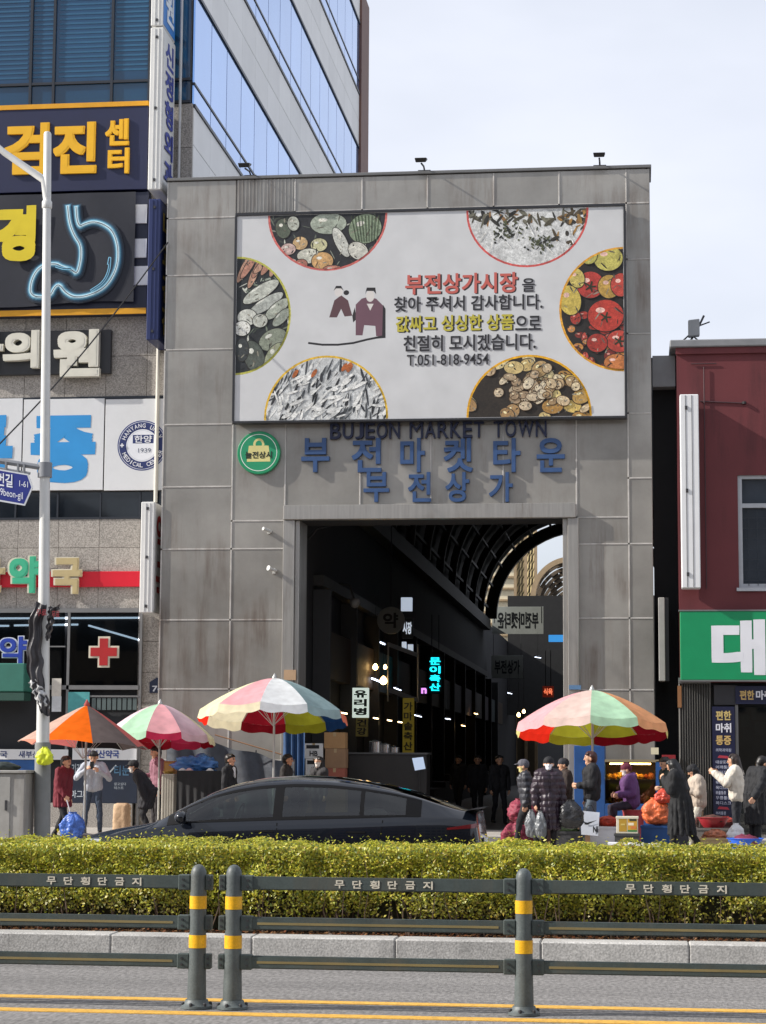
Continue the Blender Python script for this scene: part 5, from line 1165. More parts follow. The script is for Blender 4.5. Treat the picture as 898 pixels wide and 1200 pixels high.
# utility cabinet
R = rect(-30, 906, 28.5, 992, 34.5)
uc = empty('utility_cabinet', ((R[0] + R[2]) / 2, 34.8, SW), 'grey steel utility cabinet beside the lamp pole foot', 'cabinet')
m_uc = mat('cabinet_grey', (.30, .29, .27), .6, var=.15, vscale=4, streak='#4a3a2c')
bx('body', R[0], 34.5, SW + .06, R[2], 35.1, R[3], m_uc, uc, .015); bx('plinth', R[0] - .03, 34.47, SW, R[2] + .03, 35.13, SW + .06, m_kerb, uc); bx('lid', R[0] - .03, 34.46, R[3], R[2] + .03, 35.13, R[3] + .05, m_uc, uc, .01)
bx('door', R[0] + .04, 34.485, SW + .12, R[2] - .25, 34.498, R[3] - .06, m_uc, uc, .004); bx('handle', R[2] - .33, 34.46, .75, R[2] - .30, 34.484, .92, m_bolt, uc)
bg_ = lumpy((R[2] - .5, 34.8, R[3] + .1), (.3, .2, .09), 3.1).build('rubbish_bag', mat('dark_bag', (.03, .04, .035), .3, var=.3), None, smooth=True); tag(bg_, 'dark crumpled bag lying on the utility cabinet', 'bag')

# ------------------------------------------------------------------ parasols
def parasol(label, px, py_apex, py_rim, half_px, Y, cols, flaps, n=10, tilt=8, flap=.17, faceted=False, power=1.55, wav=.05, wfreq=3, roll=0.0, rot=0.0, sag=0.0):
    X, za_ = at(px, py_apex, Y); zr = at(px, py_rim, Y)[1]; R_ = half_px * Y / F_PX / math.cos(.06)
    root = empty('market_parasol', (X, Y, SW), label, 'parasol', None)
    hgt = za_ - zr; top = Vector((X, Y, za_)); M_ = Matrix.Rotation(math.radians(-tilt), 3, 'X') @ Matrix.Rotation(roll, 3, 'Y')
    def tr(p): return top + M_ @ (Vector(p))
    for i in range(n):
        a0 = -PI - PI / n + 2 * PI * i / n + rot; a1 = a0 + 2 * PI / n
        def f(u, v, a0=a0, a1=a1):
            r = u * R_; a = a0 + (a1 - a0) * v; e = math.sin(PI * v)
            if faceted: p = Vector((r * math.cos(a0), r * math.sin(a0), 0)).lerp(Vector((r * math.cos(a1), r * math.sin(a1), 0)), v); z = -hgt * u ** power - sag * e * u
            else: rr = r * (1 - .045 * e * u); p = Vector((rr * math.cos(a), rr * math.sin(a), 0)); z = -hgt * u ** power - .05 * e * u
            return tr((p.x, p.y, z))
        pn = MB().grid(f, 8, 6).build('panel', cols[i], root, smooth=True)
        if flap:
            def g(u, v, a0=a0, a1=a1):
                b = Vector(f(1, v)); a = a0 + (a1 - a0) * v; L = flap * (1 + wav * 3 * math.sin(v * PI * wfreq)) * u
                return b + M_ @ Vector((math.cos(a) * .04 * u, math.sin(a) * .04 * u, -L))
            MB().grid(g, 2, 12).build('valance', flaps[i], pn, smooth=True)
    m_st = mat('parasol_steel', (.45, .45, .43), .4, .4)
    MB().tube([(X, Y, SW + .02), tr((0, 0, .06))], .022, 8).build('pole', m_st, root, smooth='auto')
    MB().lathe([(.25, 0), (.25, .08), (.05, .12), (.04, .3)], (X, Y, SW), 14).build('base', mat('parasol_base', (.12, .12, .12), .7), root, smooth='auto')
    MB().lathe([(.05, -.03), (.06, 0), (.03, .06), (.01, .1)], tuple(tr((0, 0, 0))), 10).build('finial', cols[-1] if faceted else m_st, root, smooth=True)
    for i in range(n):
        a = -PI - PI / n + 2 * PI * i / n + rot
        rb = MB().tube([tr((R_ * u * math.cos(a), R_ * u * math.sin(a), -hgt * u ** power - .025)) for u in (.05, .35, .7, .98)], .008, 4).build('rib', m_st, root)
        MB().tube([tr((R_ * .5 * math.cos(a), R_ * .5 * math.sin(a), -hgt * .5 ** power - .03)), tr((0, 0, -hgt - .25))], .006, 4).build('strut', m_st, rb)
    return root
fb = lambda n_, c, t=.4: fabric('fabric_' + n_, c, t)
yel, pnk, bei, mnt, org, blu = fb('yellow', '#ece69a'), fb('pink', '#efb2b8'), fb('beige', '#e6cdc4'), fb('mint', '#bfe8c6'), fb('orange', '#f2b284'), fb('blue', '#3f5fc0')
dred, oliv, red = fb('darkred', '#8a1a26', .5), fb('olive', '#a9a832', .5), fb('red', '#e03020', .5)
crm, wht, teal, cor, nav, lbl, cry = fb('cream', '#ebe2c2'), fb('white', '#eef2f4'), fb('teal', '#9cb6ba'), fb('coral', '#e8866c'), fb('navy', '#23406a', .5), fb('lightblue', '#b4d4e4'), fb('creamyellow', '#f0ecc2')
crim, lpk, lil = fb('crimson', '#cf3a5c', .5), fb('lightpink', '#f2d6de'), fb('lilac', '#dcc2cc')
sal, tan_, vor, dgr, psa, bla = fb('salmon', '#eea890'), fb('tan', '#d2b2a2'), fb('vividorange', '#f07022'), fb('darkgrey', '#6e6462', .3), fb('pinksalmon', '#c9706c'), fb('blackish', '#262426', .1)
parasol('big multicoloured parasol with mint and orange panels over the blue cabinet stall', 694, 809, 851, 88, 39.5,
        [yel, pnk, bei, mnt, org, blu, dred, oliv, oliv, red], [yel, pnk, bei, mnt, org, yel, dred, dred, oliv, red], tilt=7, flap=.15)
parasol('big parasol with pink, white and teal panels over the stacked cartons', 322, 795, 836, 87, 40.0,
        [lbl, cry, pnk, wht, teal, cor, nav, oliv, dred, crm], [red, cry, crm, wht, teal, cor, nav, oliv, dred, crm], tilt=7.5, flap=.16)
parasol('parasol with pale pink and mint panels and a crimson valance', 188, 825, 863, 65, 41.0,
        [pnk, lpk, mnt, pnk, lil, cry, dred, crim, dred, crim], [pnk, lpk, mnt, crim, lil, cry, dred, crim, dred, crim], tilt=5, flap=.13)
parasol('faded parasol with salmon, orange and dark grey panels beside the lamp pole', 102, 826, 874, 79, 38.4,
        [sal, tan_, vor, dgr, psa, dgr, bla, psa], [sal] * 8, n=8, tilt=3, flap=0, faceted=True, power=1.12, roll=.04, sag=-.04)

# ------------------------------------------------------------------ stalls and goods
m_bluep = mat('stall_blue', '#1f4c86', .5, var=.15, vscale=4)
# right: blue cabinet stall with glass case
R = rect(673, 874, 776, 985, 42.2); y0, y1 = 42.2, 43.6
st_ = empty('food_stall', ((R[0] + R[2]) / 2, 42.9, SW), 'blue food stall cabinet with a glazed case of golden snacks', 'stall')
W0 = rect(709, 893, 769, 942, 42.2)
bx('side_panel', R[0], y0, SW, W0[0], y1, R[3], m_bluep, st_, .01); bx('base_cabinet', W0[0] + .001, y0, SW, R[2], y1, W0[1], m_bluep, st_, .01); bx('post', W0[2], y0, W0[1] + .001, R[2], y0 + .1, W0[3] + .02, m_bluep, st_); bx('post', W0[2], y1 - .1, W0[1] + .001, R[2], y1, W0[3] + .02, m_bluep, st_)
bx('case_back', W0[0], y1 - .05, W0[1], W0[2], y1 - .02, W0[3], mat('case_back', (.16, .09, .03), .6), st_); bx('case_top', W0[0], y0, W0[3], R[2], y1, W0[3] + .05, mat('case_top', (.25, .2, .12), .5), st_)
bx('glass', W0[0] + .01, y0 + .02, W0[1] + .005, W0[2] - .01, y0 + .03, W0[3] - .005, clear_glass('case_glass', '#d8d4c4', .05), st_)
zm = (W0[1] + W0[3]) / 2 + .05; bx('shelf', W0[0], y0 + .05, zm, W0[2], y1 - .1, zm + .02, m_alu, st_)
bx('case_light', W0[0] + .1, y0 + .1, W0[3] - .05, W0[2] - .1, y0 + .16, W0[3] - .02, emat('case_light', '#ffd890', 30), st_)
m_sn = [mat('snack_%d' % i, c, .5, var=.15) for i, c in enumerate(('#c98a2a', '#d8a640', '#b8652a', '#e0b858', '#a8501e'))]
r_ = random.Random(9)
for lvl, zz in enumerate((W0[1], zm + .02)):
    for i in range(9):
        xx = W0[0] + .09 + i * (W0[2] - W0[0] - .18) / 8; q = lumpy((xx, y0 + .3 + r_.uniform(0, .2), zz + .06), (.07, .09, r_.uniform(.05, .09)), i + lvl * 3, .3, 6).build('snack_pile', r_.choice(m_sn), None, smooth=True)
        tag(q, ['golden fried snack pile on the lower shelf of the glazed case', 'golden fried snack pile on the upper shelf of the glazed case'][lvl], 'snack', 'snack piles in the glass case')
# price card
R = rect(763, 876, 772, 884, 42.1); tag(bx('price_card', R[0], 42.15, R[1], R[2], 42.16, R[3], mat('card', (.66, .6, .42), .6)), 'small cream price card on the corner of the blue stall', 'price card')
def bag(name, label, px, py, Y, rr, m, seed, cat='bag', group=None, amp=.3):
    X, Z = at(px, py, Y); q = lumpy((X, Y, Z), rr, seed, amp, 10).build(name, m, None, smooth=True); tag(q, label, cat, group); return q
def onground(name, label, px, Y, rr, m, seed, cat, group=None, amp=.25, z0=SW):
    X = at(px, 960, Y)[0]; q = bagmesh((X, Y, z0 + rr[2]), rr, seed, neck=.7 if 'paper' in name else .3, folds=.02 if 'paper' in name else amp * .4, crump=.3 if 'paper' in name else 1.0).build(name, m, None, smooth=True); tag(q, label, cat, group); return q
m_rb = mat('red_plastic', (.55, .06, .03), .28, var=.45, vscale=14, bump=.9, bscale=26); m_ob = mat('orange_plastic', (.68, .15, .05), .28, var=.4, vscale=14, bump=.9, bscale=26)
def crate_stack(label, px, Y, w, d, h, m, cat='crate', z0=SW):
    X = at(px, 960, Y)[0]; q = empty('produce_crate', (X, Y, z0), label, cat)
    t = .02
    bx('side', X - w / 2, Y - d / 2, z0, X + w / 2, Y - d / 2 + t, z0 + h, m, q); bx('side', X - w / 2, Y + d / 2 - t, z0, X + w / 2, Y + d / 2, z0 + h, m, q)
    bx('side', X - w / 2, Y - d / 2 + t, z0, X - w / 2 + t, Y + d / 2 - t, z0 + h, m, q); bx('side', X + w / 2 - t, Y - d / 2 + t, z0, X + w / 2, Y + d / 2 - t, z0 + h, m, q); bx('bottom', X - w / 2 + t, Y - d / 2 + t, z0, X + w / 2 - t, Y + d / 2 - t, z0 + t, m, q)
    bx('rim', X - w / 2 - .012, Y - d / 2 - .012, z0 + h - .04, X + w / 2 + .012, Y - d / 2, z0 + h, m, q); return q
crate_stack('blue crate under the big orange-red bags', 770, 36.6, .55, .4, .42, m_bluep)
onground('plastic_bag', 'bulging orange-red plastic bag of goods beside the purple jacket', 770, 36.6, (.22, .18, .24), m_ob, 2.2, 'bag', z0=SW + .42)
onground('plastic_bag', 'smaller crumpled red bag on top of the big orange-red bag', 778, 36.5, (.15, .13, .13), m_rb, 5.2, 'bag', z0=SW + .80)
def bowl(label, px, Y, r, h, z0, m, content=None, name='plastic_bowl', cat='bowl'):
    X = at(px, 960, Y)[0]; q = empty(name, (X, Y, z0), label, cat)
    MB().lathe([(r * .62, 0), (r * .8, h * .4), (r * .98, h * .95), (r * 1.06, h), (r * 1.04, h * 1.03), (r * .94, h * .92), (r * .74, h * .4), (r * .56, .02)], (X, Y, z0), 22).build('bowl', m, q, smooth='auto')
    if content: lumpy((X, Y, z0 + h * .75), (r * .82, r * .82, h * .5), px, .35, 9).build('contents', content, q, smooth=True)
    return q
crate_stack('white foam crate under the red bowl of the squatting vendor', 712, 37.2, .6, .45, .38, mat('foam', (.72, .73, .74), .6))
bowl('red plastic bowl of red goods beside the printed carton', 712, 37.2, .24, .14, SW + .38, m_rb, mat('chilli', (.45, .04, .02), .5, var=.3, vscale=25))
crate_stack('grey crate carrying the wide red basin', 836, 36.4, .6, .5, .40, mat('crate_grey', (.16, .15, .14), .6))
bowl('wide red basin with dark rim on a crate in front of the shutter', 836, 36.4, .27, .17, SW + .40, mat('basin_red', (.40, .03, .04), .35), mat('greens', (.10, .04, .03), .6, var=.4, vscale=20), 'plastic_basin', 'basin')
for i, (px, Y_, w, z_) in enumerate(((838, 35.6, .4, SW),)):
    crate_stack('open crate of red and yellow packs below the wide red basin', px, Y_, .5, .35, .26, mat('crate_tan', (.35, .25, .12), .6)); onground('pack_heap', 'heap of red and yellow packs in the open crate', px, Y_, (.2, .13, .1), mat('packs', (.4, .12, .05), .4, var=.6, vscale=18), 8.1, 'packs', z0=SW + .2)
bowl('big bright blue plastic basin near the hedge', 873, 35.0, .29, .24, SW + .03, mat('basin_blue', (.02, .12, .62), .35), mat('basin_goods', (.16, .02, .05), .5, var=.4, vscale=20), 'plastic_basin', 'basin')
# printed carton and foam boxes
def gbox(label, px0, px1, py0, Y, d, z0, m, prints, name='carton'):
    R = rect(px0, py0, px1, 985, Y); q = empty(name, ((R[0] + R[2]) / 2, Y + d / 2, z0), label, 'box')
    bx('box', R[0], Y, z0, R[2], Y + d, R[3], m, q, .006)
    bx('lid', R[0] - .008, Y - .008, R[3] - .03, R[2] + .008, Y + d + .008, R[3] + .008, m, q, .004)
    if prints:
        P = Print(); w, h = R[2] - R[0], R[3] - z0
        for a, b_, c, d_, col in prints: P.rect(R[0] + a * w, z0 + b_ * h, R[0] + c * w, z0 + d_ * h, col)
        P.build('print', q, Y - .002)
    return R[3]
zt = gbox('white foam box with orange label under the printed carton', 713, 735, 988.5, 35.0, .4, SW, mat('foam', (.72, .73, .74), .6), [(.1, .55, .9, .85, '#e08a30')], 'foam_box')
gbox('white foam box with red label right of the printed carton base', 736, 755, 989, 35.0, .4, SW, mat('foam', (.72, .73, .74), .6), [(.1, .5, .9, .8, '#c85a4a')], 'foam_box')
gbox('plain white foam box at the end of the row', 756, 774, 990, 35.05, .4, SW, mat('foam', (.72, .73, .74), .6), None, 'foam_box')
crate_stack('dark crate that carries the printed carton', 735, 36.05, .42, .4, .30, mat('crate_dark', (.05, .05, .05), .6))
gbox('tall printed carton with yellow and green panels in front of the purple jacket', 722.5, 748, 957.5, 35.85, .38, SW + .30, mat('carton_print', (.62, .58, .46), .6), [(.12, .12, .48, .92, '#b08a2a'), (.52, .22, .95, .92, '#c8962e'), (.52, .12, .95, .22, '#2c7a3e'), (.55, .5, .8, .66, '#e8dcc0'), (.6, .76, .92, .9, '#3c3a24'), (.2, .5, .4, .6, '#c8b060'), (.66, .3, .9, .46, '#d07a3a')])
# red net sacks in front of the dark opening
for i, (px, Y_, z_) in enumerate(((604, 37.4, 0), (622, 37.8, 0), (612, 37.9, .40))):
    onground('net_sack', ['left red net sack of the heap before the gate', 'right red net sack of the heap before the gate', 'red net sack lying on top of the other two'][i], px, Y_, (.24, .2, .22), mat('red_net', (.22, .02, .045), .6, var=.5, vscale=16, bump=.8, bscale=30), i * 1.7, 'sack', 'red net sacks', z0=SW + z_)
# left: sack, blue bag, box, table, cloth
onground('paper_sack', 'plump tan paper sack standing between the grey jacket and the dark coat', 143, 40.4, (.17, .13, .32), mat('paper_tan', (.52, .36, .22), .7, var=.12, vscale=5), 4.4, 'sack', amp=.12)
X = at(104, 960, 39)[0]
tb = empty('display_table', (at(236, 930, 40.6)[0], 40.8, SW), 'low stall table draped with black cloth', 'table')
R = rect(207, 905, 262, 985, 40.4)
bx('table_top', R[0], 40.4, R[3] - .03, R[2], 41.2, R[3], mat('ply', (.3, .22, .14), .7), tb)
MB().grid(lambda u, v: (R[0] + u * (R[2] - R[0]), 40.37 + .025 * math.sin(u * 40) * (1 - v), SW + .02 + v * (R[3] + .012 - SW)), 60, 6).grid(lambda u, v: (R[0] + u * (R[2] - R[0]), 40.37 + v * .84, R[3] + .012), 4, 2).build('cloth', mat('black_cloth', (.018, .018, .02), .8, var=.3), tb, smooth=False)
for xx in (R[0] + .06, R[2] - .06):
    for yy in (40.46, 41.14): bx('leg', xx - .02, yy - .02, SW, xx + .02, yy + .02, R[3] - .031, m_bolt, tb)
zt = R[3] + .012
X = at(229, 900, 40.7)[0]; q = lumpy((X, 40.75, zt + .12), (.38, .22, .17), 6.1, .8, 20).build('tarp_bundle', mat('tarp_blue', (.05, .16, .42), .35, var=.5, vscale=8), None, smooth=True); tag(q, 'crumpled blue tarpaulin bundle on the black-draped table', 'tarpaulin')
for i, px in enumerate((214, 222, 246)):
    X = at(px, 905, 40.5)[0]; b = MB().lathe([(.07, 0), (.085, .02), (.05, .05), (.02, .07)], (X, 40.5, zt), 12).build('wrapped_goods', [mat('wrap_white', (.6, .6, .6), .3), mat('wrap_pink', (.6, .4, .4), .4), mat('wrap_white', (.6, .6, .6), .3)][i], None, smooth=True); tag(b, ['round white wrapped pack at the table edge nearest the pedestal', 'pink wrapped pack on the black-draped table', 'white wrapped pack beside the blue tarpaulin bundle'][i], 'pack')
R = rect(189, 907, 204, 985, 40.6)
pd = empty('white_pedestal', ((R[0] + R[2]) / 2, 40.8, SW), 'narrow pale pedestal with fluted front beside the black-draped table', 'pedestal')
bx('box', R[0], 40.6, SW, R[2], 41.0, R[3], mat('pedestal', (.5, .47, .4), .7, var=.1), pd, .008)
for i in range(5): xx = R[0] + (i + .5) * (R[2] - R[0]) / 5; bx('flute', xx - .012, 40.585, SW + .02, xx + .012, 40.6, R[3] - .02, mat('pedestal', (.5, .47, .4), .7), pd)
bowl('golden tray on the pale pedestal', 197, 40.8, .13, .05, R[3], mat('gold_tray', (.5, .32, .06), .4), mat('snackfill', (.55, .33, .1), .5), 'tray', 'tray')
R = rect(192, 892, 205, 906, 41.3); fr_ = empty('framed_box', ((R[0] + R[2]) / 2, 41.3, R[1]), 'small amber framed box behind the golden tray', 'box')
bx('box', R[0], 41.3, R[1] - .2, R[2], 41.5, R[3], mat('amber', (.35, .16, .03), .4), fr_, .01); bx('face', R[0] + .03, 41.29, R[1] + .03, R[2] - .03, 41.299, R[3] - .03, mat('amber2', (.5, .3, .1), .3), fr_); bx('stand', R[0] + .05, 41.32, SW, R[2] - .05, 41.45, R[1] - .201, m_bolt, fr_)
# dark tarpaulin wind screen and blue drape at the gate foot
ts = empty('tarpaulin_screen', (at(260, 900, 42.6)[0], 42.6, SW), 'dark tarpaulin screen sloping along the gate foot', 'tarpaulin')
tl = [(196, 872), (245, 868), (300, 882), (345, 893)]
def tarp(u, v):
    t = u * 3; i = min(int(t), 2); k = t - i; px = tl[i][0] * (1 - k) + tl[i + 1][0] * k; py = tl[i][1] * (1 - k) + tl[i + 1][1] * k
    X, Z = at(px, py, 42.7); return (X, 42.7 + .06 * math.sin(u * 25 + v * 3) - .25 * (1 - v), SW + .02 + (Z - SW - .02 - .05 * math.sin(u * 3 * PI) ** 2) * v)
MB().grid(tarp, 50, 14).build('sheet', mat('tarp_dark', (.035, .042, .055), .45, var=.4, vscale=5, bump=.5, bscale=5), ts, smooth=True)
for px, py in tl[:1] + tl[2:]: X, Z = at(px, py, 42.74); MB().tube([(X, 42.76, SW), (X, 42.76, Z + .05)], .018, 6).build('pole', m_bolt, ts)
a, b_ = at(252, 861, 42.5), at(330, 884, 42.5); tag(MB().tube([(a[0], 42.5, a[1]), (b_[0], 42.5, b_[1])], .014, 5).build('guy_rope', mat('rope_brown', (.3, .16, .08), .7)), 'thin brown rope slanting from the pink parasol toward the gate jamb', 'rope')
R = rect(331, 850, 357, 985, 43.4)
dr = MB().grid(lambda u, v: (R[0] + u * (R[2] - R[0]), 43.4 + .05 * math.sin(u * 22 + v * 2) + .02 * math.sin(v * 9), SW + v * (R[3] - SW)), 30, 10).build('blue_drape', mat('drape_blue', (.025, .07, .17), .5, var=.3, vscale=4), None, smooth=True); tag(dr, 'dark blue drape hanging beside the left jamb under the parasol', 'drape')
# price card on the left column and a small lantern sign at the jamb
R = rect(333, 785, 347, 797, GY - .16); tag(bx('notice', R[0], GY - .17, R[1], R[2], GY - .141, R[3], mat('notice_tan', (.45, .3, .18), .6)), 'small tan notice on the left door jamb', 'notice')
R = rect(667, 803, 681, 808, GY - .16); tag(bx('notice', R[0], GY - .17, R[1], R[2], GY - .141, R[3], mat('notice_blue', (.10, .2, .35), .5)), 'small blue notice on the right door jamb', 'notice')
# tilted lit tablet / scale display inside
R = rect(483, 887, 499, 903, 45.5); sc_ = empty('scale_display', ((R[0] + R[2]) / 2, 45.6, SW), 'small tilted white display on a thin stand in the dark opening', 'display')
MB().add([(R[0], 45.5, R[3] - .03), (R[2] - .06, 45.5, R[3]), (R[2], 45.45, R[1] + .04), (R[0] + .07, 45.45, R[1]), (R[0], 45.54, R[3] - .03), (R[2] - .06, 45.54, R[3]), (R[2], 45.49, R[1] + .04), (R[0] + .07, 45.49, R[1])], [(3, 2, 1, 0), (4, 5, 6, 7), (0, 1, 5, 4), (1, 2, 6, 5), (2, 3, 7, 6), (3, 0, 4, 7)]).build('screen', emat('display', '#b4c4da', .5), sc_)
MB().tube([((R[0] + R[2]) / 2, 45.5, SW), ((R[0] + R[2]) / 2, 45.48, R[1] + .02)], .02, 6).build('stand', m_blk, sc_)
# vendor counter in the opening, left
R = rect(408, 884, 500, 985, 45.6); vc = empty('vendor_counter', ((R[0] + R[2]) / 2, 46, SW), 'dark vendor counter with steel pots inside the gate', 'counter')
bx('counter', R[0], 45.6, SW, R[2], 46.4, R[3], mat('counter_brown', (.016, .014, .013), .6, var=.3), vc, .01); bx('top', R[0] - .03, 45.57, R[3], R[2] + .03, 46.43, R[3] + .04, mat('counter_top_dark', (.06, .06, .06), .5), vc)
for i, (px, rr, hh) in enumerate(((440, .14, .22), (452, .11, .16), (462, .13, .10))):
    X = at(px, 880, 46)[0]; q = MB().lathe([(rr, 0), (rr, hh), (rr * 1.06, hh), (rr * 1.06, hh + .015), (rr * .3, hh + .05), (.02, hh + .06)], (X, 46, R[3] + .04), 16).build('steel_pot', mat('steel', (.5, .5, .5), .25, .9), None, smooth='auto'); tag(q, ['tall steel pot on the vendor counter', 'medium steel pot in the middle of the vendor counter', 'low wide steel pot on the vendor counter'][i], 'pot')

for i, (px, Y_, w, h_, c) in enumerate(((664, 36.9, .5, .30, (.05, .05, .055)), (684, 37.9, .55, .45, (.20, .12, .07)), (655, 38.4, .6, .5, (.10, .06, .05)), (790, 37.8, .5, .55, (.06, .06, .07)), (806, 38.2, .55, .7, (.16, .10, .06)), (848, 38.0, .5, .45, (.10, .03, .03)))):
    crate_stack(['low black crate behind the bulky black bag', 'brown crate at the foot of the blue stall side', 'dark brown crate near the right jamb', 'dark crate behind the long black coat', 'tall brown crate against the folding shutter', 'dark red crate before the navy door banner'][i], px, Y_, w, .42, h_, mat('crate_x%d' % i, c, .7, var=.25, vscale=6))
    onground('produce_heap', ['dark greens heaped in the low black crate', 'tan roots heaped in the brown crate by the blue stall', 'red peppers heaped in the dark brown crate', 'dark greens in the crate behind the long black coat', 'brown roots heaped in the tall crate at the shutter', 'red packs heaped in the dark red crate'][i], px, Y_, (w * .40, .15, .09), mat('produce_%d' % i, [(.05, .08, .02), (.32, .20, .08), (.35, .03, .02), (.04, .06, .02), (.25, .15, .07), (.4, .06, .04)][i], .6, var=.5, vscale=22, bump=.6, bscale=30), i * 1.3, 'produce', z0=SW + h_ - .08)
# ------------------------------------------------------------------ people
def capsule(p0, r0, p1, r1, n=12):
    p0, p1 = Vector(p0), Vector(p1); d = p1 - p0; L = d.length; d = d / L if L > 1e-6 else Vector((0, 0, 1))
    a = d.orthogonal().normalized(); b = d.cross(a); prof = []
    for k in range(5): t = PI / 2 * k / 4; prof.append((p0 - d * r0 * math.cos(t), r0 * math.sin(t)))
    for k in range(5): t = PI / 2 * k / 4; prof.append((p1 + d * r1 * math.sin(t), r1 * math.cos(t)))
    vs = [prof[0][0]]; fs = []
    for c, r in prof[1:-1]:
        for j in range(n): t = 2 * PI * j / n; vs.append(c + (a * math.cos(t) + b * math.sin(t)) * r)
    vs.append(prof[-1][0]); m_ = len(prof) - 2
    for j in range(n): fs.append((0, 1 + (j + 1) % n, 1 + j))
    for i in range(m_ - 1):
        for j in range(n): fs.append((1 + i * n + j, 1 + i * n + (j + 1) % n, 1 + (i + 1) * n + (j + 1) % n, 1 + (i + 1) * n + j))
    e = len(vs) - 1
    for j in range(n): fs.append((e, 1 + (m_ - 1) * n + j, 1 + (m_ - 1) * n + (j + 1) % n))
    return vs, fs
V = Vector
HANG = ((.01, .05, -.28), (.06, .05, -.52)); BENT = ((.02, .05, -.27), (.24, .0, -.26)); UP = ((.10, .04, -.24), (.24, -.10, -.06))
STAND = ((.02, .0, -.43), (.0, .0, -.83)); STEPF = ((.16, 0, -.40), (.20, 0, -.80)); STEPB = ((-.02, 0, -.43), (-.22, 0, -.78)); SIT = ((.40, .03, -.06), (.36, .03, -.46)); SQUAT = ((.36, .08, .06), (.10, .06, -.30))
def person(label, px, Y, heading, ztop=None, h=1.65, coat='#222', trousers='#222', shoes='#111', hair='#0b0a0a', skin='#c99a7c', arms=(HANG, HANG), legs=(STAND, STAND), lean=0.0,
           nod=0.0, headturn=0.0, mask=None, hat=None, brim=False, beanie=None, longhair=0, coatlen=0.0, bulk=0.0, puffer=False, hood=False, shirt=None, lap=None, z0=SW, female=False):
    s = h / 1.70; caps = []; mats_ = []
    def cid(col, rough=.75, var=.12):
        if len(col) == 4: col = '#' + ''.join(c * 2 for c in col[1:])
        m_ = mat('person_' + col[1:] + str(int(rough * 100)), col, rough, var=var, vscale=9, bump=.15, bscale=40)
        if m_ not in mats_: mats_.append(m_)
        return mats_.index(m_)
    SKIN, COAT, TR, SH, HR = cid(skin, .5, .05), cid(coat, .45 if puffer else .8), cid(trousers, .85), cid(shoes, .5), cid(hair, .45)
    def C(p0, r0, p1, r1, m_): caps.append((V(p0) * s, r0 * s, V(p1) * s, r1 * s, m_))
    hipz = .90; B = bulk + .012
    Rl = Matrix.Rotation(lean, 3, 'Y')
    def T(x, y, z): p = V((x, y, z - .95)); return Rl @ p + V((0, 0, .95))
    sw_ = .165 if female else .185
    # torso
    for y in (-.07, .07):
        C((0, y, .94), .115 + B * .6, T(0, y * 1.1, 1.12), .105 + B, COAT); C(T(0, y * 1.1, 1.12), .105 + B, T(.01, y * 1.3, 1.31), .112 + B, COAT)
    C(T(0, -sw_ + .03, 1.385), .07 + B * .8, T(0, sw_ - .03, 1.385), .07 + B * .8, COAT)
    C(T(-.01, 0, 1.36), .085 + B * .5, T(.0, 0, 1.44), .062 + B * .3, COAT)
    if hood: C(T(-.09, -.06, 1.44), .07, T(-.09, .06, 1.44), .07, COAT); C(T(-.03, -.1, 1.45), .05, T(-.03, .1, 1.45), .05, COAT)
    if shirt: C(T(.105 + B, 0, 1.40), .03, T(.125 + B, 0, 1.22), .02, cid(shirt))
    for k in range(8):                                      # stand-up collar
        a = 2 * PI * k / 8; C(T(.01 + .062 * math.cos(a), .068 * math.sin(a), 1.425), .026, T(.012 + .060 * math.cos(a), .066 * math.sin(a), 1.475 - .02 * math.cos(a)), .018, COAT)
    # neck, head
    nk = T(.005, 0, 1.44); hc = T(.03, 0, 1.585)
    C(nk, .056, T(.02, 0, 1.51), .052, SKIN)
    Rh = Matrix.Rotation(headturn, 3, 'Z') @ Matrix.Rotation(lean * .6 + nod, 3, 'Y')
    hp = T(.018, 0, 1.487)
    def Hd(x, y, z): return hp + Rh @ V((x + .012, y, z + .085))
    C(Hd(-.018, 0, .022), .092, Hd(.012, 0, .012), .088, SKIN); C(Hd(.02, 0, -.02), .078, Hd(.035, 0, -.068), .052, SKIN); C(Hd(.055, 0, -.082), .032, Hd(.06, 0, -.086), .030, SKIN)
    C(Hd(.096, 0, .0), .009, Hd(.110, 0, -.028), .013, SKIN)
    for y in (-.088, .088): C(Hd(-.005, y, -.005), .018, Hd(-.002, y, -.035), .014, SKIN)
    if hat or beanie:
        hm = cid(hat or beanie, .8); C(Hd(-.022, 0, .04), .103, Hd(.008, 0, .045), .097, hm)
        if brim:
            for y in (-.05, -.025, 0, .025, .05): C(Hd(.08, y, .055), .012, Hd(.165 - abs(y) * .5, y, .042), .009, hm)
    else:
        C(Hd(-.028, 0, .032), .100, Hd(.0, 0, .045), .090, HR); C(Hd(-.05, 0, -.02), .080, Hd(-.045, 0, .03), .085, HR); C(Hd(-.062, 0, -.075), .050, Hd(-.055, 0, -.03), .068, HR)
        for y in (-.078, .078): C(Hd(-.02, y, .01), .026, Hd(-.012, y, .045), .03, HR)
        for y in (-.06, -.02, .03, .065): C(Hd(.045, y, .085), .022, Hd(.066, y * 1.1, .068), .013, HR)
    if longhair:
        for y in (-.05, 0, .05): C(Hd(-.06, y, 0), .065, T(-.085 - B, y * 1.2, 1.42 - longhair * .3), .045, HR)
        for y in (-.082, .082): C(Hd(-.01, y, .03), .035, T(.03, y * .95, 1.46 - longhair * .22), .025, HR)
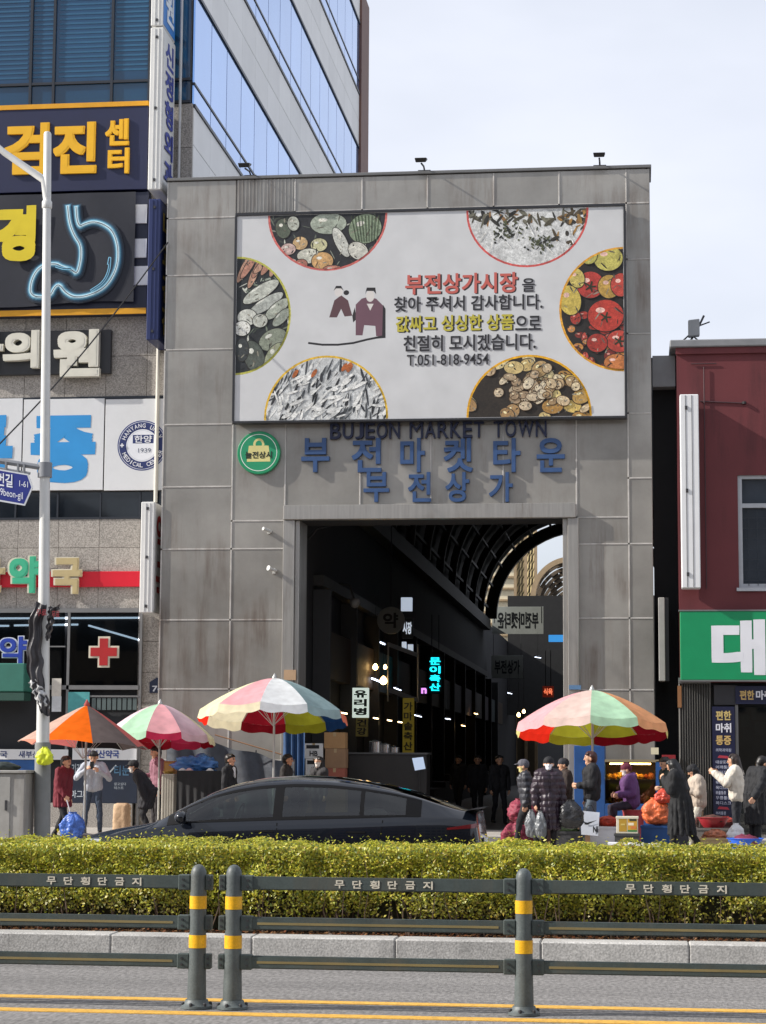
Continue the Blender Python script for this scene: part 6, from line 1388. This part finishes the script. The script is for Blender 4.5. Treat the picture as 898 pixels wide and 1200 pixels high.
    # arms and hands
    for sd, (el, wr) in zip((1, -1), arms):
        sh_ = T(0, sd * sw_, 1.375); E_ = sh_ + Rl @ V((el[0], sd * el[1], el[2])); W_ = sh_ + Rl @ V((wr[0], sd * wr[1], wr[2]))
        C(sh_, .066 + B * .8, E_, .050 + B * .7, COAT); C(E_, .050 + B * .7, W_, .036 + B * .6, COAT)
        d = (W_ - E_).normalized(); side = V((0, sd, 0)); side = (side - d * side.dot(d)).normalized(); pn = d.cross(side)
        K = W_ + d * .085
        for o in (-.018, .018): C(W_ + d * .02 + pn * o * .8, .021, K + pn * o * 1.3, .019, SKIN)
        for i, (o, L) in enumerate(((-.036, .062), (-.012, .074), (.013, .070), (.037, .055))):
            q0 = K + pn * o; q1 = q0 + d * L * .5 - side * .012; q2 = q1 + d * L * .34 - side * .03
            C(q0, .0105, q1, .0098, SKIN); C(q1, .0098, q2, .0085, SKIN)
        t0 = W_ + d * .035 - pn * .03; C(t0, .013, t0 + d * .035 - pn * .03 - side * .012, .011, SKIN); C(t0 + d * .035 - pn * .03 - side * .012, .011, t0 + d * .065 - pn * .032 - side * .03, .009, SKIN)
    # legs and feet
    low = 1e9
    for sd, (kn, an) in zip((1, -1), legs):
        H_ = V((0, sd * .09, hipz)); K_ = H_ + V((kn[0], sd * kn[1], kn[2])); A_ = H_ + V((an[0], sd * an[1], an[2])); low = min(low, A_.z)
        C(H_, .092, K_, .066, TR); C(K_, .066, A_, .050, TR)
        C(A_ + V((-.04, 0, -.035)), .042, A_ + V((.10, 0, -.045)), .038, SH); C(A_ + V((.10, 0, -.045)), .038, A_ + V((.165, 0, -.05)), .030, SH); C(A_, .04, A_ + V((0, 0, -.03)), .042, SH)
    if coatlen:
        kn = [V((k_[0], 0, hipz + k_[2])) for k_, _ in legs]; an = [V((a_[0], 0, hipz + a_[2])) for _, a_ in legs]
        km, am = (kn[0] + kn[1]) / 2, (an[0] + an[1]) / 2; t_ = coatlen * 2.2
        q = V((0, 0, hipz)).lerp(km, min(1, t_))
        if t_ > 1: q = km.lerp(am, min(.9, t_ - 1))
        spread = abs(kn[0].x - kn[1].x) * .5 * min(1, t_)
        for k in range(14):
            a = 2 * PI * k / 14; cx_, cy_ = math.cos(a), math.sin(a)
            C((cx_ * (.075 + B), cy_ * (.125 + B), hipz + .1), .05, (q.x + cx_ * (.085 + B + spread), cy_ * (.145 + B), q.z), .036, COAT)
        C((0, 0, hipz), .11, ((q.x) * .6, 0, hipz + (q.z - hipz) * .6), .10, COAT)
    base = (low - .085) * s
    b = MB()
    for c in caps: vs, fs = capsule(*c[:4]); b.add([(v.x, v.y, v.z - base) for v in vs], fs)
    me = b.mesh('person', [], (0, 0, 0)); o = bpy.data.objects.new('person', me); COL.objects.link(o)
    md = o.modifiers.new('r', 'REMESH'); md.mode = 'VOXEL'; md.voxel_size = .0105 * s; md2 = o.modifiers.new('s', 'SMOOTH'); md2.factor = .5; md2.iterations = 3
    dg = bpy.context.evaluated_depsgraph_get(); me2 = bpy.data.meshes.new_from_object(o.evaluated_get(dg)); o.modifiers.clear(); o.data = me2; bpy.data.meshes.remove(me)
    n = len(me2.vertices); co = np.empty(n * 3); me2.vertices.foreach_get('co', co); co = co.reshape(-1, 3); nv = len(me2.polygons)
    def nearest(P):
        best = np.full(len(P), 1e9); idx = np.zeros(len(P), int); tt = np.zeros(len(P))
        for i, (p0, r0, p1, r1, _) in enumerate(caps):
            a = np.array(p0) - (0, 0, base); d = np.array(p1) - np.array(p0); L2 = max((d * d).sum(), 1e-9); t = np.clip(((P - a) @ d) / L2, 0, 1)
            ds = np.linalg.norm(P - (a + t[:, None] * d), axis=1) - (r0 + (r1 - r0) * t); w = ds < best; best[w] = ds[w]; idx[w] = i; tt[w] = t[w] * math.sqrt(L2)
        return idx, tt
    iv, tv = nearest(co); cm = np.array([c[4] for c in caps]); mv = cm[iv]
    nr = np.empty(n * 3); me2.vertices.foreach_get('normal', nr); nr = nr.reshape(-1, 3)
    cloth = (mv == COAT) | (mv == TR); disp = np.zeros(n)
    for k in np.nonzero(cloth)[0]: p = co[k]; disp[k] = .014 * mnoise.noise((p[0] * 9 + px, p[1] * 9, p[2] * 6)) + .010 * mnoise.noise((p[0] * 22, p[1] * 22 + px, p[2] * 13))
    if puffer:
        w = mv == COAT; disp[w] += .014 * np.abs(np.sin(co[w][:, 2] * PI / .105)) - .008
    else:
        w = mv == COAT; disp[w] += .0015 * np.sin(tv[w] * 45 + co[w][:, 0] * 20)
    ctr = np.empty(nv * 3); me2.polygons.foreach_get('center', ctr); ctr = ctr.reshape(-1, 3); idf, _ = nearest(ctr); mf = cm[idf]
    # face features in head coordinates
    Hi = np.array(Rh.transposed()); hl = ((ctr + (0, 0, base)) / s - np.array(hp)) @ np.array(Rh) - np.array((.012, 0, .085))
    ishead = (mf == SKIN) & (np.linalg.norm(hl, axis=1) < .15)
    for y in (-.034, .034): mf[ishead & (np.linalg.norm((hl - (.088, y, .008)) * (1, .7, 1.4), axis=1) < .013)] = cid('#140d0b', .4)
    for y in (-.034, .034): mf[ishead & (np.abs(hl[:, 2] - .030) < .005) & (np.abs(hl[:, 1] - y) < .02) & (hl[:, 0] > .05)] = HR
    if mask:
        mf[ishead & (hl[:, 2] < -.008) & (hl[:, 2] > -.115) & (hl[:, 0] > .018)] = cid(mask, .8, .03)
    else: mf[ishead & (np.abs(hl[:, 2] + .058) < .006) & (np.abs(hl[:, 1]) < .024) & (hl[:, 0] > .06)] = cid('#8a4a40', .5)
    if not (hat or beanie): mf[ishead & (hl[:, 2] > .062)] = HR
    co += nr * disp[:, None]; me2.vertices.foreach_set('co', co.ravel())
    for m_ in mats_: me2.materials.append(m_)
    me2.polygons.foreach_set('material_index', mf.astype(np.int32)); me2.polygons.foreach_set('use_smooth', [True] * nv); me2.update()
    X = at(px, 940, Y)[0]; o.location = (X, Y, z0); o.rotation_euler = (0, 0, heading)
    tag(o, label, 'person'); o['hx'] = 0; del o['hx']
    hand = []
    for sd, (el, wr) in zip((1, -1), arms):
        W_ = T(0, sd * sw_, 1.375) + Rl @ V((wr[0], sd * wr[1], wr[2])); d = Rl @ V((wr[0] - el[0], sd * (wr[1] - el[1]), wr[2] - el[2])).normalized()
        p = (W_ + d * .10) * s; p.z -= base; hand.append(Matrix.Rotation(heading, 3, 'Z') @ p + V((X, Y, z0)))
    return o, hand
L_, R__, FR = PI, 0.0, -PI / 2
def ph(px, py, Y): return at(px, py, Y)[1] - SW
man, hnd = person('person in a light grey jacket and blue jeans looking down at a phone', 109, 41.2, FR + .15, h=1.66, coat='#a9adb6', trousers='#3a4658', arms=(((.06, .15, -.25), (.25, -.04, -.10)), ((.06, .16, -.24), (.25, -.04, -.08))), nod=.45, hair='#171210', bulk=.004, legs=(((.02, .05, -.43), (0, .07, -.83)), ((.02, .05, -.43), (.0, .08, -.83))))
p = (hnd[0] + hnd[1]) / 2; tag(bx('mobile_phone', p.x - .04, p.y - .012, p.z - .02, p.x + .04, p.y, p.z + .13, mat('phone_black', (.02, .02, .02), .2)), 'black mobile phone held by the person in the grey jacket', 'phone')
_, hnd = person('person in a dark red coat walking behind the lamp pole with a blue bag', 72, 38.0, -.35, h=1.58, coat='#6a1a28', trousers='#18181c', arms=(HANG, ((.06, .04, -.27), (.22, .02, -.45))), legs=(STEPB, STEPF), lean=.12, coatlen=.22, hair='#2a2422', bulk=.01)
p = hnd[1]
q = bagmesh((p.x + .12, p.y - .05, SW + .27), (.20, .14, .26), 2.7).build('blue_bag', mat('bag_blue', (.05, .13, .46), .3, var=.6, vscale=12, bump=.9, bscale=22), None, smooth=True); tag(q, 'shiny blue carrier bag held by the person in the dark red coat', 'bag')
tag(MB().tube([tuple(p), (p.x + .1, p.y - .05, SW + .48)], .012, 5).build('bag_strap', mat('strap_white', (.5, .5, .55), .6)), 'pale strap of the shiny blue carrier bag', 'strap')
person('person in a dark coat and cap bending over the tan sack', 176, 39.8, L_ + .2, h=1.62, coat='#1b1b22', trousers='#1a1a1e', hat='#17171b', brim=True, mask='#d9d6d2', lean=.62, nod=-.2, legs=(((.14, .02, -.40), (-.02, .02, -.78)), ((.16, .02, -.38), (.0, .02, -.76))), arms=(((.10, .04, -.27), (.16, .0, -.50)), ((.12, .03, -.26), (.20, 0, -.48))), coatlen=.3, bulk=.02)
person('person in a black suit with white collar beyond the car windscreen', 268, 40.0, -.25, h=ph(268, 884, 40.0), coat='#191a1f', trousers='#191a1f', shirt='#d8d8dc', hair='#14100f', skin='#c89478')
person('dark-haired person seen from behind the car roof beside the blue drape', 334, 41.2, -.1, h=ph(334, 884, 41.2), coat='#2a2624', hair='#100c0b', skin='#bd8464', lean=.05)
person('long-haired person with a white mask standing before the cartons', 374, 42.0, FR - .5, h=ph(374, 887, 42.0), coat='#2c2a2c', hair='#1a1412', mask='#dcd4cc', longhair=.8, female=True)
person('person in a grey puffer jacket with pale cap and yellowish mask', 618, 36.7, L_ + .1, h=ph(616, 889, 36.7), coat='#2e2f36', trousers='#1c1c20', hat='#55545c', brim=True, mask='#d9c98a', puffer=True, bulk=.035, arms=(HANG, ((-.02, .04, -.28), (.02, .03, -.53))), legs=(STEPF, STEPB), lean=.08)
_, hnd = person('person in a long dark plum puffer coat with a white mask and black hat', 643, 36.0, FR + .25, h=ph(645, 888, 36.0), coat='#2c1e2a', trousers='#17151a', hat='#1a1a1e', mask='#dfe0e6', puffer=True, bulk=.04, hood=True, coatlen=.55, arms=(((.0, .08, -.28), (.04, .12, -.54)), ((.02, .10, -.28), (.05, .10, -.53))), headturn=-.2, female=True)
def hung_bag(p, rr, m_, seed, label, name='carrier_bag', drop=None):
    z = p.z - rr[2] * 1.05
    q = bagmesh((p.x, p.y - .02, z), rr, seed).build(name, m_, None, smooth=True); tag(q, label, 'bag'); return q
m_grey_pl = mat('bag_grey_plastic', (.16, .17, .18), .25, var=.5, vscale=10, bump=.8, bscale=24); m_blk_pl = mat('bag_black', (.022, .022, .024), .25, var=.3, vscale=8, bump=.8, bscale=20)
ha, hb = sorted(hnd, key=lambda v: v.x)
hung_bag(ha + V((-.06, 0, 0)), (.10, .08, .24), m_grey_pl, 1.1, 'grey plastic carrier bag hanging beside the plum coat'); hung_bag(ha + V((.10, -.06, -.02)), (.09, .08, .24), m_grey_pl, 3.3, 'second grey plastic carrier bag in front of the plum coat hem')
hung_bag(hb + V((.10, -.06, .18)), (.20, .12, .25), m_blk_pl, 6.2, 'bulky black bag hanging from the arm of the plum coat')
_, hnd = person('person with reddish hair and black jacket carrying a white logo bag', 694, 37.0, L_ + .15, h=ph(692, 879, 37.0), coat='#17171b', trousers='#5c6670', hair='#3f1c14', arms=(((.04, .06, -.27), (.24, -.02, -.27)), HANG), legs=(STEPF, STEPB), bulk=.035, shoes='#2a2a2e')
ha, hb = sorted(hnd, key=lambda v: v.y)
R = rect(680, 952, 703, 978, 36.6)
lb = empty('logo_bag', ((R[0] + R[2]) / 2, 36.6, R[1]), 'white shopping bag with a black swoosh hanging beside grey jeans', 'bag')
MB().add([(R[0] + .02, 36.56, R[1]), (R[2] - .03, 36.56, R[1] - .02), (R[2], 36.58, R[3]), (R[0], 36.58, R[3] + .03), (R[0] + .02, 36.68, R[1]), (R[2] - .03, 36.68, R[1] - .02), (R[2], 36.64, R[3]), (R[0], 36.64, R[3] + .03)], [(0, 1, 2, 3), (5, 4, 7, 6), (0, 4, 5, 1), (1, 5, 6, 2), (3, 7, 4, 0)]).build('sack', mat('bag_white', (.62, .66, .74), .5, var=.1, vscale=7), lb)
P = Print(); w, h_ = R[2] - R[0], R[3] - R[1]
P.poly([(R[0] + w * u, R[1] + h_ * v) for u, v in ((.18, .62), (.24, .46), (.36, .44), (.88, .66), (.36, .54), (.26, .56))], '#14161c'); P.text('NI', (R[0] + w * .66, R[1] + h_ * .1, R[0] + w * .92, R[1] + h_ * .38), '#14161c', .04); P.build('print', lb, 36.553)
MB().tube([(R[0] + w * .25, 36.6, R[3]), (R[0] + w * .4, 36.6, R[3] + .12), (R[0] + w * .6, 36.6, R[3] + .12), (R[0] + w * .75, 36.6, R[3])], .008, 5).build('handle', m_blk, lb)
person('person in a purple jacket and dark red hat sitting behind the printed carton', 741, 37.6, L_ + .25, h=1.56, coat='#5a3566', trousers='#2a2230', beanie='#5c1a30', mask='#d9cfc8', arms=(BENT, BENT), legs=(SIT, SIT), lean=.15, bulk=.035, hood=True, female=True, z0=SW + .26)
tag(MB().lathe([(.20, 0), (.17, .2), (.19, .62), (.21, .66), (.02, .66)], (at(741, 940, 37.6)[0] + .02, 37.6, SW), 16).build('stool', mat('stool_red', (.4, .05, .06), .4), None, smooth='auto'), 'red plastic stool under the purple jacket', 'stool')
person('person in a long black coat with long black hair and hands at the mouth', 798, 35.4, L_ - .3, h=1.60, coat='#101114', trousers='#101114', longhair=1.0, coatlen=.62, arms=(((.08, .05, -.24), (.20, -.06, -.02)), ((.08, .05, -.25), (.20, -.06, -.06))), lean=.18, nod=.25, female=True, bulk=.05, headturn=-.3, legs=(((.12, .04, -.40), (.10, .06, -.80)), ((-.06, .04, -.42), (-.30, .06, -.76))))
person('person in a beige fleece jacket and pale trousers with black cap and long hair', 819, 36.6, L_ + .25, h=ph(818, 896, 36.6), coat='#b3a596', trousers='#c2bcae', hat='#16161a', hair='#0d0b0b', longhair=1.0, arms=(((.04, .06, -.26), (.22, -.04, -.16)), ((.04, .06, -.26), (.22, -.04, -.20))), lean=.10, nod=.35, bulk=.04, female=True, legs=(STEPF, STAND))
person('person in a white fleece jacket raising one hand before the glass door', 864, 37.6, L_ - .15, h=ph(862, 884, 37.6), coat='#d2cabc', trousers='#24262c', longhair=.9, hair='#2c211c', arms=(((.16, .06, -.20), (.36, .0, -.02)), ((.14, .05, -.22), (.34, -.02, -.04))), lean=.05, female=True, bulk=.04)
_, hnd = person('person in a black coat leaning over the blue basin with a white bag', 884, 35.9, .5, h=1.64, coat='#15161a', trousers='#15161a', hair='#15110f', arms=(HANG, ((-.10, .14, -.24), (-.24, .22, -.46))), lean=.22, nod=.35, coatlen=.42, bulk=.045)
q_ = at(862, 978, 35.6); q = bagmesh((q_[0], 35.6, q_[1]), (.14, .10, .19), 7.7).build('carrier_bag', mat('bag_white_plastic', (.66, .66, .66), .35, var=.12, vscale=9), None, smooth=True); tag(q, 'white plastic carrier bag hanging above the blue basin', 'bag')
person('tall person in a dusty pink top behind the pale pedestal', 184, 42.0, L_ + .6, h=1.76, coat='#8a5f6c', trousers='#2a2628', hair='#15110f', arms=(HANG, BENT), nod=.2)
person('person in a dark green jacket standing behind the long black coat', 785, 38.6, L_ + .5, h=1.60, coat='#23302a', trousers='#1a1c1e', hair='#1c1614', arms=(BENT, HANG), lean=.1, nod=.2)
person('person in a dark brown coat half hidden behind the plum puffer coat', 662, 38.6, L_ + .3, h=1.58, coat='#2c211c', trousers='#17161a', beanie='#24262e', arms=(BENT, HANG), legs=(STEPF, STEPB), bulk=.03)
# further shoppers in the dark of the arcade
for i, (px, Y_, hd) in enumerate(((560, 54, FR), (585, 50, FR + .4), (538, 60, FR - .3))):
    person(['person in black standing in the dark of the arcade beside the cyan neon', 'person in dark clothes walking out of the arcade near the red sacks', 'person in dark clothes deeper in the arcade left of the others'][i], px, Y_, hd, h=1.66, coat='#1c1c20', trousers='#18181c', legs=(STEPF, STEPB))

# ------------------------------------------------------------------ black sedan behind the hedge
def car():
    Yc = 25.0; XF = at(73, 950, 24.2)[0]; L = 4.97
    m_body = mat('car_black', (.005, .007, .012), .22, 0, var=0, coat=1.0, spec=.15); m_gl = clear_glass('car_glass', '#9aaaa4', .075)
    m_tr = mat('car_trim', (.004, .004, .005), .6, var=0, spec=.15); m_chr = mat('car_mirror_glass', (.6, .62, .65), .08, .9, var=0)
    root = empty('parked_car', (XF + L / 2, Yc, 0), 'black sleek sedan with a sloping roofline standing behind the hedge', 'car')
    prof = [(0, .50), (.02, .60), (.10, .67), (.30, .745), (.60, .815), (.90, .865), (1.08, .895), (1.20, .945), (1.45, 1.095), (1.77, 1.265), (2.05, 1.36), (2.35, 1.42), (2.78, 1.45), (3.2, 1.435), (3.6, 1.385), (3.95, 1.315), (4.25, 1.23), (4.5, 1.14), (4.70, 1.075), (4.85, 1.055), (4.91, 1.045), (4.95, .92), (4.97, .60)]
    belt = [(0, .47), (.1, .62), (.6, .75), (1.1, .83), (1.5, .895), (2.5, .935), (3.4, .965), (4.1, .99), (4.6, .985), (4.91, .94), (4.97, .56)]
    def ip(t, x):
        for (a, b), (c, d) in zip(t, t[1:]):
            if x <= c: return b + (d - b) * (x - a) / (c - a)
        return t[-1][1]
    def smooth_ip(t, x):
        return sum(ip(t, min(max(x + o, 0), L)) * w for o, w in ((-.07, .2), (-.035, .2), (0, .2), (.035, .2), (.07, .2))) if .12 < x < 4.78 else ip(t, x)
    def halfw(x):
        e = abs((x - 2.485) / 2.485); return .925 * (1 - .20 * e ** 5 - .05 * e ** 2)
    def sec(x):
        zt, zb, w = smooth_ip(prof, x), smooth_ip(belt, x), halfw(x); g = max(zt - zb, .02); wb = w * .945; k = min(1, g / .38)
        wr = wb - g * (.50 if k > .5 else .5) - .12 * (1 - k); zs = zb - .0
        z_low = .20 if .3 < x < 4.7 else .26
        pts = [(0, z_low), (w * .80, z_low), (w * .93, z_low + .05), (w * .985, z_low + .16), (w, zb * .62), (w * .995, zb * .78), (w * .975, zb - .075), (w * .955, zb - .02), (wb, zb)]
        side = [(wb + (wr - wb) * t + .018 * k * math.sin(PI * t), zb + g * .86 * t) for t in (.08, .25, .5, .75, .92, 1.0)]
        top = [(wr * .93, zb + g * .905), (wr * .80, zb + g * .945), (wr * .5, zb + g * .985), (0, zt)]
        return pts + side + top
    NS = 80; st = [L * i / NS for i in range(NS + 1)]
    arches = ((.93, .365), (3.93, .365))
    b = MB(); vs = []; fs = []
    ring = [sec(x) for x in st]; n = len(ring[0])
    for x, rg in zip(st, ring):
        for y, z in rg: vs.append((XF + x, Yc - y, z))
        for y, z in rg[-2:0:-1]: vs.append((XF + x, Yc + y, z))
    m = 2 * n - 2
    for i in range(NS):
        xm = (st[i] + st[i + 1]) / 2
        for j in range(m):
            jj = j if j < n - 1 else m - 1 - j                     # mirror index of the other side
            if 1.46 < xm < 4.14 and 9 <= jj <= 12: continue        # side windows
            if (1.26 < xm < 2.12 or 3.30 < xm < 4.42) and jj >= 15: continue   # windscreen and rear window
            fs.append((i * m + j, (i + 1) * m + j, (i + 1) * m + (j + 1) % m, i * m + (j + 1) % m))
    fs.append(tuple(range(m))); fs.append(tuple(range(NS * m + m - 1, NS * m - 1, -1)))
    b.add(vs, fs); body = b.build('body', m_body, root, smooth='auto')
    def sidept(x, t, off, sgn):
        zt, zb, w = smooth_ip(prof, x), smooth_ip(belt, x), halfw(x); g = max(zt - zb, .02); wb = w * .945; k = min(1, g / .38); wr = wb - g * .5 - .12 * (1 - k)
        y = wb + (wr - wb) * t + .018 * k * math.sin(PI * t); return (XF + x, Yc - sgn * (y + off), zb + g * .86 * t + off * .4)
    def lowpt(x, z, off, sgn):
        zb, w = smooth_ip(belt, x), halfw(x); t = z / zb
        y = w * (1.0 if t < .7 else 1 - .045 * ((t - .7) / .3) ** 1.6); return (XF + x, Yc - sgn * (y + off), z)
    for sgn in (1, -1):
        for x0, x1 in ((1.28, 1.50), (2.545, 2.655), (3.565, 3.615), (4.10, 4.28)):
            MB().grid(lambda u, v: sidept(x0 + u * (x1 - x0), .02 + v * .93, .004, sgn), 5, 6).build('pillar_trim', m_tr, root, smooth=True)
        for v0, v1 in ((.0, .085), (.87, .95)):
            MB().grid(lambda u, v: sidept(1.34 + u * 2.92, v0 + v * (v1 - v0), .0045, sgn), 50, 2).build('window_trim', m_tr, root, smooth=True)
        for nm, x0, x1 in (('door_glass', 1.44, 2.57), ('door_glass', 2.63, 3.58), ('quarter_glass', 3.60, 4.15)):
            MB().grid(lambda u, v: sidept(x0 + u * (x1 - x0), .05 + v * .84, .002, sgn), 30, 6).build(nm, m_gl, root, smooth=True)
        for x in (1.22, 2.60, 3.80):                           # door gaps
            MB().grid(lambda u, v: lowpt(x + (u - .5) * .012 + (.10 * (v - .6) if x > 3 else 0), .30 + v * (smooth_ip(belt, x) - .33), .0015, sgn), 1, 10).build('door_gap', m_tr, body)
        for x in (2.34, 3.42):
            MB().grid(lambda u, v: lowpt(x + u * .22, .80 + v * .022, .004, sgn), 4, 1).build('door_handle', m_chr if False else m_tr, body)
        MB().grid(lambda u, v: lowpt(1.4 + u * 2.1, .265 + v * .05, .004, sgn), 20, 1).build('sill_trim', m_tr, body)
        # mirror
        cx, cz = XF + 1.50, .965; yy = Yc - sgn * 1.0
        def mir(u, v):
            th, ph_ = u * 2 * PI, v * PI; d = (math.cos(th) * math.sin(ph_), math.sin(th) * math.sin(ph_), math.cos(ph_)); return (cx + .095 * d[0] * (1 if d[0] < 0 else .6), yy + .115 * d[1], cz + .075 * d[2])
        mi = MB().grid(mir, 20, 10).build('wing_mirror', m_body, root, smooth=True); MB().tube([(cx, Yc - sgn * .84, .91), (cx, yy + sgn * .06, .955)], .028, 8).build('mirror_stalk', m_tr, mi)
        MB().grid(lambda u, v: (cx + .060, yy - .085 + u * .17, cz - .048 + v * .096), 1, 1).build('mirror_glass', m_chr, mi)
        # lamps
        MB().grid(lambda u, v: (lambda p: p)(lowpt(4.58 + u * .34, .845 + .02 * u + v * .055 * (.4 + .6 * u), .006, sgn)), 10, 4).build('tail_light', mat('tail_red', (.16, .006, .008), .12, var=0, coat=1), root, smooth=True)
        MB().grid(lambda u, v: lowpt(.06 + u * .42, .60 + u * .07 + v * (.03 + .06 * (1 - u)), .006, sgn), 10, 3).build('headlight', mat('headlamp', (.5, .52, .55), .05, .3, var=0), root, smooth=True)
        for ax, ar in arches:
            MB().prism(ell(XF + ax, .345, .385, .385, 0, 28), Yc - sgn * .60, Yc - sgn * (halfw(ax) + .003)).build('wheel_arch', m_tr, root)
            wh = empty('wheel', (XF + ax, Yc - sgn * .83, .335)); wh.parent = root; wh.location = V((XF + ax, Yc - sgn * .83, .335)) - wl(root)
            tp = [(.235, -.11), (.30, -.118), (.328, -.10), (.335, -.06), (.335, .06), (.328, .10), (.30, .118), (.235, .11)]
            tb = MB(); vs2 = [(XF + ax + r * math.cos(2 * PI * k / 32), Yc - sgn * .83 + y, .335 + r * math.sin(2 * PI * k / 32)) for r, y in tp for k in range(32)]
            tb.add(vs2, [(i * 32 + k, i * 32 + (k + 1) % 32, ((i + 1) % 8) * 32 + (k + 1) % 32, ((i + 1) % 8) * 32 + k) for i in range(8) for k in range(32)]); tb.build('tyre', mat('tyre', (.018, .018, .018), .85), wh, smooth='auto')
            rb = MB()
            for k in range(5):
                a = 2 * PI * k / 5; d = V((math.cos(a), 0, math.sin(a))); nrm = V((-math.sin(a), 0, math.cos(a))); o = V((XF + ax, Yc - sgn * .925, .335))
                rb.add([o + d * .04 + nrm * .035, o + d * .235 + nrm * .055, o + d * .235 - nrm * .055, o + d * .04 - nrm * .035] + [q + V((0, sgn * .05, 0)) for q in (o + d * .04 + nrm * .035, o + d * .235 + nrm * .055, o + d * .235 - nrm * .055, o + d * .04 - nrm * .035)], [(0, 1, 2, 3), (7, 6, 5, 4), (0, 4, 5, 1), (1, 5, 6, 2), (2, 6, 7, 3), (3, 7, 4, 0)])
            rb.prism(ell(XF + ax, .335, .24, .24, 0, 24), Yc - sgn * .86, Yc - sgn * .84); rb.build('rim', mat('alloy', (.25, .25, .26), .3, .8), wh)
    m_cab = mat('cabin_dark', (.012, .012, .013), .7, var=0); m_seat = mat('cabin_seat', (.05, .05, .052), .6, var=.1)
    bx('cabin_floor', XF + 1.4, Yc - .72, .42, XF + 4.2, Yc + .72, .52, m_cab, root); bx('dashboard', XF + 1.30, Yc - .74, .5, XF + 1.62, Yc + .74, .86, m_cab, root, .04); bx('parcel_shelf', XF + 3.75, Yc - .7, .52, XF + 4.4, Yc + .7, .94, m_cab, root, .04)
    for sy in (-.36, .36):
        q = MB().add([(XF + 2.45 + dx, Yc + sy + dy, z) for dx, z in ((0, .55), (.12, .55), (.30, 1.12), (.20, 1.12)) for dy in (-.22, .22)], [(0, 1, 3, 2), (2, 3, 5, 4), (4, 5, 7, 6), (6, 7, 1, 0), (0, 2, 4, 6), (1, 7, 5, 3)]).build('seat_back', m_seat, root, bevel=.03)
        bx('head_rest', XF + 2.68, Yc + sy - .12, 1.13, XF + 2.77, Yc + sy + .12, 1.27, m_seat, q, .03); bx('seat_cushion', XF + 2.0, Yc + sy - .23, .52, XF + 2.46, Yc + sy + .23, .66, m_seat, root, .04)
    bx('rear_bench', XF + 3.52, Yc - .62, .52, XF + 3.72, Yc + .62, 1.05, m_seat, root, .05)
    MB().tube([(XF + 1.90 + .06 * math.sin(t), Yc + .36 + .18 * math.cos(t), .93 + .17 * math.sin(t)) for t in (2 * PI * k / 20 for k in range(21))], .014, 6, cap=False).build('steering_wheel', m_cab, root)
    # windscreen, glass roof, rear window as panes over the shell
    def toppt(x, v, off):
        rg = sec(x); a = rg[-4]; zt = rg[-1][1]; y = a[0] * .97 * (1 - 2 * v); e = abs(1 - 2 * v)
        z = zt - (zt - a[1]) * e ** 2.6; return (XF + x, Yc - y, z + off)
    MB().grid(lambda u, v: toppt(1.22 + u * .92, v, .006), 12, 14).build('windscreen', m_gl, root, smooth=True)
    MB().grid(lambda u, v: toppt(2.22 + u * .98, v, .005), 10, 14).build('glass_roof', mat('roof_glass', (.008, .01, .012), .02, var=0, spec=.6), root, smooth=True)
    MB().grid(lambda u, v: toppt(3.26 + u * 1.2, v, .005), 14, 14).build('rear_window', m_gl, root, smooth=True)
    MB().grid(lambda u, v: (XF + 4.78 + u * .18, Yc - .72 + v * 1.44, 1.058 + .022 * math.sin(u * PI / 2) + .003), 3, 8).build('boot_spoiler', m_tr, root, smooth=True)
    for f_ in (0, 1):
        bx('number_plate', XF + (-.012 if not f_ else L + .0), Yc - .26, .42 if not f_ else .62, XF + (-.002 if not f_ else L + .012), Yc + .26, .53 if not f_ else .73, mat('plate_white', (.7, .7, .7), .5), root)
car()
